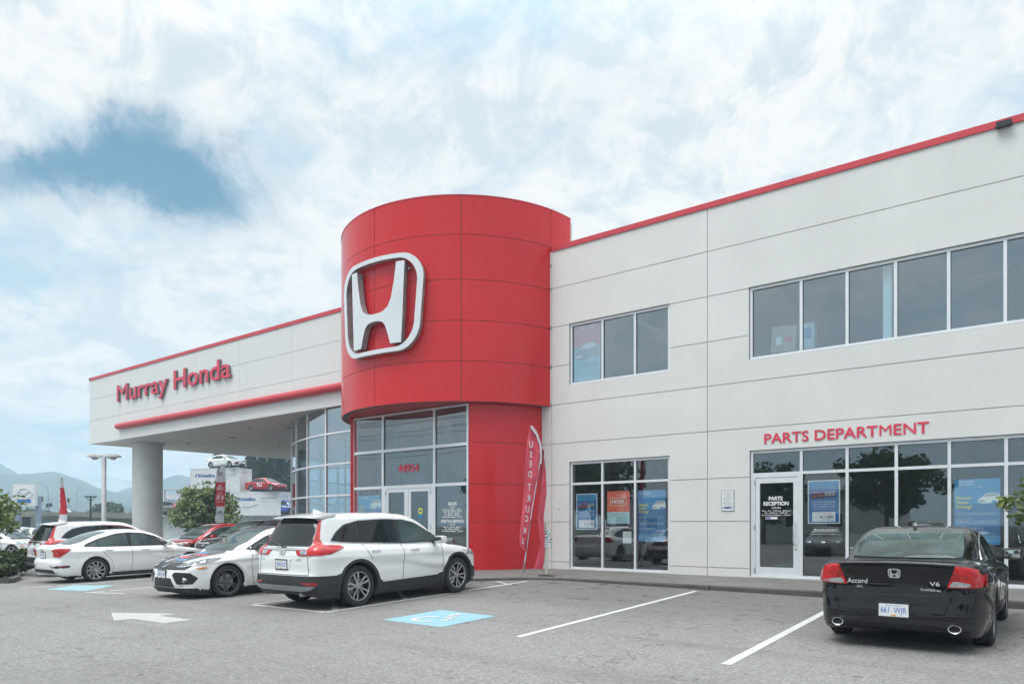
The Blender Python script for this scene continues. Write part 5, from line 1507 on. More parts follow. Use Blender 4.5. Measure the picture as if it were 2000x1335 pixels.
for i in range(4):
    for j in range(3):
        m_ = WB(); y0, y1 = ys[i] + .006, ys[i + 1] - .006; z0, z1 = CZ[j] + (.006 if j else 0), CZ[j + 1] - (.006 if j < 2 else 0)
        m_.add([(xl(y0) - .03, y0, z0), (xl(y1) - .03, y1, z0), (xl(y1) - .03, y1, z1), (xl(y0) - .03, y0, z1), (xl(y0), y0, z0), (xl(y1), y1, z0), (xl(y1), y1, z1), (xl(y0), y0, z1)], [(0, 1, 2, 3), (7, 6, 5, 4), (0, 4, 5, 1), (3, 2, 6, 7), (0, 3, 7, 4), (1, 5, 6, 2)])
        m_.build('fascia_panel', fascia_m, canopy)
soff_m = mat('soffit_panel', (.74, .745, .73), .6, var=.03, scale=1.2)
# soffit in long boards across the canopy with fine joints
SY = [FY + .03, 21.9, 26.6, 33]
for (a, b) in zip(SY[:-1], SY[1:]):
    x = -12.4; k = 0
    while x > -42.5:
        x1 = max(x - 3.66, -42.6)
        m_ = WB(); xa0, xa1 = max(x1, xl(a)), max(x1, xl(b))
        m_.add([(xa0 + .004, a + .008, SB), (x - .004, a + .008, SB), (x - .004, b - .008, SB), (xa1 + .004, b - .008, SB)] + [(xa0 + .004, a + .008, SB + .02), (x - .004, a + .008, SB + .02), (x - .004, b - .008, SB + .02), (xa1 + .004, b - .008, SB + .02)],
               [(0, 3, 2, 1), (4, 5, 6, 7), (0, 1, 5, 4), (1, 2, 6, 5), (2, 3, 7, 6), (3, 0, 4, 7)])
        m_.build('soffit_panel', soff_m, canopy); x = x1; k += 1
trim(-42.69, -12.4, zt=9.62)
m_ = WB(); m_.add([(xl(FY) - .07, FY - .03, 9.475), (xl(33) - .07, 33, 9.475), (xl(33) + .08, 33, 9.475), (xl(FY) + .08, FY - .03, 9.475), (xl(FY) - .07, FY - .03, 9.62), (xl(33) - .07, 33, 9.62), (xl(33) + .08, 33, 9.62), (xl(FY) + .08, FY - .03, 9.62)], [(0, 3, 2, 1), (4, 5, 6, 7), (0, 1, 5, 4), (1, 2, 6, 5), (2, 3, 7, 6), (3, 0, 4, 7)]); m_.build('parapet_trim', redtrim_m)
for k, (x, y) in enumerate(((-36.5, 19.3), (-33.2, 19.2), (-29.6, 19.0), (-35.2, 24.5), (-31.0, 24.3), (-39, 19.8), (-37.6, 28.4), (-32.6, 28.6), (-26.3, 18.4))):
    m_ = WB(); m_.cyl((x, y, SB - .02), (x, y, SB), .05, n=12); m_.cyl((x, y, SB - .11), (x, y, SB - .02), .012, n=8); m_.cyl((x, y, SB - .125), (x, y, SB - .11), .03, n=10); m_.build('sprinkler', galv)
for k, (x, y) in enumerate(((-37.9, 20.6), (-33.6, 20.6), (-28.2, 20.2), (-34.5, 26.0), (-30.2, 25.4))):
    m_ = WB(); m_.cyl((x, y, SB - .01), (x, y, SB), .17, n=20); m_.build('downlight', black_pl)
# red half round pipe along the fascia, in lengths
x = -19.0; lengths = [(-39.2, -35.4), (-35.4, -31.7), (-31.7, -27.9), (-27.9, -24.3), (-24.3, -19.6)]
for a, b in lengths:
    m_ = WB(); m_.cyl((a + (.1 if a < -39 else .003), FY - .10, 6.64), (b - .003, FY - .10, 6.64), .155, n=28)
    if a < -39: m_.lathe([(.155, 0), (.14, -.04), (.10, -.075), (.05, -.095), (.001, -.10)], 28, 'Z'); m_.v = [p if i < 56 else (a + .1 + p[2], FY - .10 + p[0], 6.64 + p[1]) for i, p in enumerate(m_.v)]
    m_.build('bumper_tube', redtrim_m, smooth=True)
m_ = WB()
for x in (-38, -34, -30, -26, -22): m_.box(x - .05, x + .05, FY - .06, FY, 6.58, 6.70)
m_.build('tube_bracket', galv)['kind'] = 'stuff'
# column
col_m = mat('column_paint', (.64, .64, .62), .75, var=.05, scale=1.5, bump=.2, bscale=30)
m_ = WB(); m_.cyl((-39.5, 19.15, -.4), (-39.5, 19.15, SB), .75, n=64); m_.build('canopy_column', col_m, smooth=True)
m_ = WB(); m_.lathe([(.80, SB - .06), (.80, SB - .002)], 64, 'Z', o=(-39.5, 19.15, 0)); m_.build('column_collar', col_m)

# wall fittings
fl = WB(); fl.box(-.96, -.70, FY - .14, FY + .0, 9.47, 9.56); fl.box(-.98, -.68, FY - .16, FY - .10, 9.45, 9.47); fl.build('flood_lamp', black_pl)
for (x, z) in ((-11.55, 2.12), (-11.55, 1.95)):
    m_ = WB(); m_.cyl((x, FY - .006, z), (x, FY, z), .016 if z < 2 else .009, n=10); m_.build('bolt_hole', black_pl)
for z in (8.42, 7.28, 6.13, 5.0, 9.1):
    m_ = WB(); m_.box(-11.86, -11.82, FY - .03, FY - .001, z - .03, z + .03); m_.build('bracket', galv)
# ------------------------------------------------------------------ signs on the building
XU, ZU = (1, 0, 0), (0, 0, 1)
ns = empty('name_sign', (-39.2, 17.4, 7.9)); tag(ns, 'raised red letters reading Murray Honda on the white canopy fascia', 'sign')
ltr = MB()
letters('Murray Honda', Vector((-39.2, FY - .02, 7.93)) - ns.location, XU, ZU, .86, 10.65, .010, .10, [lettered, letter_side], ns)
ds = empty('department_sign', (-5.617, 17.48, 3.44)); tag(ds, 'flat red capital letters reading PARTS DEPARTMENT on the wall above the windows', 'sign')
letters('PARTS DEPARTMENT', Vector((0, .006, 0)), XU, ZU, .232, 3.47, .016, .004, [lettered, lettered], ds)

# round H emblem bent round the drum
lg = empty('emblem_sign', (DC[0], DC[1] - DR, 7.78)); tag(lg, 'large silver H badge in a rounded frame mounted on the red drum', 'sign')
o_, i_, h_ = honda_emblem(3.38, 2.70, .058, .036, .86)
def bend(p, R_): 
    a = 3.3 + math.degrees(p[0] / 4.42)
    q = dpt(R_, a, 7.78 + p[1]); return (q[0] - lg.location.x, q[1] - lg.location.y, q[2] - lg.location.z)
RF, RB = 4.41, 4.235
n = len(o_); mb = MB()
vs_ = [bend(p, RF) for p in o_] + [bend(p, RF) for p in i_] + [bend(p, RB) for p in o_] + [bend(p, RB) for p in i_]
fs = []; mi = []
for k in range(n):
    k2 = (k + 1) % n
    fs += [(k, k2, n + k2, n + k), (2 * n + k, 2 * n + k2, k2, k), (n + k, n + k2, 3 * n + k2, 3 * n + k)]; mi += [0, 1, 1]
mesh_obj('badge_frame', vs_, fs, [silver_m, steel_side], lg, mi=mi)
hp = []
for i in range(len(h_)):
    a, b = h_[i], h_[(i + 1) % len(h_)]; k = max(1, int(math.dist(a, b) / .12))
    for j in range(k): hp.append((a[0] + (b[0] - a[0]) * j / k, a[1] + (b[1] - a[1]) * j / k))
m = len(hp); inn_ = [(x, z) for x in np.arange(-1.2, 1.21, .12) for z in np.arange(-1.1, 1.11, .12) if inside(hp, x, z) and min(math.dist((x, z), p) for p in hp) > .05]
vv_, _, ff, _, _, _ = delaunay_2d_cdt([Vector(p) for p in hp + inn_], [(i, (i + 1) % m) for i in range(m)], [], 1, 1e-6)
v = [bend(p, RF + .015) for p in vv_]; f = [tuple(q) for q in ff]; mi = [0] * len(f)
b0 = len(v); v += [bend(p, RF + .015) for p in hp] + [bend(p, RB) for p in hp]
for i in range(m): f.append((b0 + i, b0 + (i + 1) % m, b0 + m + (i + 1) % m, b0 + m + i)); mi.append(1)
mesh_obj('badge_letter', v, f, [silver_m, steel_side], lg, mi=mi)
for (a, z) in ((-12, 8.75), (18, 8.75), (-12, 6.7), (18, 6.7)):
    q = MB(); p0, p1 = dpt(4.18, a, z), dpt(4.30, a, z); q.cyl(Vector(p0) - lg.location, Vector(p1) - lg.location, .03, n=8); q.build('standoff', galv, lg)

# ------------------------------------------------------------------ posters and lettering on glass
def P4(x0, x1, z0, z1, y, m, name, parent=None, th=.004):
    o = MB(); o.box(x0, x1, y, y + th, z0, z1); return o.build(name, m, parent)
def flatm(name, c, r=.5): return mat(name, c, r, var=.03, scale=4)
blue_p = flatm('poster_blue', (.012, .13, .34)); blue_l = flatm('poster_light_blue', (.05, .25, .50)); pw = flatm('poster_white', (.72, .74, .75)); py_ = flatm('poster_yellow', (.62, .62, .08))
org = flatm('poster_orange', (.75, .13, .06)); pk = flatm('poster_black', (.03, .03, .035)); pr_ = flatm('poster_red', (.55, .06, .08)); pgrey = flatm('poster_grey', (.35, .38, .40)); pcy = flatm('poster_pale_blue', (.38, .60, .66)); ppink = flatm('poster_pink', (.60, .22, .27))
def poster(name, label, cat, x0, x1, z0, z1, y, m):
    t = empty(name, ((x0 + x1) / 2, y, z0)); tag(t, label, cat)
    o = MB(); o.box(x0 - t.location.x, x1 - t.location.x, 0, .004, 0, z1 - z0); o.build('sheet', m, t)
    t['w'] = x1 - x0; return t
def pt(t, txt, fx, fz, cap, m, w=None, bold=.0, align='L', name='lettering', tilt=0, W=None, H=None, dy=-.004, join=None):
    mb = join or MB(); tt = R(tilt)
    text_into(mb, txt, (fx, dy, fz), (math.cos(tt), 0, math.sin(tt)), (-math.sin(tt), 0, math.cos(tt)), cap, w, bold, 0, align)
    if join is None and mb.f: return raw_build(mb, name, m, t)
def pb(t, x0, x1, z0, z1, m, name='printed_panel', dy=-.002):
    o = MB(); o.box(x0, x1, dy - .001, dy, z0, z1); return o.build(name, m, t)
def car_print(t, x0, z0, s, m, mg):
    """simple printed side/front car picture made of flat shapes"""
    body = [(0, .12), (.02, .30), (.12, .42), (.30, .50), (.42, .68), (.62, .78), (1.0, .80), (1.25, .70), (1.32, .50), (1.35, .25), (1.3, .12), (1.15, .08), (1.1, .2), (.98, .26), (.86, .2), (.82, .06), (.5, .03), (.2, .03)]
    o = MB(); o.prism([(x0 + a * s, z0 + b * s) for a, b in body], -.0045, -.0035, 'XZ'); o.build('printed_car', m, t)
    o = MB(); o.prism([(x0 + a * s, z0 + b * s) for a, b in [(.36, .50), (.46, .66), (.64, .74), (.98, .76), (1.18, .68), (1.2, .55)]], -.0055, -.0046, 'XZ')
    o.prism([(x0 + a * s, z0 + b * s) for a, b in [(.05, .2), (.08, .26), (.45, .24), (.45, .14), (.1, .1)]], -.0055, -.0046, 'XZ'); o.build('printed_detail', mg, t)
GIN = FY + .125          # just behind the glass
def w_(px, py, Y): return on_wall(px, py, Y)
def win_poster(name, label, quad, m, Y=GIN, cat='poster'):
    (x0, z1), (x1, _) = on_wall(quad[0], quad[1], Y), on_wall(quad[2], quad[1], Y)
    z0 = on_wall(quad[0], quad[3], Y)[1]
    t = poster(name, label, cat, x0, x1, z0, z1, Y, m); return t, x1 - x0, z1 - z0
def win_prize(t, W, H):
    b = .025
    pb(t, -W / 2 + b, W / 2 - b, b, H - b, blue_p)
    pb(t, -W / 2 + b, W / 2 - b, H * .80, H - b, blue_l, dy=-.003)
    pb(t, -W * .36, W * .36, H * .05, H * .27, pw, dy=-.0035)
    a = MB(); tt = 7
    pt(t, 'MURRAY', -W * .25, H * .885, .028, pw, W * .30, join=a); pt(t, 'HONDA', W * .18, H * .885, .03, pw, W * .14, join=a)
    pt(t, 'Every NEW or PRE-OWNED', 0, H * .49, .030, pw, W * .72, align='C', join=a, bold=.01); pt(t, 'Purchase is Safe & Reward', 0, H * .44, .030, pw, W * .72, align='C', join=a, bold=.01)
    pt(t, 'WILL RECEIVE A KEY', 0, H * .375, .034, pw, W * .72, align='C', join=a); pt(t, 'to a chance to win a great prize', 0, H * .33, .018, pw, W * .66, align='C', join=a)
    raw_build(a, 'lettering', pw, t)
    o = MB(); o.prism([(-W * .40, H * .56), (W * .38, H * .62), (W * .40, H * .74), (-W * .38, H * .68)], -.0055, -.0035, 'XZ'); o.build('printed_banner', pk, t)
    a = MB(); pt(t, "IT'S NICE", -W * .36, H * .70, .03, pr_, W * .42, tilt=5, join=a, dy=-.006, bold=.02); pt(t, 'To Win', -W * .36, H * .605, .055, pr_, W * .36, tilt=5, join=a, dy=-.006, bold=.03); pt(t, '1 of 7 PRIZES', 0, H * .215, .035, pr_, W * .5, align='C', join=a, dy=-.005)
    raw_build(a, 'lettering', pr_, t)
    a = MB(); pt(t, "WHAT'S", W * .03, H * .68, .032, pw, W * .33, tilt=5, join=a, dy=-.006, bold=.02); pt(t, 'WITHIN', W * .03, H * .635, .032, pw, W * .33, tilt=5, join=a, dy=-.006, bold=.02); raw_build(a, 'lettering', pw, t)
    a = MB(); pt(t, '$12,000', W * .30, H * .13, .055, pk, W * .42, align='R', join=a, dy=-.005, bold=.02); pt(t, 'BigSteelBox', W * .30, H * .08, .028, pk, W * .36, align='R', join=a, dy=-.005); pt(t, 'towards', -W * .30, H * .14, .018, pk, W * .14, join=a, dy=-.005)
    raw_build(a, 'lettering', pk, t)
t, W, H = win_poster('poster', 'white edged blue prize poster with $12,000 panel in the window beside the handicap sign', (1125.7, 964, 1166.5, 1033.5), pw); win_prize(t, W, H)
t, W, H = win_poster('poster', 'white edged blue prize poster with $12,000 panel right of the parts reception door', (1577.8, 938, 1640.8, 1022), pw); win_prize(t, W, H)
def market(t, W, H, cut=1.0):
    pb(t, -W / 2, W / 2, H * .62, H, blue_l, dy=-.0015); pb(t, -W / 2, W / 2, H * .0, H * .14, blue_l, dy=-.0015)
    a = MB(); pt(t, 'CERTIFIED', -W * .42, H * .945, H * .028, pw, W * .36, join=a); pt(t, 'PRE-OWNED', -W * .40, H * .905, H * .028, pw, W * .34, join=a); pt(t, 'HONDA', W * .0, H * .87, H * .018, pw, W * .12, join=a)
    for k, zf in enumerate((.475, .452, .36, .34, .32, .25, .23, .10, .075, .05)):
        pt(t, ('Market Value Pricing provides the most competitive', 'prices on all our pre-owned vehicles, all the time.', 'We use a live market tool and compare with 20,000', 'listings so that you can be confident in your price', 'and buy the right vehicle for you every time.', 'Every vehicle is inspected with care', 'and comes with a full report.', 'Market Value Pricing is the answer,', 'find the right vehicle at', 'a fair price, today.')[k], -W * .45, H * zf, H * .014, pw, W * (.88 if k < 5 else .6), join=a)
    raw_build(a, 'lettering', pw, t)
    a = MB(); 
    for k, s_ in enumerate(('Market', 'Value', 'Pricing?')): pt(t, s_, -W * .46, H * (.69 - .068 * k), H * .048, py_, None, bold=.025, join=a)
    pt(t, 'How does it work?', -W * .45, H * .39, H * .016, py_, W * .35, join=a); pt(t, 'Save time & money.', W * .0, H * .125, H * .022, py_, W * .42, join=a)
    raw_build(a, 'lettering', py_, t)
    car_print(t, W * .02, H * .62, W * .36, pw, pgrey)
t, W, H = win_poster('poster', 'blue Market Value Pricing poster in the window next to the orange hour poster', (1246, 957, 1300, 1056), blue_p); market(t, W, H)
t, W, H = win_poster('poster', 'large blue Market Value Pricing poster above the black coupe', (1863.7, 936, 1953.8, 1062), blue_p); market(t, W, H)
t, W, H = win_poster('poster', 'blue Market poster with a white car beside the main entrance doors', (700, 968, 744, 1036), blue_p, Y=EY + .125); market(t, W, H)
t, W, H = win_poster('poster', 'orange and white HOUR poster in the middle ground floor window', (1186, 959, 1229.8, 1022), org)
pb(t, -W / 2, W / 2, 0, H * .36, pcy); a = MB()
o = MB()
for q in ((-W * .36, -W * .34, H * .55, H * .80), (W * .34, W * .36, H * .55, H * .80), (-W * .36, W * .36, H * .55, H * .565), (-W * .36, W * .36, H * .785, H * .80)): o.box(q[0], q[1], -.004, -.002, q[2], q[3])
o.build('printed_frame', pw, t)
pt(t, 'HOUR', 0, H * .62, .10, pw, W * .56, bold=.04, align='C', join=a); pt(t, 'POWER', 0, H * .86, .03, pw, W * .2, align='C', join=a); raw_build(a, 'lettering', pw, t)
a = MB(); pt(t, 'MONDAY TO FRIDAY', 0, H * .27, .03, pr_, W * .7, align='C', join=a, dy=-.005); pt(t, '7-9 am', 0, H * .16, .035, pr_, W * .25, align='C', join=a, dy=-.005); pt(t, '3-5 PM', 0, H * .08, .035, pr_, W * .3, align='C', join=a, dy=-.005); raw_build(a, 'lettering', pr_, t)
t, W, H = win_poster('notice', 'dark strip notice under the orange hour poster', (1186, 1023, 1233, 1033), pk, cat='notice'); pt(t, 'MURRAYHONDA.COM', 0, H * .3, .035, pw, W * .7, align='C')
t, W, H = win_poster('notice', 'small white paper notice low in the middle ground floor window', (1216.5, 1037, 1233.3, 1060), pw, cat='notice'); a = MB()
for k in range(7): pt(t, 'notice to all customers please read', 0, H * (.85 - .11 * k), .012, pgrey, W * .8, align='C', join=a)
raw_build(a, 'lettering', pgrey, t)
t, W, H = win_poster('poster', 'faded pink and pale blue Accord poster behind the small upper window', (1117.5, 629, 1172, 746.5), pcy)
pb(t, -W / 2, W / 2, H * .55, H * 1.0, ppink); car_print(t, -W * .42, H * .34, W * .66, pgrey, pw)
a = MB(); pt(t, 'ACCORD', W * .08, H * .84, .10, pw, W * .55, bold=.03, align='C', join=a, dy=-.006); pt(t, 'LX', W * .02, H * .79, .05, pw, None, align='C', join=a, dy=-.006); raw_build(a, 'lettering', pw, t)
a = MB(); pt(t, '$82', W * .02, H * .22, .11, pgrey, None, align='C', join=a, dy=-.006); pt(t, '$0', W * .34, H * .22, .11, pgrey, None, align='C', join=a, dy=-.006); pt(t, 'STEAL A CIVIC, DRIVE A LOT.', 0, H * .10, .035, blue_p, W * .8, align='C', join=a, dy=-.006); raw_build(a, 'lettering', pgrey, t)
# things on the sill of the upper right window
card = flatm('cardboard', (.36, .29, .22)); 
(xa, za), (xb, zb) = on_wall(1508, 645, 17.95), on_wall(1556, 645, 17.95)
o = MB(); o.box(0, xb - xa, 0, .4, 0, .62); bx = o.build('cardboard_box', card, loc=(xa, 17.82, on_wall(1508, 690, 17.95)[1])); bx.rotation_euler = (0, R(4), 0); tag(bx, 'brown cardboard box behind the first pane of the upper window band', 'box')
o = MB(); o.box(.12, .24, -.004, -.002, .16, .36); o.build('box_label', pw, bx); o = MB(); o.box(.32, .50, -.004, -.002, .22, .36); o.build('box_sticker', pr_, bx)
(xa, za), (xb, zb) = on_wall(1568, 640, 17.95), on_wall(1592, 640, 17.95)
o = MB(); o.box(0, xb - xa, 0, .25, 0, .62); bx = o.build('blue_box', pcy, loc=(xa, 17.85, on_wall(1568, 684, 17.95)[1])); tag(bx, 'pale blue printed carton behind the second pane of the upper window band', 'box'); o = MB(); o.box(.05, .22, -.004, -.002, .25, .5); o.build('box_print', blue_l, bx)

def vinyl(name, label, lines_, Y, cat='lettering', m=white_vinyl):
    x0, z0 = on_wall(lines_[0][1], lines_[0][2], Y)
    t = empty(name, (x0, Y, z0)); tag(t, label, cat)
    mb = MB()
    for (s_, px, py, cap, wpx, bold) in lines_:
        x, z = on_wall(px, py, Y); xw = on_wall(px + wpx / 2, py, Y)[0] - on_wall(px - wpx / 2, py, Y)[0]
        text_into(mb, s_, (x - x0, -.002, z - z0), XU, ZU, cap, xw, bold, .002, 'C')
    raw_build(mb, 'lettering', m, t); return t
GY = FY + .095
vinyl('hours_lettering', 'white PARTS RECEPTION opening hours lettered on the glass door', [
    ('PARTS', 1515, 976, .085, 27, .03), ('RECEPTION', 1515.5, 986, .085, 49, .03), ('HOURS', 1516, 992.5, .04, 18, .01), ('Mon - Fri - 7:30 am - 8:00 pm', 1516, 998, .032, 56, .01),
    ('Sat - 8:00 am - 5:00 pm', 1516, 1002, .032, 46, .01), ('Sun & Stat Holidays - Closed', 1516, 1006.3, .032, 56, .01)], GY - .012)
vinyl('hours_lettering', 'white SALES and PARTS & SERVICE opening hours lettered on the entrance glass', [
    ('SALES', 883.5, 985.5, .085, 17, .03), ('HOURS', 883.5, 991, .045, 11, .01), ('Mon & Thu - 8:30 am - 7:00 pm', 883, 995.6, .042, 37, .02), ('Tue & Wed - 8:30 am - 8:00 pm', 883, 999.2, .042, 37, .02), ('Fri - 8:30 am - 6:00 pm', 883, 1002.8, .042, 29, .02),
    ('Sat - 8:30 am - 6:00 pm', 883, 1006.2, .042, 28, .02), ('Sun & Stat Holidays - Closed', 883, 1010, .042, 38, .02), ('PARTS & SERVICE', 883.5, 1020, .085, 44, .03), ('HOURS', 883.5, 1025, .045, 11, .01), ('Mon - Fri - 7:30 am - 8:00 pm', 883, 1030, .042, 34, .02),
    ('Sat - 8:00 am - 5:00 pm', 883, 1033.6, .042, 28, .02), ('Sun & Stat Holidays - Closed', 883, 1037.5, .042, 40, .02)], EY + .093)
vinyl('street_number', 'red number 44954 on the glass over the main entrance', [('44954', 797.5, 921, .23, 41, .02)], EY + .093, 'house number', lettered)
# sticker on the entrance door, sill sign
st = MB(); st.cyl((0, 0, 0), (0, .003, 0), .10, n=24); px_ = on_wall(821.5, 997, EY + .088); sk_ = st.build('round_sticker', py_, loc=(px_[0], EY + .082, px_[1])); tag(sk_, 'yellow round sticker on the right entrance door glass', 'sticker')
o = MB(); o.box(-.09, .09, 0, .003, -.20, -.11); o.build('sticker_base', blue_l, sk_)
o = MB(); o.box(-.05, .05, -.003, 0, -.02, .03); o.build('sticker_print', blue_p, sk_)
x, z = on_wall(1507, 1011, GY); o = MB(); o.box(-.14, .14, 0, .003, -.03, .03); s2 = o.build('payment_sticker', pw, loc=(x, GY - .012, z)); tag(s2, 'small white and violet sticker under the parts reception hours', 'sticker'); o = MB(); o.box(-.13, -.02, -.002, 0, -.022, .022); o.build('sticker_print', flatm('violet', (.2, .15, .45)), s2)
# notice board on the wall
nb = empty('wall_notice', (-6.52, FY - .02, 1.823)); tag(nb, 'small white framed parking notice screwed to the wall left of the parts door', 'sign')
o = MB(); o.box(-.165, .165, .006, .02, 0, .523); o.build('backing', galv, nb); o = MB(); o.box(-.15, .15, 0, .005, .015, .508); o.build('sign_face', pw, nb)
o = MB()
for k, s_ in enumerate(('Murray Honda', 'is not responsible', 'for items', 'left in or stolen from', 'vehicles parked', 'on this lot.', 'Unauthorized vehicles', 'will be towed at', "owner's expense.")): text_into(o, s_, (0, -.001, .455 - .042 * k), XU, ZU, .020, None, .01, 0, 'C')
raw_build(o, 'lettering', pk, nb)
o = MB(); o.box(-.14, .14, -.002, -.001, .075, .095); o.box(-.07, .07, -.002, -.001, .065, .105); o.build('printed_bar', blue_p, nb)

# ------------------------------------------------------------------ handicap parking sign and sail banner in front of the pier
hx, hy = at(1067, 18.15).xy
hs = empty('handicap_sign', (hx, hy, wz(hx, hy))); tag(hs, 'handicap parking only sign on a white post with a round base', 'sign')
o = MB(); o.lathe([(.001, .05), (.06, .045), (.10, .03), (.21, .018), (.22, .0)], 28); o.build('base', black_pl, hs, smooth=True)
o = MB(); o.cyl((0, 0, .04), (0, 0, 1.28), .035, n=14); o.cyl((0, 0, 1.28), (.005, 0, 1.38), .05, .04, n=14); o.build('post', mat('cream_post', (.62, .61, .55), .5, var=.08), hs, smooth=True)
o = MB(); o.box(-.125, .125, -.052, -.047, .72, 1.19); bd = o.build('sign_board', pw, hs); bd.rotation_euler = (0, 0, R(25))
green = flatm('sign_green', (.02, .30, .16))
def ring(mb, cx, cz, r0, r1, y, n=28):
    v = []
    for i in range(n): a = 2 * pi * i / n; v += [(cx + r0 * math.cos(a), y, cz + r0 * math.sin(a)), (cx + r1 * math.cos(a), y, cz + r1 * math.sin(a))]
    mb.add(v, [(2 * i, 2 * i + 1, (2 * i + 3) % (2 * n), (2 * i + 2) % (2 * n)) for i in range(n)])
o = MB(); ring(o, 0, 1.055, .078, .098, -.054); o.build('green_ring', green, bd)
o = MB(); 
for poly in WC: o.prism([(a * .16, 1.055 + b * .16) for a, b in poly], -.0545, -.0535, 'XZ')
o.build('wheelchair_symbol', pk, bd)
o = MB()
for k, s_ in enumerate(('HANDICAP', 'PARKING', 'ONLY')): text_into(o, s_, (0, -.0545, .905 - .066 * k), XU, ZU, .043, None, .01, 0, 'C')
raw_build(o, 'lettering', pk, bd)
o = MB(); 
for q in ((-.12, .12, .725, .731), (-.12, .12, 1.179, 1.185), (-.12, -.114, .731, 1.179), (.114, .12, .731, 1.179)): o.box(q[0], q[1], -.0545, -.0535, q[2], q[3])
o.build('border', pk, bd)

def cloth(name, m, parent, rowsz, n=9, mi=None):
    """rowsz: list of (z, x_left, x_right, y_left, y_right, fold)"""
    v = []; 
    for (z, xl_, xr, yl, yr, fo) in rowsz:
        for j in range(n):
            t = j / (n - 1); v.append((xl_ + (xr - xl_) * t, yl + (yr - yl) * t + fo * math.sin(t * 9 + z * 1.7) , z))
    f = [(i * n + j, i * n + j + 1, (i + 1) * n + j + 1, (i + 1) * n + j) for i in range(len(rowsz) - 1) for j in range(n - 1)]
    k = len(v); v2 = v + [(x, y + .006, z) for x, y, z in v]; f2 = f + [tuple(reversed([q + k for q in fc])) for fc in f]
    return mesh_obj(name, v2, f2, m, parent, smooth=True)
ban_r = mat('banner_red_cloth', (.60, .075, .11), .75, var=.12, scale=5); ban_w = mat('banner_white', (.62, .56, .60), .75, var=.1, scale=6)
bz = 18.0
def bp(px, py): 
    p = at(px, bz); z = CAMH + (1026 - py) / 1400 * bz; return p.x, p.y, z
b0_ = bp(1023, 1113)
fb = empty('sail_banner', b0_); tag(fb, 'folded red USED TRUCKS sail banner leaning on the red pier', 'banner')
def rel(px, py, d=0.0): 
    x, y, z = bp(px, py); return Vector((x - b0_[0], y - b0_[1] + d, z - b0_[2]))
pole = [rel(1022.5, 1117), rel(1030, 1060), rel(1040, 990), rel(1050, 930), rel(1057, 888), rel(1055, 862), rel(1048, 842), rel(1038, 831)]
o = MB(); o.tube(pole, [.018, .016, .014, .012, .011, .010, .009, .008], 8); o.build('pole', chrome, fb, smooth=True)
# the sail: left edge hanging free, right edge on the pole
L_e = [(1037.5, 832), (1034, 850), (1031, 880), (1027, 920), (1023, 960), (1018, 1010), (1016, 1050), (1018.5, 1066), (1027, 1074)]
R_e = [(1039, 832), (1049, 850), (1056.5, 880), (1052.5, 920), (1046.5, 960), (1039, 1005), (1034, 1040), (1031, 1060), (1030, 1078)]
v = []; nn_ = 9
for (a, b) in zip(L_e, R_e):
    p, q = rel(*a), rel(*b)
    for j in range(nn_):
        t_ = j / (nn_ - 1); v.append(tuple(p.lerp(q, t_) + Vector((0, -.05 * math.sin(t_ * 7 + a[1] * .03) - .03, 0))))
f = [(i * nn_ + j, (i + 1) * nn_ + j, (i + 1) * nn_ + j + 1, i * nn_ + j + 1) for i in range(len(L_e) - 1) for j in range(nn_ - 1)]
k_ = len(v); v += [(x, y + .008, z) for x, y, z in v]; f += [tuple(q + k_ for q in reversed(fc)) for fc in f]
sail = mesh_obj('sail', v, f, ban_r, fb, smooth=True)
L2 = [(1050, 872), (1050, 920), (1049, 960), (1046, 1010), (1052, 1060), (1040, 1095), (1036, 1110)]
R2 = [(1058, 880), (1060, 920), (1061.5, 960), (1059.5, 1010), (1058, 1060), (1058, 1095), (1057, 1112)]
v = []
for (a, b) in zip(L2, R2):
    p, q = rel(*a), rel(*b)
    for j in range(nn_):
        t_ = j / (nn_ - 1); v.append(tuple(p.lerp(q, t_) + Vector((0, .10 - .06 * math.sin(t_ * 8 + a[1] * .05), 0))))
f = [(i * nn_ + j, (i + 1) * nn_ + j, (i + 1) * nn_ + j + 1, i * nn_ + j + 1) for i in range(len(L2) - 1) for j in range(nn_ - 1)]
k_ = len(v); v += [(x, y + .008, z) for x, y, z in v]; f += [tuple(q + k_ for q in reversed(fc)) for fc in f]
mesh_obj('sail_fold', v, f, ban_r, fb, smooth=True)
o = MB(); o.tube([rel(1038, 832, -.04), rel(1049, 848, -.04), rel(1057, 868, -.04), rel(1058.5, 892, -.04), rel(1058, 905, -.04)], .028, 6); o.build('sleeve', ban_w, fb, smooth=True)
mb = MB()
cam_r = Vector((.7966, .6045, 0))
for i, (ch, cx0, cy0, cap) in enumerate((('U', 1043, 868, .16), ('S', 1043, 888, .15), ('E', 1042, 906, .15), ('D', 1041, 926, .15), ('T', 1040, 951, .15), ('R', 1038.5, 973, .15), ('U', 1036.5, 994, .15), ('C', 1034.5, 1012, .14), ('K', 1030, 1035, .14), ('S', 1027.5, 1056, .13))):
    p = rel(cx0, cy0, -.13)
    v, f = text_raw(ch, .02, 0); x0, x1, _, _ = bounds(v); k = cap / CAP
    o_ = len(mb.v)
    # the cloth shows its reverse, so the letters read mirrored
    mb.v += [tuple(p - cam_r * ((a[0] - (x0 + x1) / 2) * k * .62) + Vector((0, 0, a[1] * k - cap / 2))) for a in v]
    for fc in f: mb.f.append(tuple(o_ + q for q in fc)); mb.m.append(0)
raw_build(mb, 'lettering', ban_w, fb)
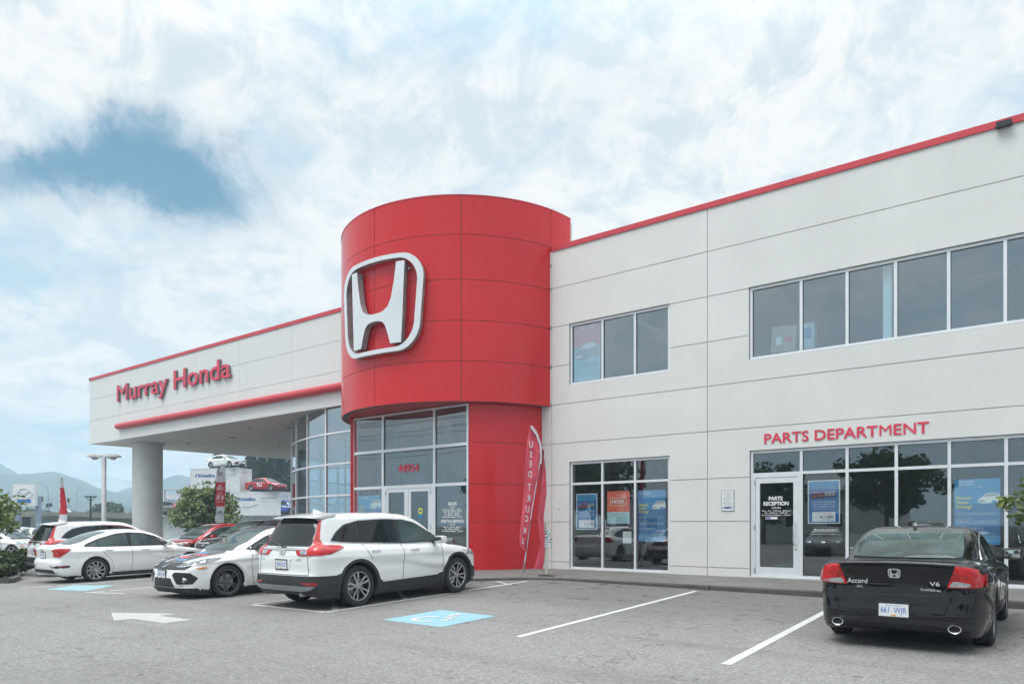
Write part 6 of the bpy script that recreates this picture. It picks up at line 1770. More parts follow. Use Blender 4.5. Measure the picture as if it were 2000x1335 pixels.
# ------------------------------------------------------------------ cars in the car park
U90 = pi / 2
c1 = Car(SUV, 'parked_suv', 'white SUV seen from behind, nearest the camera in front of the entrance', 'car', P_WHITE2)
detail_suv(c1, plate='JN0 63Z'); c1.wheels('suv', rim_machined, rim_black); c1.place(-10.80, 9.86, R(90.5))
c2 = Car(COUPE, 'parked_coupe', 'black two door coupe seen from behind under the parts department windows', 'car', P_BLACK)
detail_coupe(c2); c2.wheels('coupe', rim_darkgrey, rim_black); c2.place(-1.49, 11.72, R(90))
c3 = Car(HATCH, 'parked_hatchback', 'white hatchback with black bonnet stripe facing out beside the nearest SUV', 'car', P_WHITE)
detail_hatch(c3, hero=True); c3.wheels('hatch', rim_machined if False else rim_darkgrey, rim_black); c3.place(-14.22, 9.5, R(-92))
stripe_m = mat('bonnet_wrap', (.07, .072, .075), .35, var=.2, scale=6, coat=.5)
c3.patch(rnd([(3.32, -.42), (4.28, -.30), (4.28, .30), (3.32, .42)], .03), 'T', stripe_m, 'bonnet_stripe', off=.006, res=.07)
for (x0, x1, y0, y1, m_) in ((3.45, 3.62, -.30, .05, 'vinyl_blue'), (3.66, 3.78, -.12, .30, 'vinyl_red'), (3.84, 4.02, -.26, .02, 'vinyl_red'), (4.06, 4.14, -.22, .22, 'vinyl_blue')):
    c3.patch([(x0, y0), (x1, y0), (x1, y1), (x0, y1)], 'T', mat(m_, (.10, .30, .62) if 'blue' in m_ else (.60, .10, .12), .35, var=.8, scale=22, detail=3), 'bonnet_sticker', off=.009, res=.07)
tl = mat('wrap_letter_blue', (.02, .20, .55), .35, col2=(.02, .45, .70), scale=5)
c3.text('S', 'L', 2.72, .40, .30, tl, 'side_letter', bold=.05); c3.text('N', 'L', 2.66, .74, .17, tl, 'side_letter', bold=.05); c3.text('SICARD', 'F', .60, .275, .018, pk, 'side_lettering', depth=0)
# roof shows black on the hatch
c3.patch(rnd([(1.05, -.50), (2.45, -.50), (2.45, .50), (1.05, .50)], .1), 'T', black_pl, 'black_roof', off=.006, res=.1)
mb = MB()
for y0 in (-.25, .32): mb.tube([(3.28 - c3.xm, y0, .955), (3.20 - c3.xm, y0 - .25, .985), (3.16 - c3.xm, y0 - .52, .985)], [.014, .01, .006], 6)
mb.build('wipers', black_pl, c3.root)['kind'] = 'stuff'
c4 = Car(SEDAN, 'parked_sedan', 'white sedan seen from behind, second car from the left edge of the lot', 'car', P_WHITE)
detail_sedan(c4); c4.wheels('sedan', rim_machined, rim_black); c4.place(-21.72, 10.05, R(91))
hr = mat('seat_dark', (.06, .02, .025), .8)
c5 = Car(SUV, 'parked_suv', 'white SUV behind the white sedan near the left edge', 'car', P_WHITE2)
detail_suv(c5, plate='KB5 71L', front=False); c5.wheels('suv', rim_machined, rim_black); c5.place(-25.05, 11.0, R(90))
c6 = Car(SUV, 'parked_crossover', 'red crossover facing out beneath the canopy column', 'car', P_RED)
detail_suv(c6, rear=False, text=False); c6.wheels('suv', rim_darkgrey, rim_black); c6.place(-27.6, 16.1, R(-88)); c6.root.scale = (1, 1, .94)
c7 = Car(SUV, 'parked_suv', 'black SUV facing out between the red crossover and the white hatchback', 'car', P_BLACK)
detail_suv(c7, rear=False, text=False); c7.wheels('suv', rim_darkgrey, rim_black); c7.place(-24.55, 16.0, R(-87))
zeb = mat('zebra_wrap', (.70, .71, .71), .4, col2=(.03, .03, .03), scale=9, detail=1, stretch=(1, 1, 3))
for q in 'R': c7.patch(rnd([(4.58, .62), (3.9, .95), (3.4, 1.0), (3.9, .80), (4.5, .5)], .03), q, zeb, 'striped_decal', off=.012)
c7.patch(rnd([(-.90, .52), (-.55, .60), (-.55, .92), (-.90, .92)], .03), 'F', zeb, 'striped_decal', off=.014)

# simple copies for the distance: body, glass, lamps and wheels only
def far_car(sp, name, label, paint, X, Y, Z, heading, det=True, group=None, decal=None):
    c = Car(sp, name, label, 'car', paint, group)
    {'suv': lambda: detail_suv(c, text=False), 'sedan': lambda: detail_sedan(c), 'hatch': lambda: detail_hatch(c), 'coupe': lambda: detail_coupe(c)}[sp['name']]() if det else None
    c.wheels('suv' if sp['name'] == 'suv' else 'coupe', rim_machined, rim_black); c.place(X, Y, heading, z=Z, pitch=False)
    return c
FAR = {}
def clone(src, label, X, Y, heading, paint=None, Z=None, name=None, group=None):
    r = copy_tree(src.root); r['label'] = label
    if group: r['group'] = group
    elif 'group' in r: del r['group']
    r.location = (X, Y, gz(X, Y) if Z is None else Z); r.rotation_euler = (0, 0, heading); r.scale = (1, 1, 1)
    if name:
        kk_ = KIDS.pop(r.name, []); r.name = name; KIDS[r.name] = kk_
    def walk(o):
        if o.type == 'MESH':
            for s in o.material_slots:
                if s.material == src.paint and paint: s.link = 'OBJECT'; s.material = paint
        for k in KIDS.get(o.name, []): walk(k)
    if paint: walk(r)
    return r
# ------------------------------------------------------------------ steel containers with cars on top
cont_m = mat('container_white', (.66, .68, .69), .5, var=.05, scale=1.5, col2=None)
cont_d = mat('container_shadow_gap', (.12, .13, .14), .7)
bsb = flatm('container_blue', (.02, .10, .35))
def container(X, Y, Z, heading, label, L=6.06, W=2.44, H=2.59, lettering=True, group='white steel storage containers'):
    t = empty('shipping_container', (X, Y, Z), heading); tag(t, label, 'container', group)
    m_ = MB()                                       # corrugated long side facing -y, ends facing +-x
    def corr(p0, p1, z0, z1, nrm, pitch=.28, dep=.036):
        p0, p1 = Vector(p0), Vector(p1); d = p1 - p0; Ln = d.length; d.normalize(); nn = Vector(nrm); k = int(Ln / pitch); prof = []
        for i in range(k):
            b = i * Ln / k; q = Ln / k
            for f_, s_ in ((0, 0), (.25, 0), (.40, 1), (.60, 1), (.75, 1)) if False else ((0, 0), (.30, 0), (.45, 1), (.85, 1)): prof.append(p0 + d * (b + q * f_) - nn * dep * s_)
        prof.append(p1)
        v = [(a.x, a.y, z) for a in prof for z in (z0, z1)]
        m_.add(v, [(2 * i, 2 * i + 2, 2 * i + 3, 2 * i + 1) for i in range(len(prof) - 1)])
    w = W / 2; l = L / 2
    m_.cur = 0
    corr((-l + .1, -w + .03), (l - .1, -w + .03), .16, H - .11, (0, -1)) if not lettering else m_.box(-l + .1, l - .1, -w + .02, -w + .06, .16, H - .11)
    corr((l - .03, -w + .1), (l - .03, w - .1), .16, H - .11, (1, 0)); corr((-l + .03, w - .1), (-l + .03, -w + .1), .16, H - .11, (-1, 0)); corr((l - .1, w - .03), (-l + .1, w - .03), .16, H - .11, (0, 1))
    m_.build('wall', cont_m, t)
    m_ = MB()
    for sx in (-1, 1):
        for sy in (-1, 1): m_.box(*sorted((sx * l, sx * (l - .12))), *sorted((sy * w, sy * (w - .12))), 0, H)
    for sy in (-1, 1): m_.box(-l + .12, l - .12, *sorted((sy * w, sy * (w - .08))), 0, .16); m_.box(-l + .12, l - .12, *sorted((sy * w, sy * (w - .08))), H - .11, H)
    for sx in (-1, 1): m_.box(*sorted((sx * l, sx * (l - .08))), -w + .12, w - .12, 0, .16); m_.box(*sorted((sx * l, sx * (l - .08))), -w + .12, w - .12, H - .11, H)
    m_.build('frame', cont_m, t)
    m_ = MB(); m_.box(-l + .08, l - .08, -w + .08, w - .08, H - .10, H - .04); m_.build('roof', cont_m, t)
    if lettering:
        a = MB(); a.v = []; 
        text_into(a, 'BigSteelBox', (-l + 1.0, -w - .004, 1.62), (1, 0, 0), (0, 0, 1), .36, 2.1, .02, 0)
        raw_build(a, 'lettering', bsb, t)
        a = MB(); text_into(a, '1.800.STEELBOX', (.55, -w - .004, 1.80), (1, 0, 0), (0, 0, 1), .16, 2.0); text_into(a, 'moving and storage', (.55, -w - .004, 1.52), (1, 0, 0), (0, 0, 1), .12, 1.2)
        raw_build(a, 'lettering', pgrey, t)
        a = MB(); a.tube([(-l + .4, -w - .005, .86), (-.6, -w - .005, .95), (.35, -w - .005, 1.22)], .018, 4); a.build('printed_line', pgrey, t)
        a = MB(); a.prism([(-l + .62, 1.60), (-l + .80, 1.72), (-l + .86, 2.1), (-l + .72, 1.95)], -w - .006, -w - .003, 'XZ'); a.build('printed_mark', bsb, t)
    a = MB()
    # small code on the end
    text_into(a, 'BSB 2041', (l + .004, -w + .55, 2.05), (0, 1, 0), (0, 0, 1), .13, 1.0); raw_build(a, 'lettering', bsb, t)
    return t
# they stand on a rise of the far lot: front faces square to the line of sight
HV = YAW + R(8)         # heading of long side
def cat_(px, z, zz): p = at(px, z); return (p.x, p.y, zz)
zb = -.05
def facing(px, z, ang): return math.atan2(.6045, .7966) + R(ang)
A = R(20)
for (px, z, k, lab, lt) in ((432, 80, 2, 'white container at the top of the stack with the white hatchback on it', True), (510, 79, 1, 'white container of the middle row carrying the red number ten sedan', True),
                            (372, 84, 1, 'white container of the middle row left, half hidden by the flowering tree', True), (450, 84.5, 0, 'white container of the bottom row behind the sail banner', False), (505, 82, 0, 'white container of the bottom row under the number ten stack', False), (345, 82, 0, 'white container of the bottom row at the left beneath the dark SUV', False), (588, 83, 0, 'white container of the bottom row at the far right behind the curved glass', False)):
    X, Y, _ = cat_(px, z, 0); container(X, Y, zb + 2.62 * k, A + R(6), lab, lettering=lt)
m_ = None
# cars on the stacks
s1 = far_car(HATCH, 'display_hatchback', 'white hatchback displayed on the topmost container', P_WHITE, *cat_(442, 79.5, zb + 7.86)[:2], zb + 7.86, A + R(-8)); s1.root.scale = (1.05,) * 3
s2 = far_car(SEDAN, 'display_sedan', 'red sedan numbered TO displayed on a container', P_RED, *cat_(521, 78.2, zb + 5.24)[:2], zb + 5.24, A + R(-8)); s2.root.scale = (1.05,) * 3
s2.text('TO', 'R', 2.2, .48, .36, pw, 'side_number', bold=.05)
s3 = clone(s1, 'red and white hatchback displayed on a container behind the flowering tree', *cat_(406, 83, 0)[:2], A + R(-4), P_RED, Z=zb + 5.24, name='display_hatchback'); s3.scale = (1.0,) * 3
s4 = far_car(SUV, 'display_suv', 'dark grey and white wrapped SUV displayed on a low container by the column', P_GREY, *cat_(328, 80.5, 0)[:2], zb + 2.62, A + R(172)); s4.text('CR-V', 'R', 2.0, .62, .34, pw, 'side_lettering', bold=.04)
s4.patch(rnd([(.3, 1.1), (4.2, 1.02), (3.8, .85), (.5, .95)], .05), 'R', pw, 'white_wrap', off=.007, res=.12)
s5 = clone(s4, 'blue SUV displayed behind the edge of the curved glass', *cat_(563, 78, 0)[:2], A + R(-10), P_BLUE, Z=zb + 2.62, name='display_suv')
wire_m = dark_pole
# gate frame standing on the container at left
fr_ = empty('pipe_frame', cat_(322, 80, zb + 2.62)); tag(fr_, 'grey pipe frame standing over the dark SUV left of the containers', 'frame'); fr_.rotation_euler = (0, 0, A)
o = MB(); o.cyl((0, 0, 0), (0, 0, 2.9), .07, n=8); o.build('post', galv, fr_); o = MB(); o.cyl((0, 0, 2.9), (5.0, 0, 2.95), .06, n=8); o.build('rail', galv, fr_); o = MB(); o.cyl((1.9, 0, 2.9), (1.9, 0, 2.1), .03, n=8); o.build('hanger', galv, fr_)
# sail banner among the cars
def sail_banner(px, z, ytop, ybot, label, wpx, words, base_z=None, tilt=0.0, upper='white'):
    p = at(px, z); zt = CAMH + (1026 - ytop) / 1400 * z; zb_ = gz(p.x, p.y) if base_z is None else base_z
    t = empty('sail_banner', (p.x, p.y, zb_), math.atan2(.6045, .7966)); tag(t, label, 'banner')
    H = zt - zb_; W = wpx / 1400 * z; zc = CAMH + (1026 - ybot) / 1400 * z - zb_
    o = MB(); o.tube([(-W * .5, 0, 0), (-W * .5, 0, H * .55), (-W * .48, 0, H * .80), (-W * .30, 0, H * .94), (W * .1, 0, H), (W * .45, 0, H * 1.0)], [.03, .025, .02, .018, .014, .012], 6); o.build('pole', black_pl, t)
    out = [(-W * .5, zc), (-W * .5, H * .55), (-W * .48, H * .80), (-W * .30, H * .94), (W * .1, H), (W * .45, H), (W * .48, H * .9), (W * .40, H * .6), (W * .28, zc)]
    def band(z0, z1, m, nm, y):
        # clip outline between heights
        L_ = lambda zz: np.interp(zz, [zc, H * .55, H * .80, H * .94, H], [-W * .5, -W * .5, -W * .48, -W * .30, W * .1]); R__ = lambda zz: np.interp(zz, [zc, H * .6, H * .9, H], [W * .28, W * .40, W * .48, W * .45])
        zs_ = np.linspace(z0, z1, 9); v = []
        for k, zq in enumerate(zs_):
            for j in range(5): tt = j / 4; v.append((L_(zq) * (1 - tt) + R__(zq) * tt, y - .04 * math.sin(tt * 5 + k * .7), zq))
        f = [(i * 5 + j, i * 5 + j + 1, (i + 1) * 5 + j + 1, (i + 1) * 5 + j) for i in range(8) for j in range(4)]
        k_ = len(v); v += [(a, b + .01, c) for a, b, c in v]; f += [tuple(reversed([q + k_ for q in fc])) for fc in f]
        mesh_obj(nm, v, f, m, t, smooth=True)
    zr1 = zc + (H - zc) * .70; zr0 = zc + (H - zc) * .28
    band(zr1, H * .999, ban_w2, 'white_panel', 0); band(zr0, zr1, ban_r2, 'red_panel', 0); band(zc, zr0, ban_w2, 'white_panel', 0)
    a = MB()
    for (s_, fz, cap, wd) in words: text_into(a, s_, (-W * .02, -.06, zc + (H - zc) * fz), XU, ZU, cap, W * wd, .03, 0, 'C')
    raw_build(a, 'lettering', pw, t)
    a = MB(); 
    for k in range(3): a.prism([(-W * .2 + k * W * .13, zc + (H - zc) * .80), (-W * .12 + k * W * .13, zc + (H - zc) * .83), (-W * .1 + k * W * .13, zc + (H - zc) * .88), (-W * .16 + k * W * .13, zc + (H - zc) * .87)], -.065, -.06, 'XZ')
    a.build('printed_mark', pk, t); 
    car_print(t, -W * .34, zc + (H - zc) * .14, W * .42, pgrey, pk)
    for k_ in KIDS[t.name]:
        if k_.name.startswith('printed_car') or k_.name.startswith('printed_detail'): k_.location = (0, -.07, 0)
    return t
ban_w2 = mat('banner_white_cloth', (.64, .65, .68), .75, var=.05, scale=5); ban_r2 = mat('banner_bright_red', (.55, .02, .04), .75, var=.08, scale=5)
sail_banner(431, 46, 907, 1020, 'white and red sail banner with a car picture between the containers', 21, [('2018', .62, .10, .3), ('CIVIC LX', .565, .17, .60), ('FROM', .50, .06, .3), ('$75  $0', .40, .26, .66), ('WEEKLY   DOWN', .355, .06, .6)])
# the twisted red banner at left
p = at(121, 36); t = empty('sail_banner', (p.x, p.y, gz(p.x, p.y)), math.atan2(.6045, .7966)); tag(t, 'twisted red sail banner on a tall mast behind the white SUV at left', 'banner')
zt = CAMH + (1026 - 927) / 1400 * 36 - t.location.z
o = MB(); o.tube([(0, 0, 0), (0, 0, zt * .6), (-.02, 0, zt * .9), (0.0, 0, zt)], [.035, .03, .02, .012], 6); o.build('pole', white_paint, t)
def tw(z0, z1, m, nm, w0=.11, w1=.16):
    v = []; k = 10
    for i in range(k + 1):
        zq = z0 + (z1 - z0) * i / k; w_ = w1 + (w0 - w1) * i / k
        for j in range(6): tt = j / 5; v.append((-w_ + 2 * w_ * tt + .03 + (1 - zq / zt) * .06, -.05 - .07 * math.sin(tt * 6 + zq * 2), zq))
    f = [(i * 6 + j, i * 6 + j + 1, (i + 1) * 6 + j + 1, (i + 1) * 6 + j) for i in range(k) for j in range(5)]
    kk = len(v); v += [(a, b + .01, c) for a, b, c in v]; f += [tuple(reversed([q + kk for q in fc])) for fc in f]
    mesh_obj(nm, v, f, m, t, smooth=True)
zz_ = lambda y: CAMH + (1026 - y) / 1400 * 36 - t.location.z
tw(zz_(1004), zz_(952), ban_r2, 'red_panel', .10, .20); tw(zz_(1030), zz_(1004), ban_w2, 'white_panel', .20, .22); tw(zz_(952), zz_(932), ban_w2, 'white_tip', .03, .09)
a = MB()
for k, ch in enumerate('CIVIC'): text_into(a, ch, (-.02, -.16, zz_(962 + 7 * k)), XU, ZU, .11, None, .03, 0, 'C')
raw_build(a, 'lettering', pw, t)

# ------------------------------------------------------------------ neighbour's sign
p = at(50, 55); t = empty('pylon_sign', (p.x, p.y, -.3), math.atan2(.6045, .7966)); tag(t, 'white mazda pylon sign on two blue grey posts at the left', 'sign')
def zy(y, z=55): return CAMH + (1026 - y) / 1400 * z + .3
def xx_(px, z=55): return (px - 50) / 1400 * z
o = MB(); o.box(xx_(28), xx_(71), -.18, .18, zy(987), zy(945.5)); o.build('sign_face', pw, t)
for (a_, b_) in ((26.5, 33), (66, 73)):
    o = MB(); o.box(xx_(a_), xx_(b_), .181, .5, 0, zy(968 if a_ > 50 else 987)); o.build('post', grey_pole, t)
o = MB()
cxs, czs = xx_(51), (zy(963.5)); rx, rz = xx_(66.5) - xx_(51), .44
nn2 = 40; v = []
for i in range(nn2):
    a_ = 2 * pi * i / nn2; v += [(cxs + rx * math.cos(a_), -.23, czs + rz * math.sin(a_)), (cxs + (rx - .07) * math.cos(a_), -.23, czs + (rz - .06) * math.sin(a_)), (cxs + rx * math.cos(a_), -.18, czs + rz * math.sin(a_)), (cxs + (rx - .07) * math.cos(a_), -.18, czs + (rz - .06) * math.sin(a_))]
f = []
for i in range(nn2):
    a_, b_ = i * 4, ((i + 1) % nn2) * 4; f += [(a_, b_, b_ + 1, a_ + 1), (a_ + 2, b_ + 2, b_, a_), (a_ + 1, b_ + 1, b_ + 3, a_ + 3)]
o.add(v, f); o.build('emblem_ring', silver_m, t)
o = MB(); o.prism([(cxs - rx * .98, czs + .12), (cxs - rx * .6, czs + .22), (cxs - .12, czs + .10), (cxs, czs - .10), (cxs + .12, czs + .10), (cxs + rx * .6, czs + .22), (cxs + rx * .98, czs + .12), (cxs + rx * .5, czs + .13), (cxs + .10, czs - .02), (cxs, czs - .20), (cxs - .10, czs - .02), (cxs - rx * .5, czs + .13)], -.235, -.185, 'XZ'); o.build('emblem_wing', silver_m, t)
o = MB(); text_into(o, 'mazda', (xx_(37), -.19, zy(980.5)), XU, ZU, .30, xx_(64) - xx_(37), .06, .02); raw_build(o, 'lettering', flatm('sign_blue', (.01, .16, .50)), t)

# ------------------------------------------------------------------ lamp posts, signals
def lamp_head(mb, x0, x1, z, w=.20, h=.22): 
    mb.prism([(x0, z), (x1, z), (x1 - (x1 - x0) * .12, z + h * .6), (x0 + (x1 - x0) * .25, z + h)], -w, w, 'XZ')
p = at(203, 38); zt = CAMH + (1026 - 892) / 1400 * 38
t = empty('lamp_post', (p.x, p.y, gz(p.x, p.y)), math.atan2(.6045, .7966)); tag(t, 'tall white lamp post with two wide heads left of the canopy column', 'lamp post')
H = zt - t.location.z
o = MB(); o.box(-.09, .09, -.09, .09, 0, H); o.build('pole', white_paint, t, bevel=.015)
for sg in (-1, 1):
    o = MB(); pr = [(sg * .10, H - .06), (sg * .45, H + .00), (sg * .80, H - .02), (sg * .84, H + .05), (sg * .62, H + .17), (sg * .34, H + .18), (sg * .10, H + .10)]
    o.prism(pr if sg > 0 else pr[::-1], -.24, .24, 'XZ'); hd = o.build('lamp_head', white_paint, t, bevel=.03)
    o = MB(); o.lathe([(.001, -.16), (.12, -.13), (.19, -.06), (.21, 0)], 16); o.build('lens', lamp_white, hd, smooth=True, loc=(sg * .48, 0, H))
p = at(177, 60); t = empty('lamp_post', (p.x, p.y, -.3), math.atan2(.6045, .7966)); tag(t, 'dark lamp post with three small heads in front of the concrete wall', 'lamp post')
def Z6(y): return CAMH + (1026 - y) / 1400 * 60 + .3
o = MB(); o.cyl((0, 0, 0), (0, 0, Z6(970)), .09, .07, n=8); o.build('pole', dark_pole, t)
o = MB(); o.tube([(-.32, 0, Z6(971)), (-.25, 0, Z6(975)), (0, 0, Z6(977)), (.25, 0, Z6(975)), (.32, 0, Z6(971))], .03, 6); o.build('bracket', dark_pole, t)
for x in (-.30, 0, .32):
    o = MB(); o.box(x - .15, x + .15, -.12, .12, Z6(970.5), Z6(968)); o.build('lamp_head', dark_pole, t, bevel=.01)
def cobra(px, z, ytop, side, label, base=-.3, r=.09):
    p = at(px, z); t = empty('street_lamp', (p.x, p.y, base), math.atan2(.6045, .7966)); tag(t, label, 'street lamp')
    H = CAMH + (1026 - ytop) / 1400 * z - base
    o = MB(); o.tube([(0, 0, 0), (0, 0, H * .80), (side * .10, 0, H * .90), (side * .5, 0, H * .97), (side * 1.6, 0, H)], [r, r * .8, r * .7, r * .6, r * .5], 7); o.build('pole', grey_pole, t, smooth=True)
    o = MB(); o.prism([(side * 1.5, H - .05), (side * 2.3, H - .03), (side * 2.25, H + .08), (side * 1.6, H + .10)][::side], -.14, .14, 'XZ'); o.build('lamp_head', galv, t)
    return t, H
t, H = cobra(94, 150, 944, -1, 'grey street lamp with a signal arm behind the pylon sign', r=.13)
zs1 = CAMH + (1026 - 969) / 1400 * 150 + .3
o = MB(); o.tube([(0, 0, zs1), (-1.2, 0, zs1 + .05)], .05, 6); o.build('signal_arm', galv, t)
ylw = flatm('signal_yellow', (.55, .40, .03)); 
def signal(t, x, z, s=1.0):
    o = MB(); o.box(x - .22 * s, x + .22 * s, -.22, .0, z, z + 1.15 * s); sg_ = o.build('signal_box', black_pl, t)
    o = MB(); o.box(x - .32 * s, x + .32 * s, .001, .03, z - .08, z + 1.22 * s); o.build('backplate', ylw, sg_)
    for k, m_ in enumerate((flatm('signal_off', (.05, .02, .02)), flatm('signal_off', (.05, .02, .02)), mat('signal_lens', (.02, .35, .12), .4))):
        o = MB(); o.cyl((x, -.225, z + (.95 - .37 * k) * s), (x, -.22, z + (.95 - .37 * k) * s), .12 * s, n=12); o.build('lens', m_, sg_)
signal(t, -1.3, zs1 - 1.1, 1.0)
t, H = cobra(150, 190, 949, 1, 'thin grey street lamp between the red banner and the dark lamp post', r=.10)
p = at(134, 120); t = empty('traffic_signal', (p.x, p.y, -.3), math.atan2(.6045, .7966)); tag(t, 'traffic signal with yellow backplate on the overpass', 'traffic light')
H = CAMH + (1026 - 980) / 1400 * 120 + .3
o = MB(); o.cyl((0, 0, 0), (0, 0, H), .09, n=8); o.build('pole', galv, t); signal(t, 0, H, .55)
o = MB(); o.tube([(-.7, 0, H - .75), (.7, 0, H - .75)], .03, 6); o.build('cross_arm', dark_pole, t)
p = at(96, 120); t = empty('traffic_signal', (p.x, p.y, -.3), math.atan2(.6045, .7966)); tag(t, 'pair of dark traffic signals on a short pole behind the pylon sign', 'traffic light')
H = CAMH + (1026 - 984) / 1400 * 120 + .3
o = MB(); o.cyl((0, 0, 0), (0, 0, H), .08, n=8); o.build('pole', galv, t)
o = MB(); o.box(-.45, -.15, -.15, .15, H - .55, H + .1); o.build('signal_box', black_pl, t); o = MB(); o.box(.1, .4, -.15, .15, H - .45, H + .2); o.build('signal_box', black_pl, t)

# ------------------------------------------------------------------ overpass and walls
conc = mat('overpass_concrete', (.215, .205, .175), .9, var=.16, scale=.35, bump=.3, bscale=6); conc2 = mat('overpass_concrete_dark', (.15, .14, .125), .9, var=.2, scale=.3)
ov = empty('overpass', at(180, 105, -.4)); tag(ov, 'long grey concrete overpass wall with a dark underpass behind the parked cars', 'bridge')
def opt(px, z, y): p = at(px, z); return Vector((p.x, p.y, CAMH + (1026 - y) / 1400 * z)) - ov.location
def wallstrip(pts, name, m, th=.5):
    """pts: (px, depth, ytop, ybot)"""
    fr = [opt(px, z, y) for px, z, yt, yb in pts for y in (yt, yb)]
    bk = [opt(px, z + th, CAMH) if False else opt(px, z, y) + Vector((-.6045, .7966, 0)) * th for px, z, yt, yb in pts for y in (yt, yb)]
    n = len(pts); f = []
    for i in range(n - 1):
        a = 2 * i; f += [(a, a + 1, a + 3, a + 2), (2 * n + a, 2 * n + a + 2, 2 * n + a + 3, 2 * n + a + 1), (a, a + 2, 2 * n + a + 2, 2 * n + a), (a + 1, 2 * n + a + 1, 2 * n + a + 3, a + 3)]
    f += [(0, 2 * n, 2 * n + 1, 1), (2 * n - 2, 2 * n - 1, 4 * n - 1, 4 * n - 2)]
    return mesh_obj(name, fr + bk, f, m, ov)
wallstrip([(-60, 116, 998, 1008), (-10, 113, 998, 1008), (15, 112, 998, 1009), (60, 110, 999, 1008)], 'bridge_deck', conc, 9)
wallstrip([(60, 108, 999, 1006), (150, 108, 999, 1007.5), (265, 104, 1001.5, 1013), (420, 98, 1003, 1015)], 'parapet', conc, .6)
wallstrip([(60, 109, 1006, 1050), (150, 109, 1007.5, 1050), (265, 105, 1013, 1052), (420, 99, 1015, 1056)], 'retaining_wall', conc2, 1.0)
wallstrip([(22, 114, 1008, 1050), (31, 114, 1008, 1050)], 'abutment', conc, 1.5)
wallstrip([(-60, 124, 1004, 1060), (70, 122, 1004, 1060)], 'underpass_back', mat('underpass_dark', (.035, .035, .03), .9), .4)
# railing posts on the parapet
rl = MB()
for k in range(18):
    px = 170 + k * 12; z = 107 - k * .45; q = opt(px, z, 1001 - 0); rl.box(q.x - .05, q.x + .05, q.y - .05, q.y + .05, q.z - .4, q.z + .45)
rail = rl.build('railing', conc2, ov); rail['kind'] = 'stuff'
road = [(-60, 119), (60, 116), (150, 114), (265, 111), (420, 105)]
# vehicles on the overpass (only roofs show)
v1 = clone(s2, 'dark sedan on the overpass right of the pylon sign', *at(81, 118).xy, R(20), P_BLACK, Z=CAMH + (1026 - 1003.5) / 1400 * 118 - .45, name='passing_car')
v2 = clone(s2, 'silver sedan on the overpass right of the red banner', *at(136, 116).xy, R(20), P_SILVER, Z=CAMH + (1026 - 1003) / 1400 * 116 - .62, name='passing_car')
dk = MB()
pts_ = [opt(px, z, 1003) for px, z in road]; pts2 = [p + Vector((-.6045, .7966, 0)) * 12 for p in pts_]
mesh_obj('road_deck', [tuple(p - Vector((0, 0, .9))) for p in pts_ + pts2], [(i, i + 1, 5 + i + 1, 5 + i) for i in range(4)], conc2, ov)

# ------------------------------------------------------------------ far-left row of parked cars, planted island
labs = [('silver sedan parked in the far row right behind the shrubs', 22, 36, P_SILVER, 'c'), ('white hatchback in the far row beside the left edge', 2, 34, P_WHITE, 'h'), ('white sedan farthest left in the second far row', 18, 46, P_WHITE, 'c'), ('white sedan in the second far row left of the white SUV', 48, 44, P_WHITE, 'c'), ('grey hatchback in the third far row under the underpass', 12, 58, P_SILVER, 'h'), ('white hatchback in the third far row under the pylon sign', 44, 58, P_WHITE, 'h')]
for (lab, px, z, pm, k) in labs:
    p = at(px, z); clone(s2 if k == 'c' else s1, lab, p.x, p.y, R(150 if k == 'c' else 30), pm, name='parked_sedan' if k == 'c' else 'parked_hatchback')
p = at(250, 40); clone(s2, 'white sedan behind the lamp post, only its roof showing', p.x, p.y, R(100), P_WHITE, name='parked_sedan')
p = at(397, 40); clone(s2, 'white sedan between the red crossover and the black SUV, set back', p.x, p.y, R(-80), P_WHITE, name='parked_sedan')
# ------------------------------------------------------------------ plants
def leaf_mat(name, c1, c2, rough=.55, trans=.25, vscale=1.1):
    m = bpy.data.materials.new(name); m.use_nodes = True; t = m.node_tree; b = t.nodes['Principled BSDF']
    g = N(t, 'ShaderNodeNewGeometry'); oi = N(t, 'ShaderNodeTexCoord'); n = N(t, 'ShaderNodeTexNoise'); n.inputs['Scale'].default_value = vscale; n.inputs['Detail'].default_value = 3
    Lk(t, oi.outputs['Object'], n.inputs[0])
    f = M(t, 'ADD', M(t, 'MULTIPLY', g.outputs['Random Per Island'], .6), M(t, 'MULTIPLY', n.outputs['Fac'], .4))
    Lk(t, MIX(t, f, c1, c2), b.inputs['Base Color']); b.inputs['Roughness'].default_value = rough
    tr = N(t, 'ShaderNodeBsdfTranslucent'); Lk(t, MIX(t, f, [c * 1.3 for c in c1], [c * 1.3 for c in c2]), tr.inputs[0])
    mx = N(t, 'ShaderNodeMixShader'); mx.inputs[0].default_value = trans; o = t.nodes['Material Output']
    Lk(t, b.outputs[0], mx.inputs[1]); Lk(t, tr.outputs[0], mx.inputs[2]); Lk(t, mx.outputs[0], o.inputs[0])
    return m
bark = mat('tree_bark', (.10, .08, .06), .9, var=.3, scale=8, bump=.6, bscale=30)
leaf_a = leaf_mat('dogwood_leaves', (.06, .11, .022), (.24, .29, .09)); leaf_w = leaf_mat('dogwood_bracts', (.42, .42, .30), (.55, .54, .42)); leaf_d = leaf_mat('dark_tree_leaves', (.025, .05, .022), (.09, .14, .05)); leaf_c = leaf_mat('conifer_needles', (.014, .034, .022), (.06, .095, .05)); leaf_s = leaf_mat('shrub_leaves', (.025, .05, .015), (.10, .13, .04))
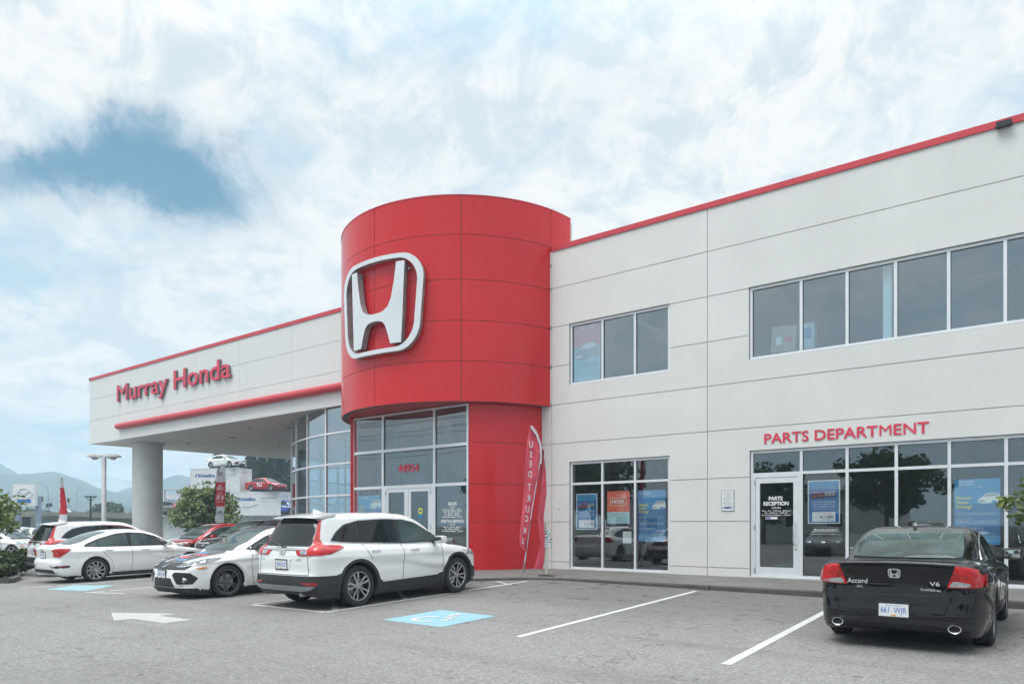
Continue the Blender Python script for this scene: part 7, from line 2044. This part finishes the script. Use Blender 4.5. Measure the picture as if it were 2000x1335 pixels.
def leaves(centers, radii, n, size, rng, flat=.5, aspect=1.7):
    """n leaf quads (folded into two triangles) scattered in soft clumps"""
    k = rng.integers(0, len(centers), n); c = np.array(centers)[k]; r = np.array(radii)[k]
    d = rng.normal(size=(n, 3)); d /= np.linalg.norm(d, axis=1)[:, None]; rad = rng.random(n) ** .45
    p = c + d * (r * rad)[:, None] * np.array([1, 1, .75])
    nn = rng.normal(size=(n, 3)); nn[:, 2] += flat * 2; nn /= np.linalg.norm(nn, axis=1)[:, None]
    a = np.cross(nn, rng.normal(size=(n, 3))); a /= np.linalg.norm(a, axis=1)[:, None] + 1e-9; b = np.cross(nn, a)
    s = size * (.6 + .8 * rng.random(n))[:, None]
    v = np.stack([p - a * s * aspect / 2, p + b * s * .5 - a * s * .1 + nn * s * .12, p + a * s * aspect / 2, p - b * s * .5 - a * s * .1 + nn * s * .12], 1).reshape(-1, 3)
    f = (np.arange(n)[:, None] * 4 + np.array([0, 1, 2, 3])[None]).tolist()
    return v, f
def tree(label, X, Y, Z, H, crown, seed, leafm, n=9000, size=.16, trunk=.16, cbase=.3, blossoms=0, name='tree', cat='tree', group=None, shape='round', clr=.38):
    rng = np.random.default_rng(seed); t = empty(name, (X, Y, Z)); tag(t, label, cat, group)
    mb = MB(); zc = H * cbase; cents = []; rads = []
    mb.tube([(0, 0, -.2), (.03, .02, zc * .6), (rng.normal() * .08, rng.normal() * .08, zc), (rng.normal() * .15, rng.normal() * .15, H * .75)], [trunk * 1.2, trunk, trunk * .8, trunk * .25], 9)
    nb = 16 if shape == 'round' else 22
    for i in range(nb):
        a = i * 2.4 + rng.random() * .6; u = (i + .5) / nb
        z0 = zc * .8 + (H * .7 - zc * .8) * u
        if shape == 'round':
            pr = math.sin(pi * min(1, max(.12, u * .85 + .12))) ** .7
        elif shape == 'layer': pr = 1.0 - .55 * u
        else: pr = 1 - u * .9
        ln = crown * pr * (.75 + .4 * rng.random())
        z1 = z0 + ln * (.35 if shape == 'round' else .12) + H * .08
        p0 = np.array([0, 0, z0]); p2 = np.array([math.cos(a) * ln * .85, math.sin(a) * ln * .85, z1]); p1 = (p0 + p2) / 2 + np.array([0, 0, .1 * ln])
        mb.tube([p0, p1, p2], [trunk * .4, trunk * .25, trunk * .08], 5)
        for q in range(4):
            tq = .45 + .2 * q + rng.random() * .1; c = p0 + (p2 - p0) * min(tq, 1.08) + rng.normal(size=3) * ln * .10
            cents.append(c); rads.append(crown * clr * (.55 + .6 * rng.random()) * (.8 if shape == 'layer' else 1))
    cents.append(np.array([0, 0, H * .86])); rads.append(crown * .35)
    mb.build('trunk', bark, t, smooth=True)
    v, f = leaves(cents, rads, n, size, rng, .6 if shape == 'layer' else .3)
    v[:, 2] = np.minimum(v[:, 2], H * 1.0 + rng.random(len(v)) * 0)
    cr = mesh_obj('crown', v.tolist(), f, leafm, t)
    if blossoms:
        v, f = leaves(cents, [r * 1.05 for r in rads], blossoms, size * .9, rng, 1.5, 1.1); mesh_obj('blossoms', v.tolist(), f, leaf_w, t)['kind'] = 'stuff'
    return t
def conifer(label, X, Y, Z, H, R0, seed, n=9000, group=None, lm=None):
    rng = np.random.default_rng(seed); t = empty('conifer_tree', (X, Y, Z)); tag(t, label, 'tree', group)
    mb = MB(); mb.tube([(0, 0, 0), (0, 0, H * .5), (0, 0, H)], [R0 * .09, R0 * .06, .03], 7)
    cents = []; rads = []
    lv_ = int(H / .75)
    for i in range(lv_):
        u = i / lv_; z = H * (.06 + .94 * u); rr = R0 * (1 - u) ** .8 * (.8 + .4 * rng.random()) + .15
        for k in range(7):
            a = rng.random() * 6.28; ln = rr * (.7 + .5 * rng.random())
            mb.tube([(0, 0, z), (math.cos(a) * ln, math.sin(a) * ln, z - ln * .18)], [.04, .015], 4)
            for q in (.35, .65, .95): cents.append((math.cos(a) * ln * q, math.sin(a) * ln * q, z - ln * .18 * q - .05)); rads.append(max(.22, ln * .26))
    mb.build('trunk', bark, t)
    v, f = leaves(cents, rads, n, .34, rng, .2, 2.6); mesh_obj('crown', v.tolist(), f, lm or leaf_c, t)
    return t
def shrub(label, X, Y, Z, r, h, seed, n=2500, size=.09, lm=None, group=None):
    rng = np.random.default_rng(seed); t = empty('shrub', (X, Y, Z)); tag(t, label, 'shrub', group)
    mb = MB(); cents = []; rads = []
    for i in range(12):
        a = rng.random() * 6.28; q = rng.random() ** .5 * r * .75; top = h * (.5 + .4 * rng.random())
        mb.tube([(0, 0, 0), (math.cos(a) * q * .6, math.sin(a) * q * .6, top * .6), (math.cos(a) * q, math.sin(a) * q, top)], [.02, .014, .006], 5)
        cents.append((math.cos(a) * q, math.sin(a) * q, top * .85)); rads.append(r * .38)
    mb.build('stems', bark, t); v, f = leaves(cents, rads, n, size, rng, .4); v[:, 2] = np.maximum(v[:, 2], .02); mesh_obj('foliage', v.tolist(), f, lm or leaf_s, t)
    return t
def PX(px, z): p = at(px, z); return p.x, p.y
# flowering dogwood behind the banner
X, Y = PX(405, 56); tree('flowering dogwood with white bracts in front of the white containers', X, Y, -.2, 5.3, 2.9, 11, leaf_a, 6500, .19, .10, .25, 1500, name='flowering_tree', shape='layer')
# dogwood branches at the left edge
X, Y = PX(-42, 24); tree('flowering dogwood reaching in from the left edge over the shrubs', X, Y, -.2, 3.35, 1.45, 23, leaf_a, 2600, .10, .05, .50, 420, name='flowering_tree', shape='layer')
# sprigs at the right edge: a small tree standing in the bed right of the coupe
X, Y = PX(2060, 9.4); tree('small leafy tree beside the black coupe at the right edge', X, Y, .0, 2.75, .62, 5, leaf_a, 1300, .075, .03, .64, 70, shape='layer')
# background trees
X, Y = PX(215, 150); tree('round dark tree on the overpass right of the dark lamp post', X, Y, .3, 6.4, 2.9, 31, leaf_d, 4000, .5, .2, .2)
X, Y = PX(197, 158); tree('small dark tree left of the round tree beyond the overpass', X, Y, .3, 5.3, 1.5, 32, leaf_d, 1500, .45, .15, .2)
X, Y = PX(60, 140); tree('dark tree just right of the pylon sign beyond the overpass', X, Y, 0, 5.0, 2.0, 33, leaf_d, 2000, .45, .2, .2)
for k, (px, z, h, r0, lab) in enumerate(((388, 130, 10.9, 3.4, 'leafy evergreen left of the container stack beside the far hill'), (372, 126, 8.0, 2.2, 'shorter evergreen left of the container stack'), (424, 110, 13.2, 2.9, 'dark evergreen directly behind the topmost container'), (492, 125, 16.5, 3.6, 'tall conifer right of the topmost container'),
                                         (513, 118, 13.6, 2.6, 'slim conifer behind the red display sedan'), (531, 128, 16.0, 3.0, 'pointed conifer between the red sedan and the curved glass'), (549, 120, 14.5, 3.0, 'conifer close to the curved showroom glass'), (575, 126, 16, 3.4, 'conifer mostly hidden by the curved showroom glass'))):
    X, Y = PX(px, z); conifer(lab, X, Y, -.3, h, r0, 50 + k, 7000)
# shrubs in the island at the far left
isl = MB()
pts_ = [PX(-60, 19.5), PX(-60, 27), PX(20, 27), PX(34, 24), PX(33, 20.6), PX(20, 19.5)]
m2 = flat_poly('planting_bed', pts_, mat('bark_mulch', (.075, .05, .035), .95, var=.4, scale=14, bump=.8, bscale=40), None, .05)
for i in range(3, 6):
    a, b = Vector(pts_[i]), Vector(pts_[(i + 1) % 6]) if i < 5 else Vector(pts_[0]); d = (b - a).normalized(); nn = Vector((-d.y, d.x)) * .08
    o = MB(); z0 = gz(a.x, a.y); z1 = gz(b.x, b.y)
    o.add([(a.x - nn.x, a.y - nn.y, z0 - .1), (b.x - nn.x, b.y - nn.y, z1 - .1), (b.x + nn.x, b.y + nn.y, z1 - .1), (a.x + nn.x, a.y + nn.y, z0 - .1), (a.x - nn.x, a.y - nn.y, z0 + .13), (b.x - nn.x, b.y - nn.y, z1 + .13), (b.x + nn.x, b.y + nn.y, z1 + .13), (a.x + nn.x, a.y + nn.y, z0 + .13)], [(0, 3, 2, 1), (4, 5, 6, 7), (0, 1, 5, 4), (1, 2, 6, 5), (2, 3, 7, 6), (3, 0, 4, 7)])
    kb = o.build('island_kerb', kerb_m); kb['kind'] = 'structure'
for k, (px, z, r, h, lab) in enumerate(((-12, 22.5, .85, .95, 'leafy shrub at the very left edge of the island'), (14, 23.2, .75, .85, 'shrub in the middle of the left island'), (-2, 21, .5, .5, 'low shrub near the kerb of the left island'), (27, 22.8, .45, .55, 'small shrub at the right end of the left island'))):
    X, Y = PX(px, z); shrub(lab, X, Y, gz(X, Y), r, h, 70 + k)
# litter scrap on the kerb
o = MB(); X, Y = PX(9, 19.7); o.add([(0, 0, .0), (.22, .02, .01), (.25, .12, .05), (.05, .14, .03)], [(0, 1, 2, 3)]); o.add([(0, 0, .006), (.22, .02, .016), (.25, .12, .056), (.05, .14, .036)], [(3, 2, 1, 0)]); tag(o.build('paper_scrap', pw, loc=(X, Y, gz(X, Y) + .02)), 'scrap of white paper lying by the island kerb', 'litter')
# fallen leaves
lf = flatm('dry_leaf', (.35, .20, .05))
for k, (x, y, lab) in enumerate(((-5.15, 13.9, 'dry yellow leaf on the asphalt by the kerb left of the parts door'), (-9.2, 7.3, 'dry leaf on the asphalt left of the blue square'), (-6.3, 9.0, 'small dry leaf right of the blue square'))):
    o = MB(); o.add([(0, 0, 0), (.03, .015, .012), (.075, 0, .004), (.03, -.02, .010)], [(0, 1, 2, 3)]); o.add([(0, 0, -.002), (.03, .015, .010), (.075, 0, .002), (.03, -.02, .008)], [(3, 2, 1, 0)]); tag(o.build('fallen_leaf', lf, loc=(x, y, gz(x, y) + .01)), lab, 'leaf')

# ------------------------------------------------------------------ hills
hill_m = mat('forested_hill', (.02, .034, .024), .95, col2=(.05, .068, .04), scale=.012, detail=10)
snow_m = mat('snowy_mountain', (.10, .12, .13), .95, col2=(.55, .58, .60), scale=.006, detail=9)
def ridge(name, D, prof, m, depth, jag=.0, seed=0):
    """prof: (px, y) silhouette; the slope comes forward to the plain"""
    rng = np.random.default_rng(seed); pxs = np.array([p[0] for p in prof]); ys = np.array([p[1] for p in prof])
    xs_ = np.linspace(pxs[0], pxs[-1], 260); H = (1026 - np.interp(xs_, pxs, ys)) / 1400 * D + CAMH
    nz_ = np.array([noise.fractal(Vector((x * .05, seed, 0)), 1.0, 2.0, 6) for x in xs_]); H = H + nz_ * D * .0010 + np.abs(rng.normal(size=260)) * jag
    K = 14; v = []
    for j in range(K + 1):
        t = j / K
        for i in range(260):
            d = D - depth * t; hh = H[i] * (1 - t) ** 1.15
            hh += noise.fractal(Vector((xs_[i] * .04, t * 3, seed + 5)), 1.0, 2.0, 6) * H[i] * .10 * math.sin(pi * t)
            p = at(xs_[i] * 1.0, d) if False else at(xs_[i], D); q = Vector((p.x, p.y)) * (d / D)
            v.append((q.x, q.y, max(hh, -1.2) if j < K else -1.5))
    f = [(j * 260 + i, (j + 1) * 260 + i, (j + 1) * 260 + i + 1, j * 260 + i + 1) for j in range(K) for i in range(259)]
    # rear slope
    b = len(v); 
    for i in range(260):
        q = at(xs_[i], D); q = Vector((q.x, q.y)) * ((D + depth * .8) / D); v.append((q.x, q.y, -1.5))
    f += [(i, i + 1, b + i + 1, b + i) for i in range(259)]
    o = mesh_obj(name, v, f, m, smooth=True); o['kind'] = 'structure'; return o
ridge('mountain', 1300, [(-500, 930), (-300, 920), (-150, 918), (80, 955), (130, 930), (158, 921), (185, 932), (215, 930), (260, 941), (330, 960), (420, 965), (700, 950), (1200, 960), (2400, 950)], snow_m, 170, seed=3)
ridge('mountain', 1120, [(-500, 915), (-200, 893), (-60, 893), (0, 904), (35, 924), (60, 960), (120, 990), (260, 950), (300, 941), (346, 926), (372, 931), (420, 915), (520, 925), (640, 945), (1200, 940), (2400, 945)], hill_m, 200, seed=9)
ridge('hill', 900, [(-500, 915), (-100, 921), (30, 926), (60, 925), (95, 920.5), (112, 921.5), (135, 930), (160, 937), (188, 951), (230, 962), (262, 968), (330, 972), (420, 978), (600, 975), (1200, 985), (2400, 985)], hill_m, 330, jag=.25, seed=1)
ridge('foothill', 620, [(-500, 985), (60, 990), (140, 996), (190, 985), (260, 989), (315, 966), (352, 966), (420, 978), (600, 985), (1200, 995), (2400, 995)], hill_m, 240, jag=.2, seed=17)

# ------------------------------------------------------------------ across the street (behind the viewer, seen in the glass and the car paint)
shed_w = mat('shed_siding', (.52, .53, .52), .7, var=.06, scale=.6); shed_b = mat('shed_blue', (.02, .09, .32), .6); shed_r = mat('shed_roof', (.20, .22, .23), .6)
def shed(label, X, Y, W, D, H, rise, blue=True, rz=0):
    t = empty('street_building', (X, Y, -.05), rz); tag(t, label, 'building')
    for k in range(int(H / .3)):
        o = MB(); o.box(-W / 2, W / 2, D / 2, D / 2 + .03, k * .3 + .012, (k + 1) * .3) if k * .3 > .9 or not blue else o.box(-W / 2, W / 2, D / 2, D / 2 + .04, k * .3 + .012, (k + 1) * .3)
        o.build('siding_board', shed_b if (blue and k < 4) else shed_w, t)
    o = MB(); o.box(-W / 2 + .02, W / 2 - .02, -D / 2, D / 2 - .01, 0, H); o.build('wall', shed_w, t)
    o = MB(); o.prism([(-D / 2 - .4, H), (0, H + rise), (D / 2 + .4, H), (D / 2 + .4, H + .12), (0, H + rise + .14), (-D / 2 - .4, H + .12)], -W / 2 - .3, W / 2 + .3, 'YZ'); o.build('roof', shed_r, t)
    for x in np.arange(-W / 2 + 1.6, W / 2 - 1.2, 3.4):
        o = MB(); o.box(x - .7, x + .7, D / 2 + .045, D / 2 + .08, 1.3, 2.6); w = o.build('window', white_paint, t); o = MB(); o.box(x - .62, x + .62, D / 2 + .081, D / 2 + .09, 1.38, 2.52); o.build('pane', car_glass, w)
    return t
shed('white sided street building with a blue base across the road', 10, -27, 20, 9, 4.4, 2.0)
shed('long pale warehouse across the road with a low grey roof', -24, -36, 26, 12, 4.2, 2.2, blue=False)
shed('pale gabled shop across the road at the far right', 38, -16, 14, 9, 4.0, 2.4, blue=False, rz=R(20))
for k, (x, y, h, c, lab) in enumerate(((2.2, -13, 6.6, 2.5, 'dark street tree across the lane nearest the camera'), (-9.5, -21, 7.6, 3.2, 'broad street tree left of the nearest street tree'), (-31, -17, 8.2, 3.6, 'street tree opposite the canopy'), (-41, -20, 7.6, 3.3, 'street tree farthest left across the road'), (17, -15, 7.2, 2.8, 'street tree right of the nearest street tree'), (-19, -24, 7.0, 2.9, 'street tree between the broad one and the canopy ones'))):
    tree(lab, x, y, -.05, h, c, 90 + k, leaf_d, 5200, .24, .17, .3, name='street_tree', clr=.30)
def pole(label, X, Y, H):
    t = empty('utility_pole', (X, Y, -.1)); tag(t, label, 'utility pole')
    o = MB(); o.cyl((0, 0, 0), (0, 0, H), .16, .11, n=10); o.build('pole', bark, t, smooth=True)
    for z in (H - .5, H - 1.6): o = MB(); o.box(-1.2, 1.2, -.06, .06, z, z + .12); o.build('cross_arm', bark, t)
    o = MB(); o.cyl((.38, 0, H - 3.1), (.38, 0, H - 2.1), .24, n=12); o.build('transformer', galv, t)
    o = MB()
    for x in (-1.1, -.5, .5, 1.1): o.cyl((x, 0, H - .38), (x, 0, H - .22), .04, n=6)
    o.build('insulators', galv, t)['kind'] = 'stuff'
PLS = [(-62, -12.0), (-27, -12.5), (6, -13.2), (40, -13.8)]
for (x, y), lab in zip(PLS, ('utility pole farthest left across the road', 'utility pole opposite the entrance drum', 'utility pole behind the camera', 'utility pole farthest right across the road')): pole(lab, x, y, 11.5)
for k, (dxw, z) in enumerate(((-1.1, 11.2), (-.5, 11.2), (.5, 11.2), (1.1, 11.2), (-1.1, 10.1), (1.1, 10.1), (0, 8.6), (.1, 8.2))):
    o = MB()
    for (a, b) in zip(PLS[:-1], PLS[1:]):
        pts_ = [(a[0] + (b[0] - a[0]) * t, a[1] + (b[1] - a[1]) * t + dxw, z - .1 - 3.0 * t * (1 - t)) for t in np.linspace(0, 1, 12)]
        o.tube(pts_, .022, 4)
    tag(o.build('power_line', dark_pole), ['first upper power line', 'second upper power line', 'third upper power line', 'fourth upper power line', 'left lower power line', 'right lower power line', 'upper telephone cable', 'lower telephone cable'][k] + ' between the utility poles across the road', 'power line')
r1 = clone(c1, 'silver SUV parked across the lane facing the building, seen in the parts window', -4.6, -2.2, R(75), P_SILVER, name='parked_suv')
r2 = clone(s2, 'dark sedan parked across the lane left of the silver SUV', -9.2, -3.0, R(80), P_GREY, name='parked_sedan')
r3 = clone(c1, 'silver SUV parked across the lane opposite the handicap sign', -14.6, -4.0, R(82), P_SILVER, name='parked_suv')
r4 = clone(s2, 'black sedan parked across the lane opposite the entrance', -18.6, -4.2, R(84), P_BLACK, name='parked_sedan')
for r_ in (r1, r2, r3, r4): r_.rotation_euler = (0, 0, r_.rotation_euler[2])

# ------------------------------------------------------------------ air between here and the hills
hz = MB(); hz.box(-1800, 1800, -1800, 1800, -3, 118)
hm = bpy.data.materials.new('haze_air'); hm.use_nodes = True; ht = hm.node_tree; ht.nodes.clear()
pv = N(ht, 'ShaderNodeVolumePrincipled'); pv.inputs['Color'].default_value = (.66, .85, 1.0, 1); pv.inputs['Density'].default_value = .0009; pv.inputs['Anisotropy'].default_value = .1
ho = N(ht, 'ShaderNodeOutputMaterial'); Lk(ht, pv.outputs[0], ho.inputs['Volume'])
hzo = hz.build('haze', hm); hzo['kind'] = 'stuff'
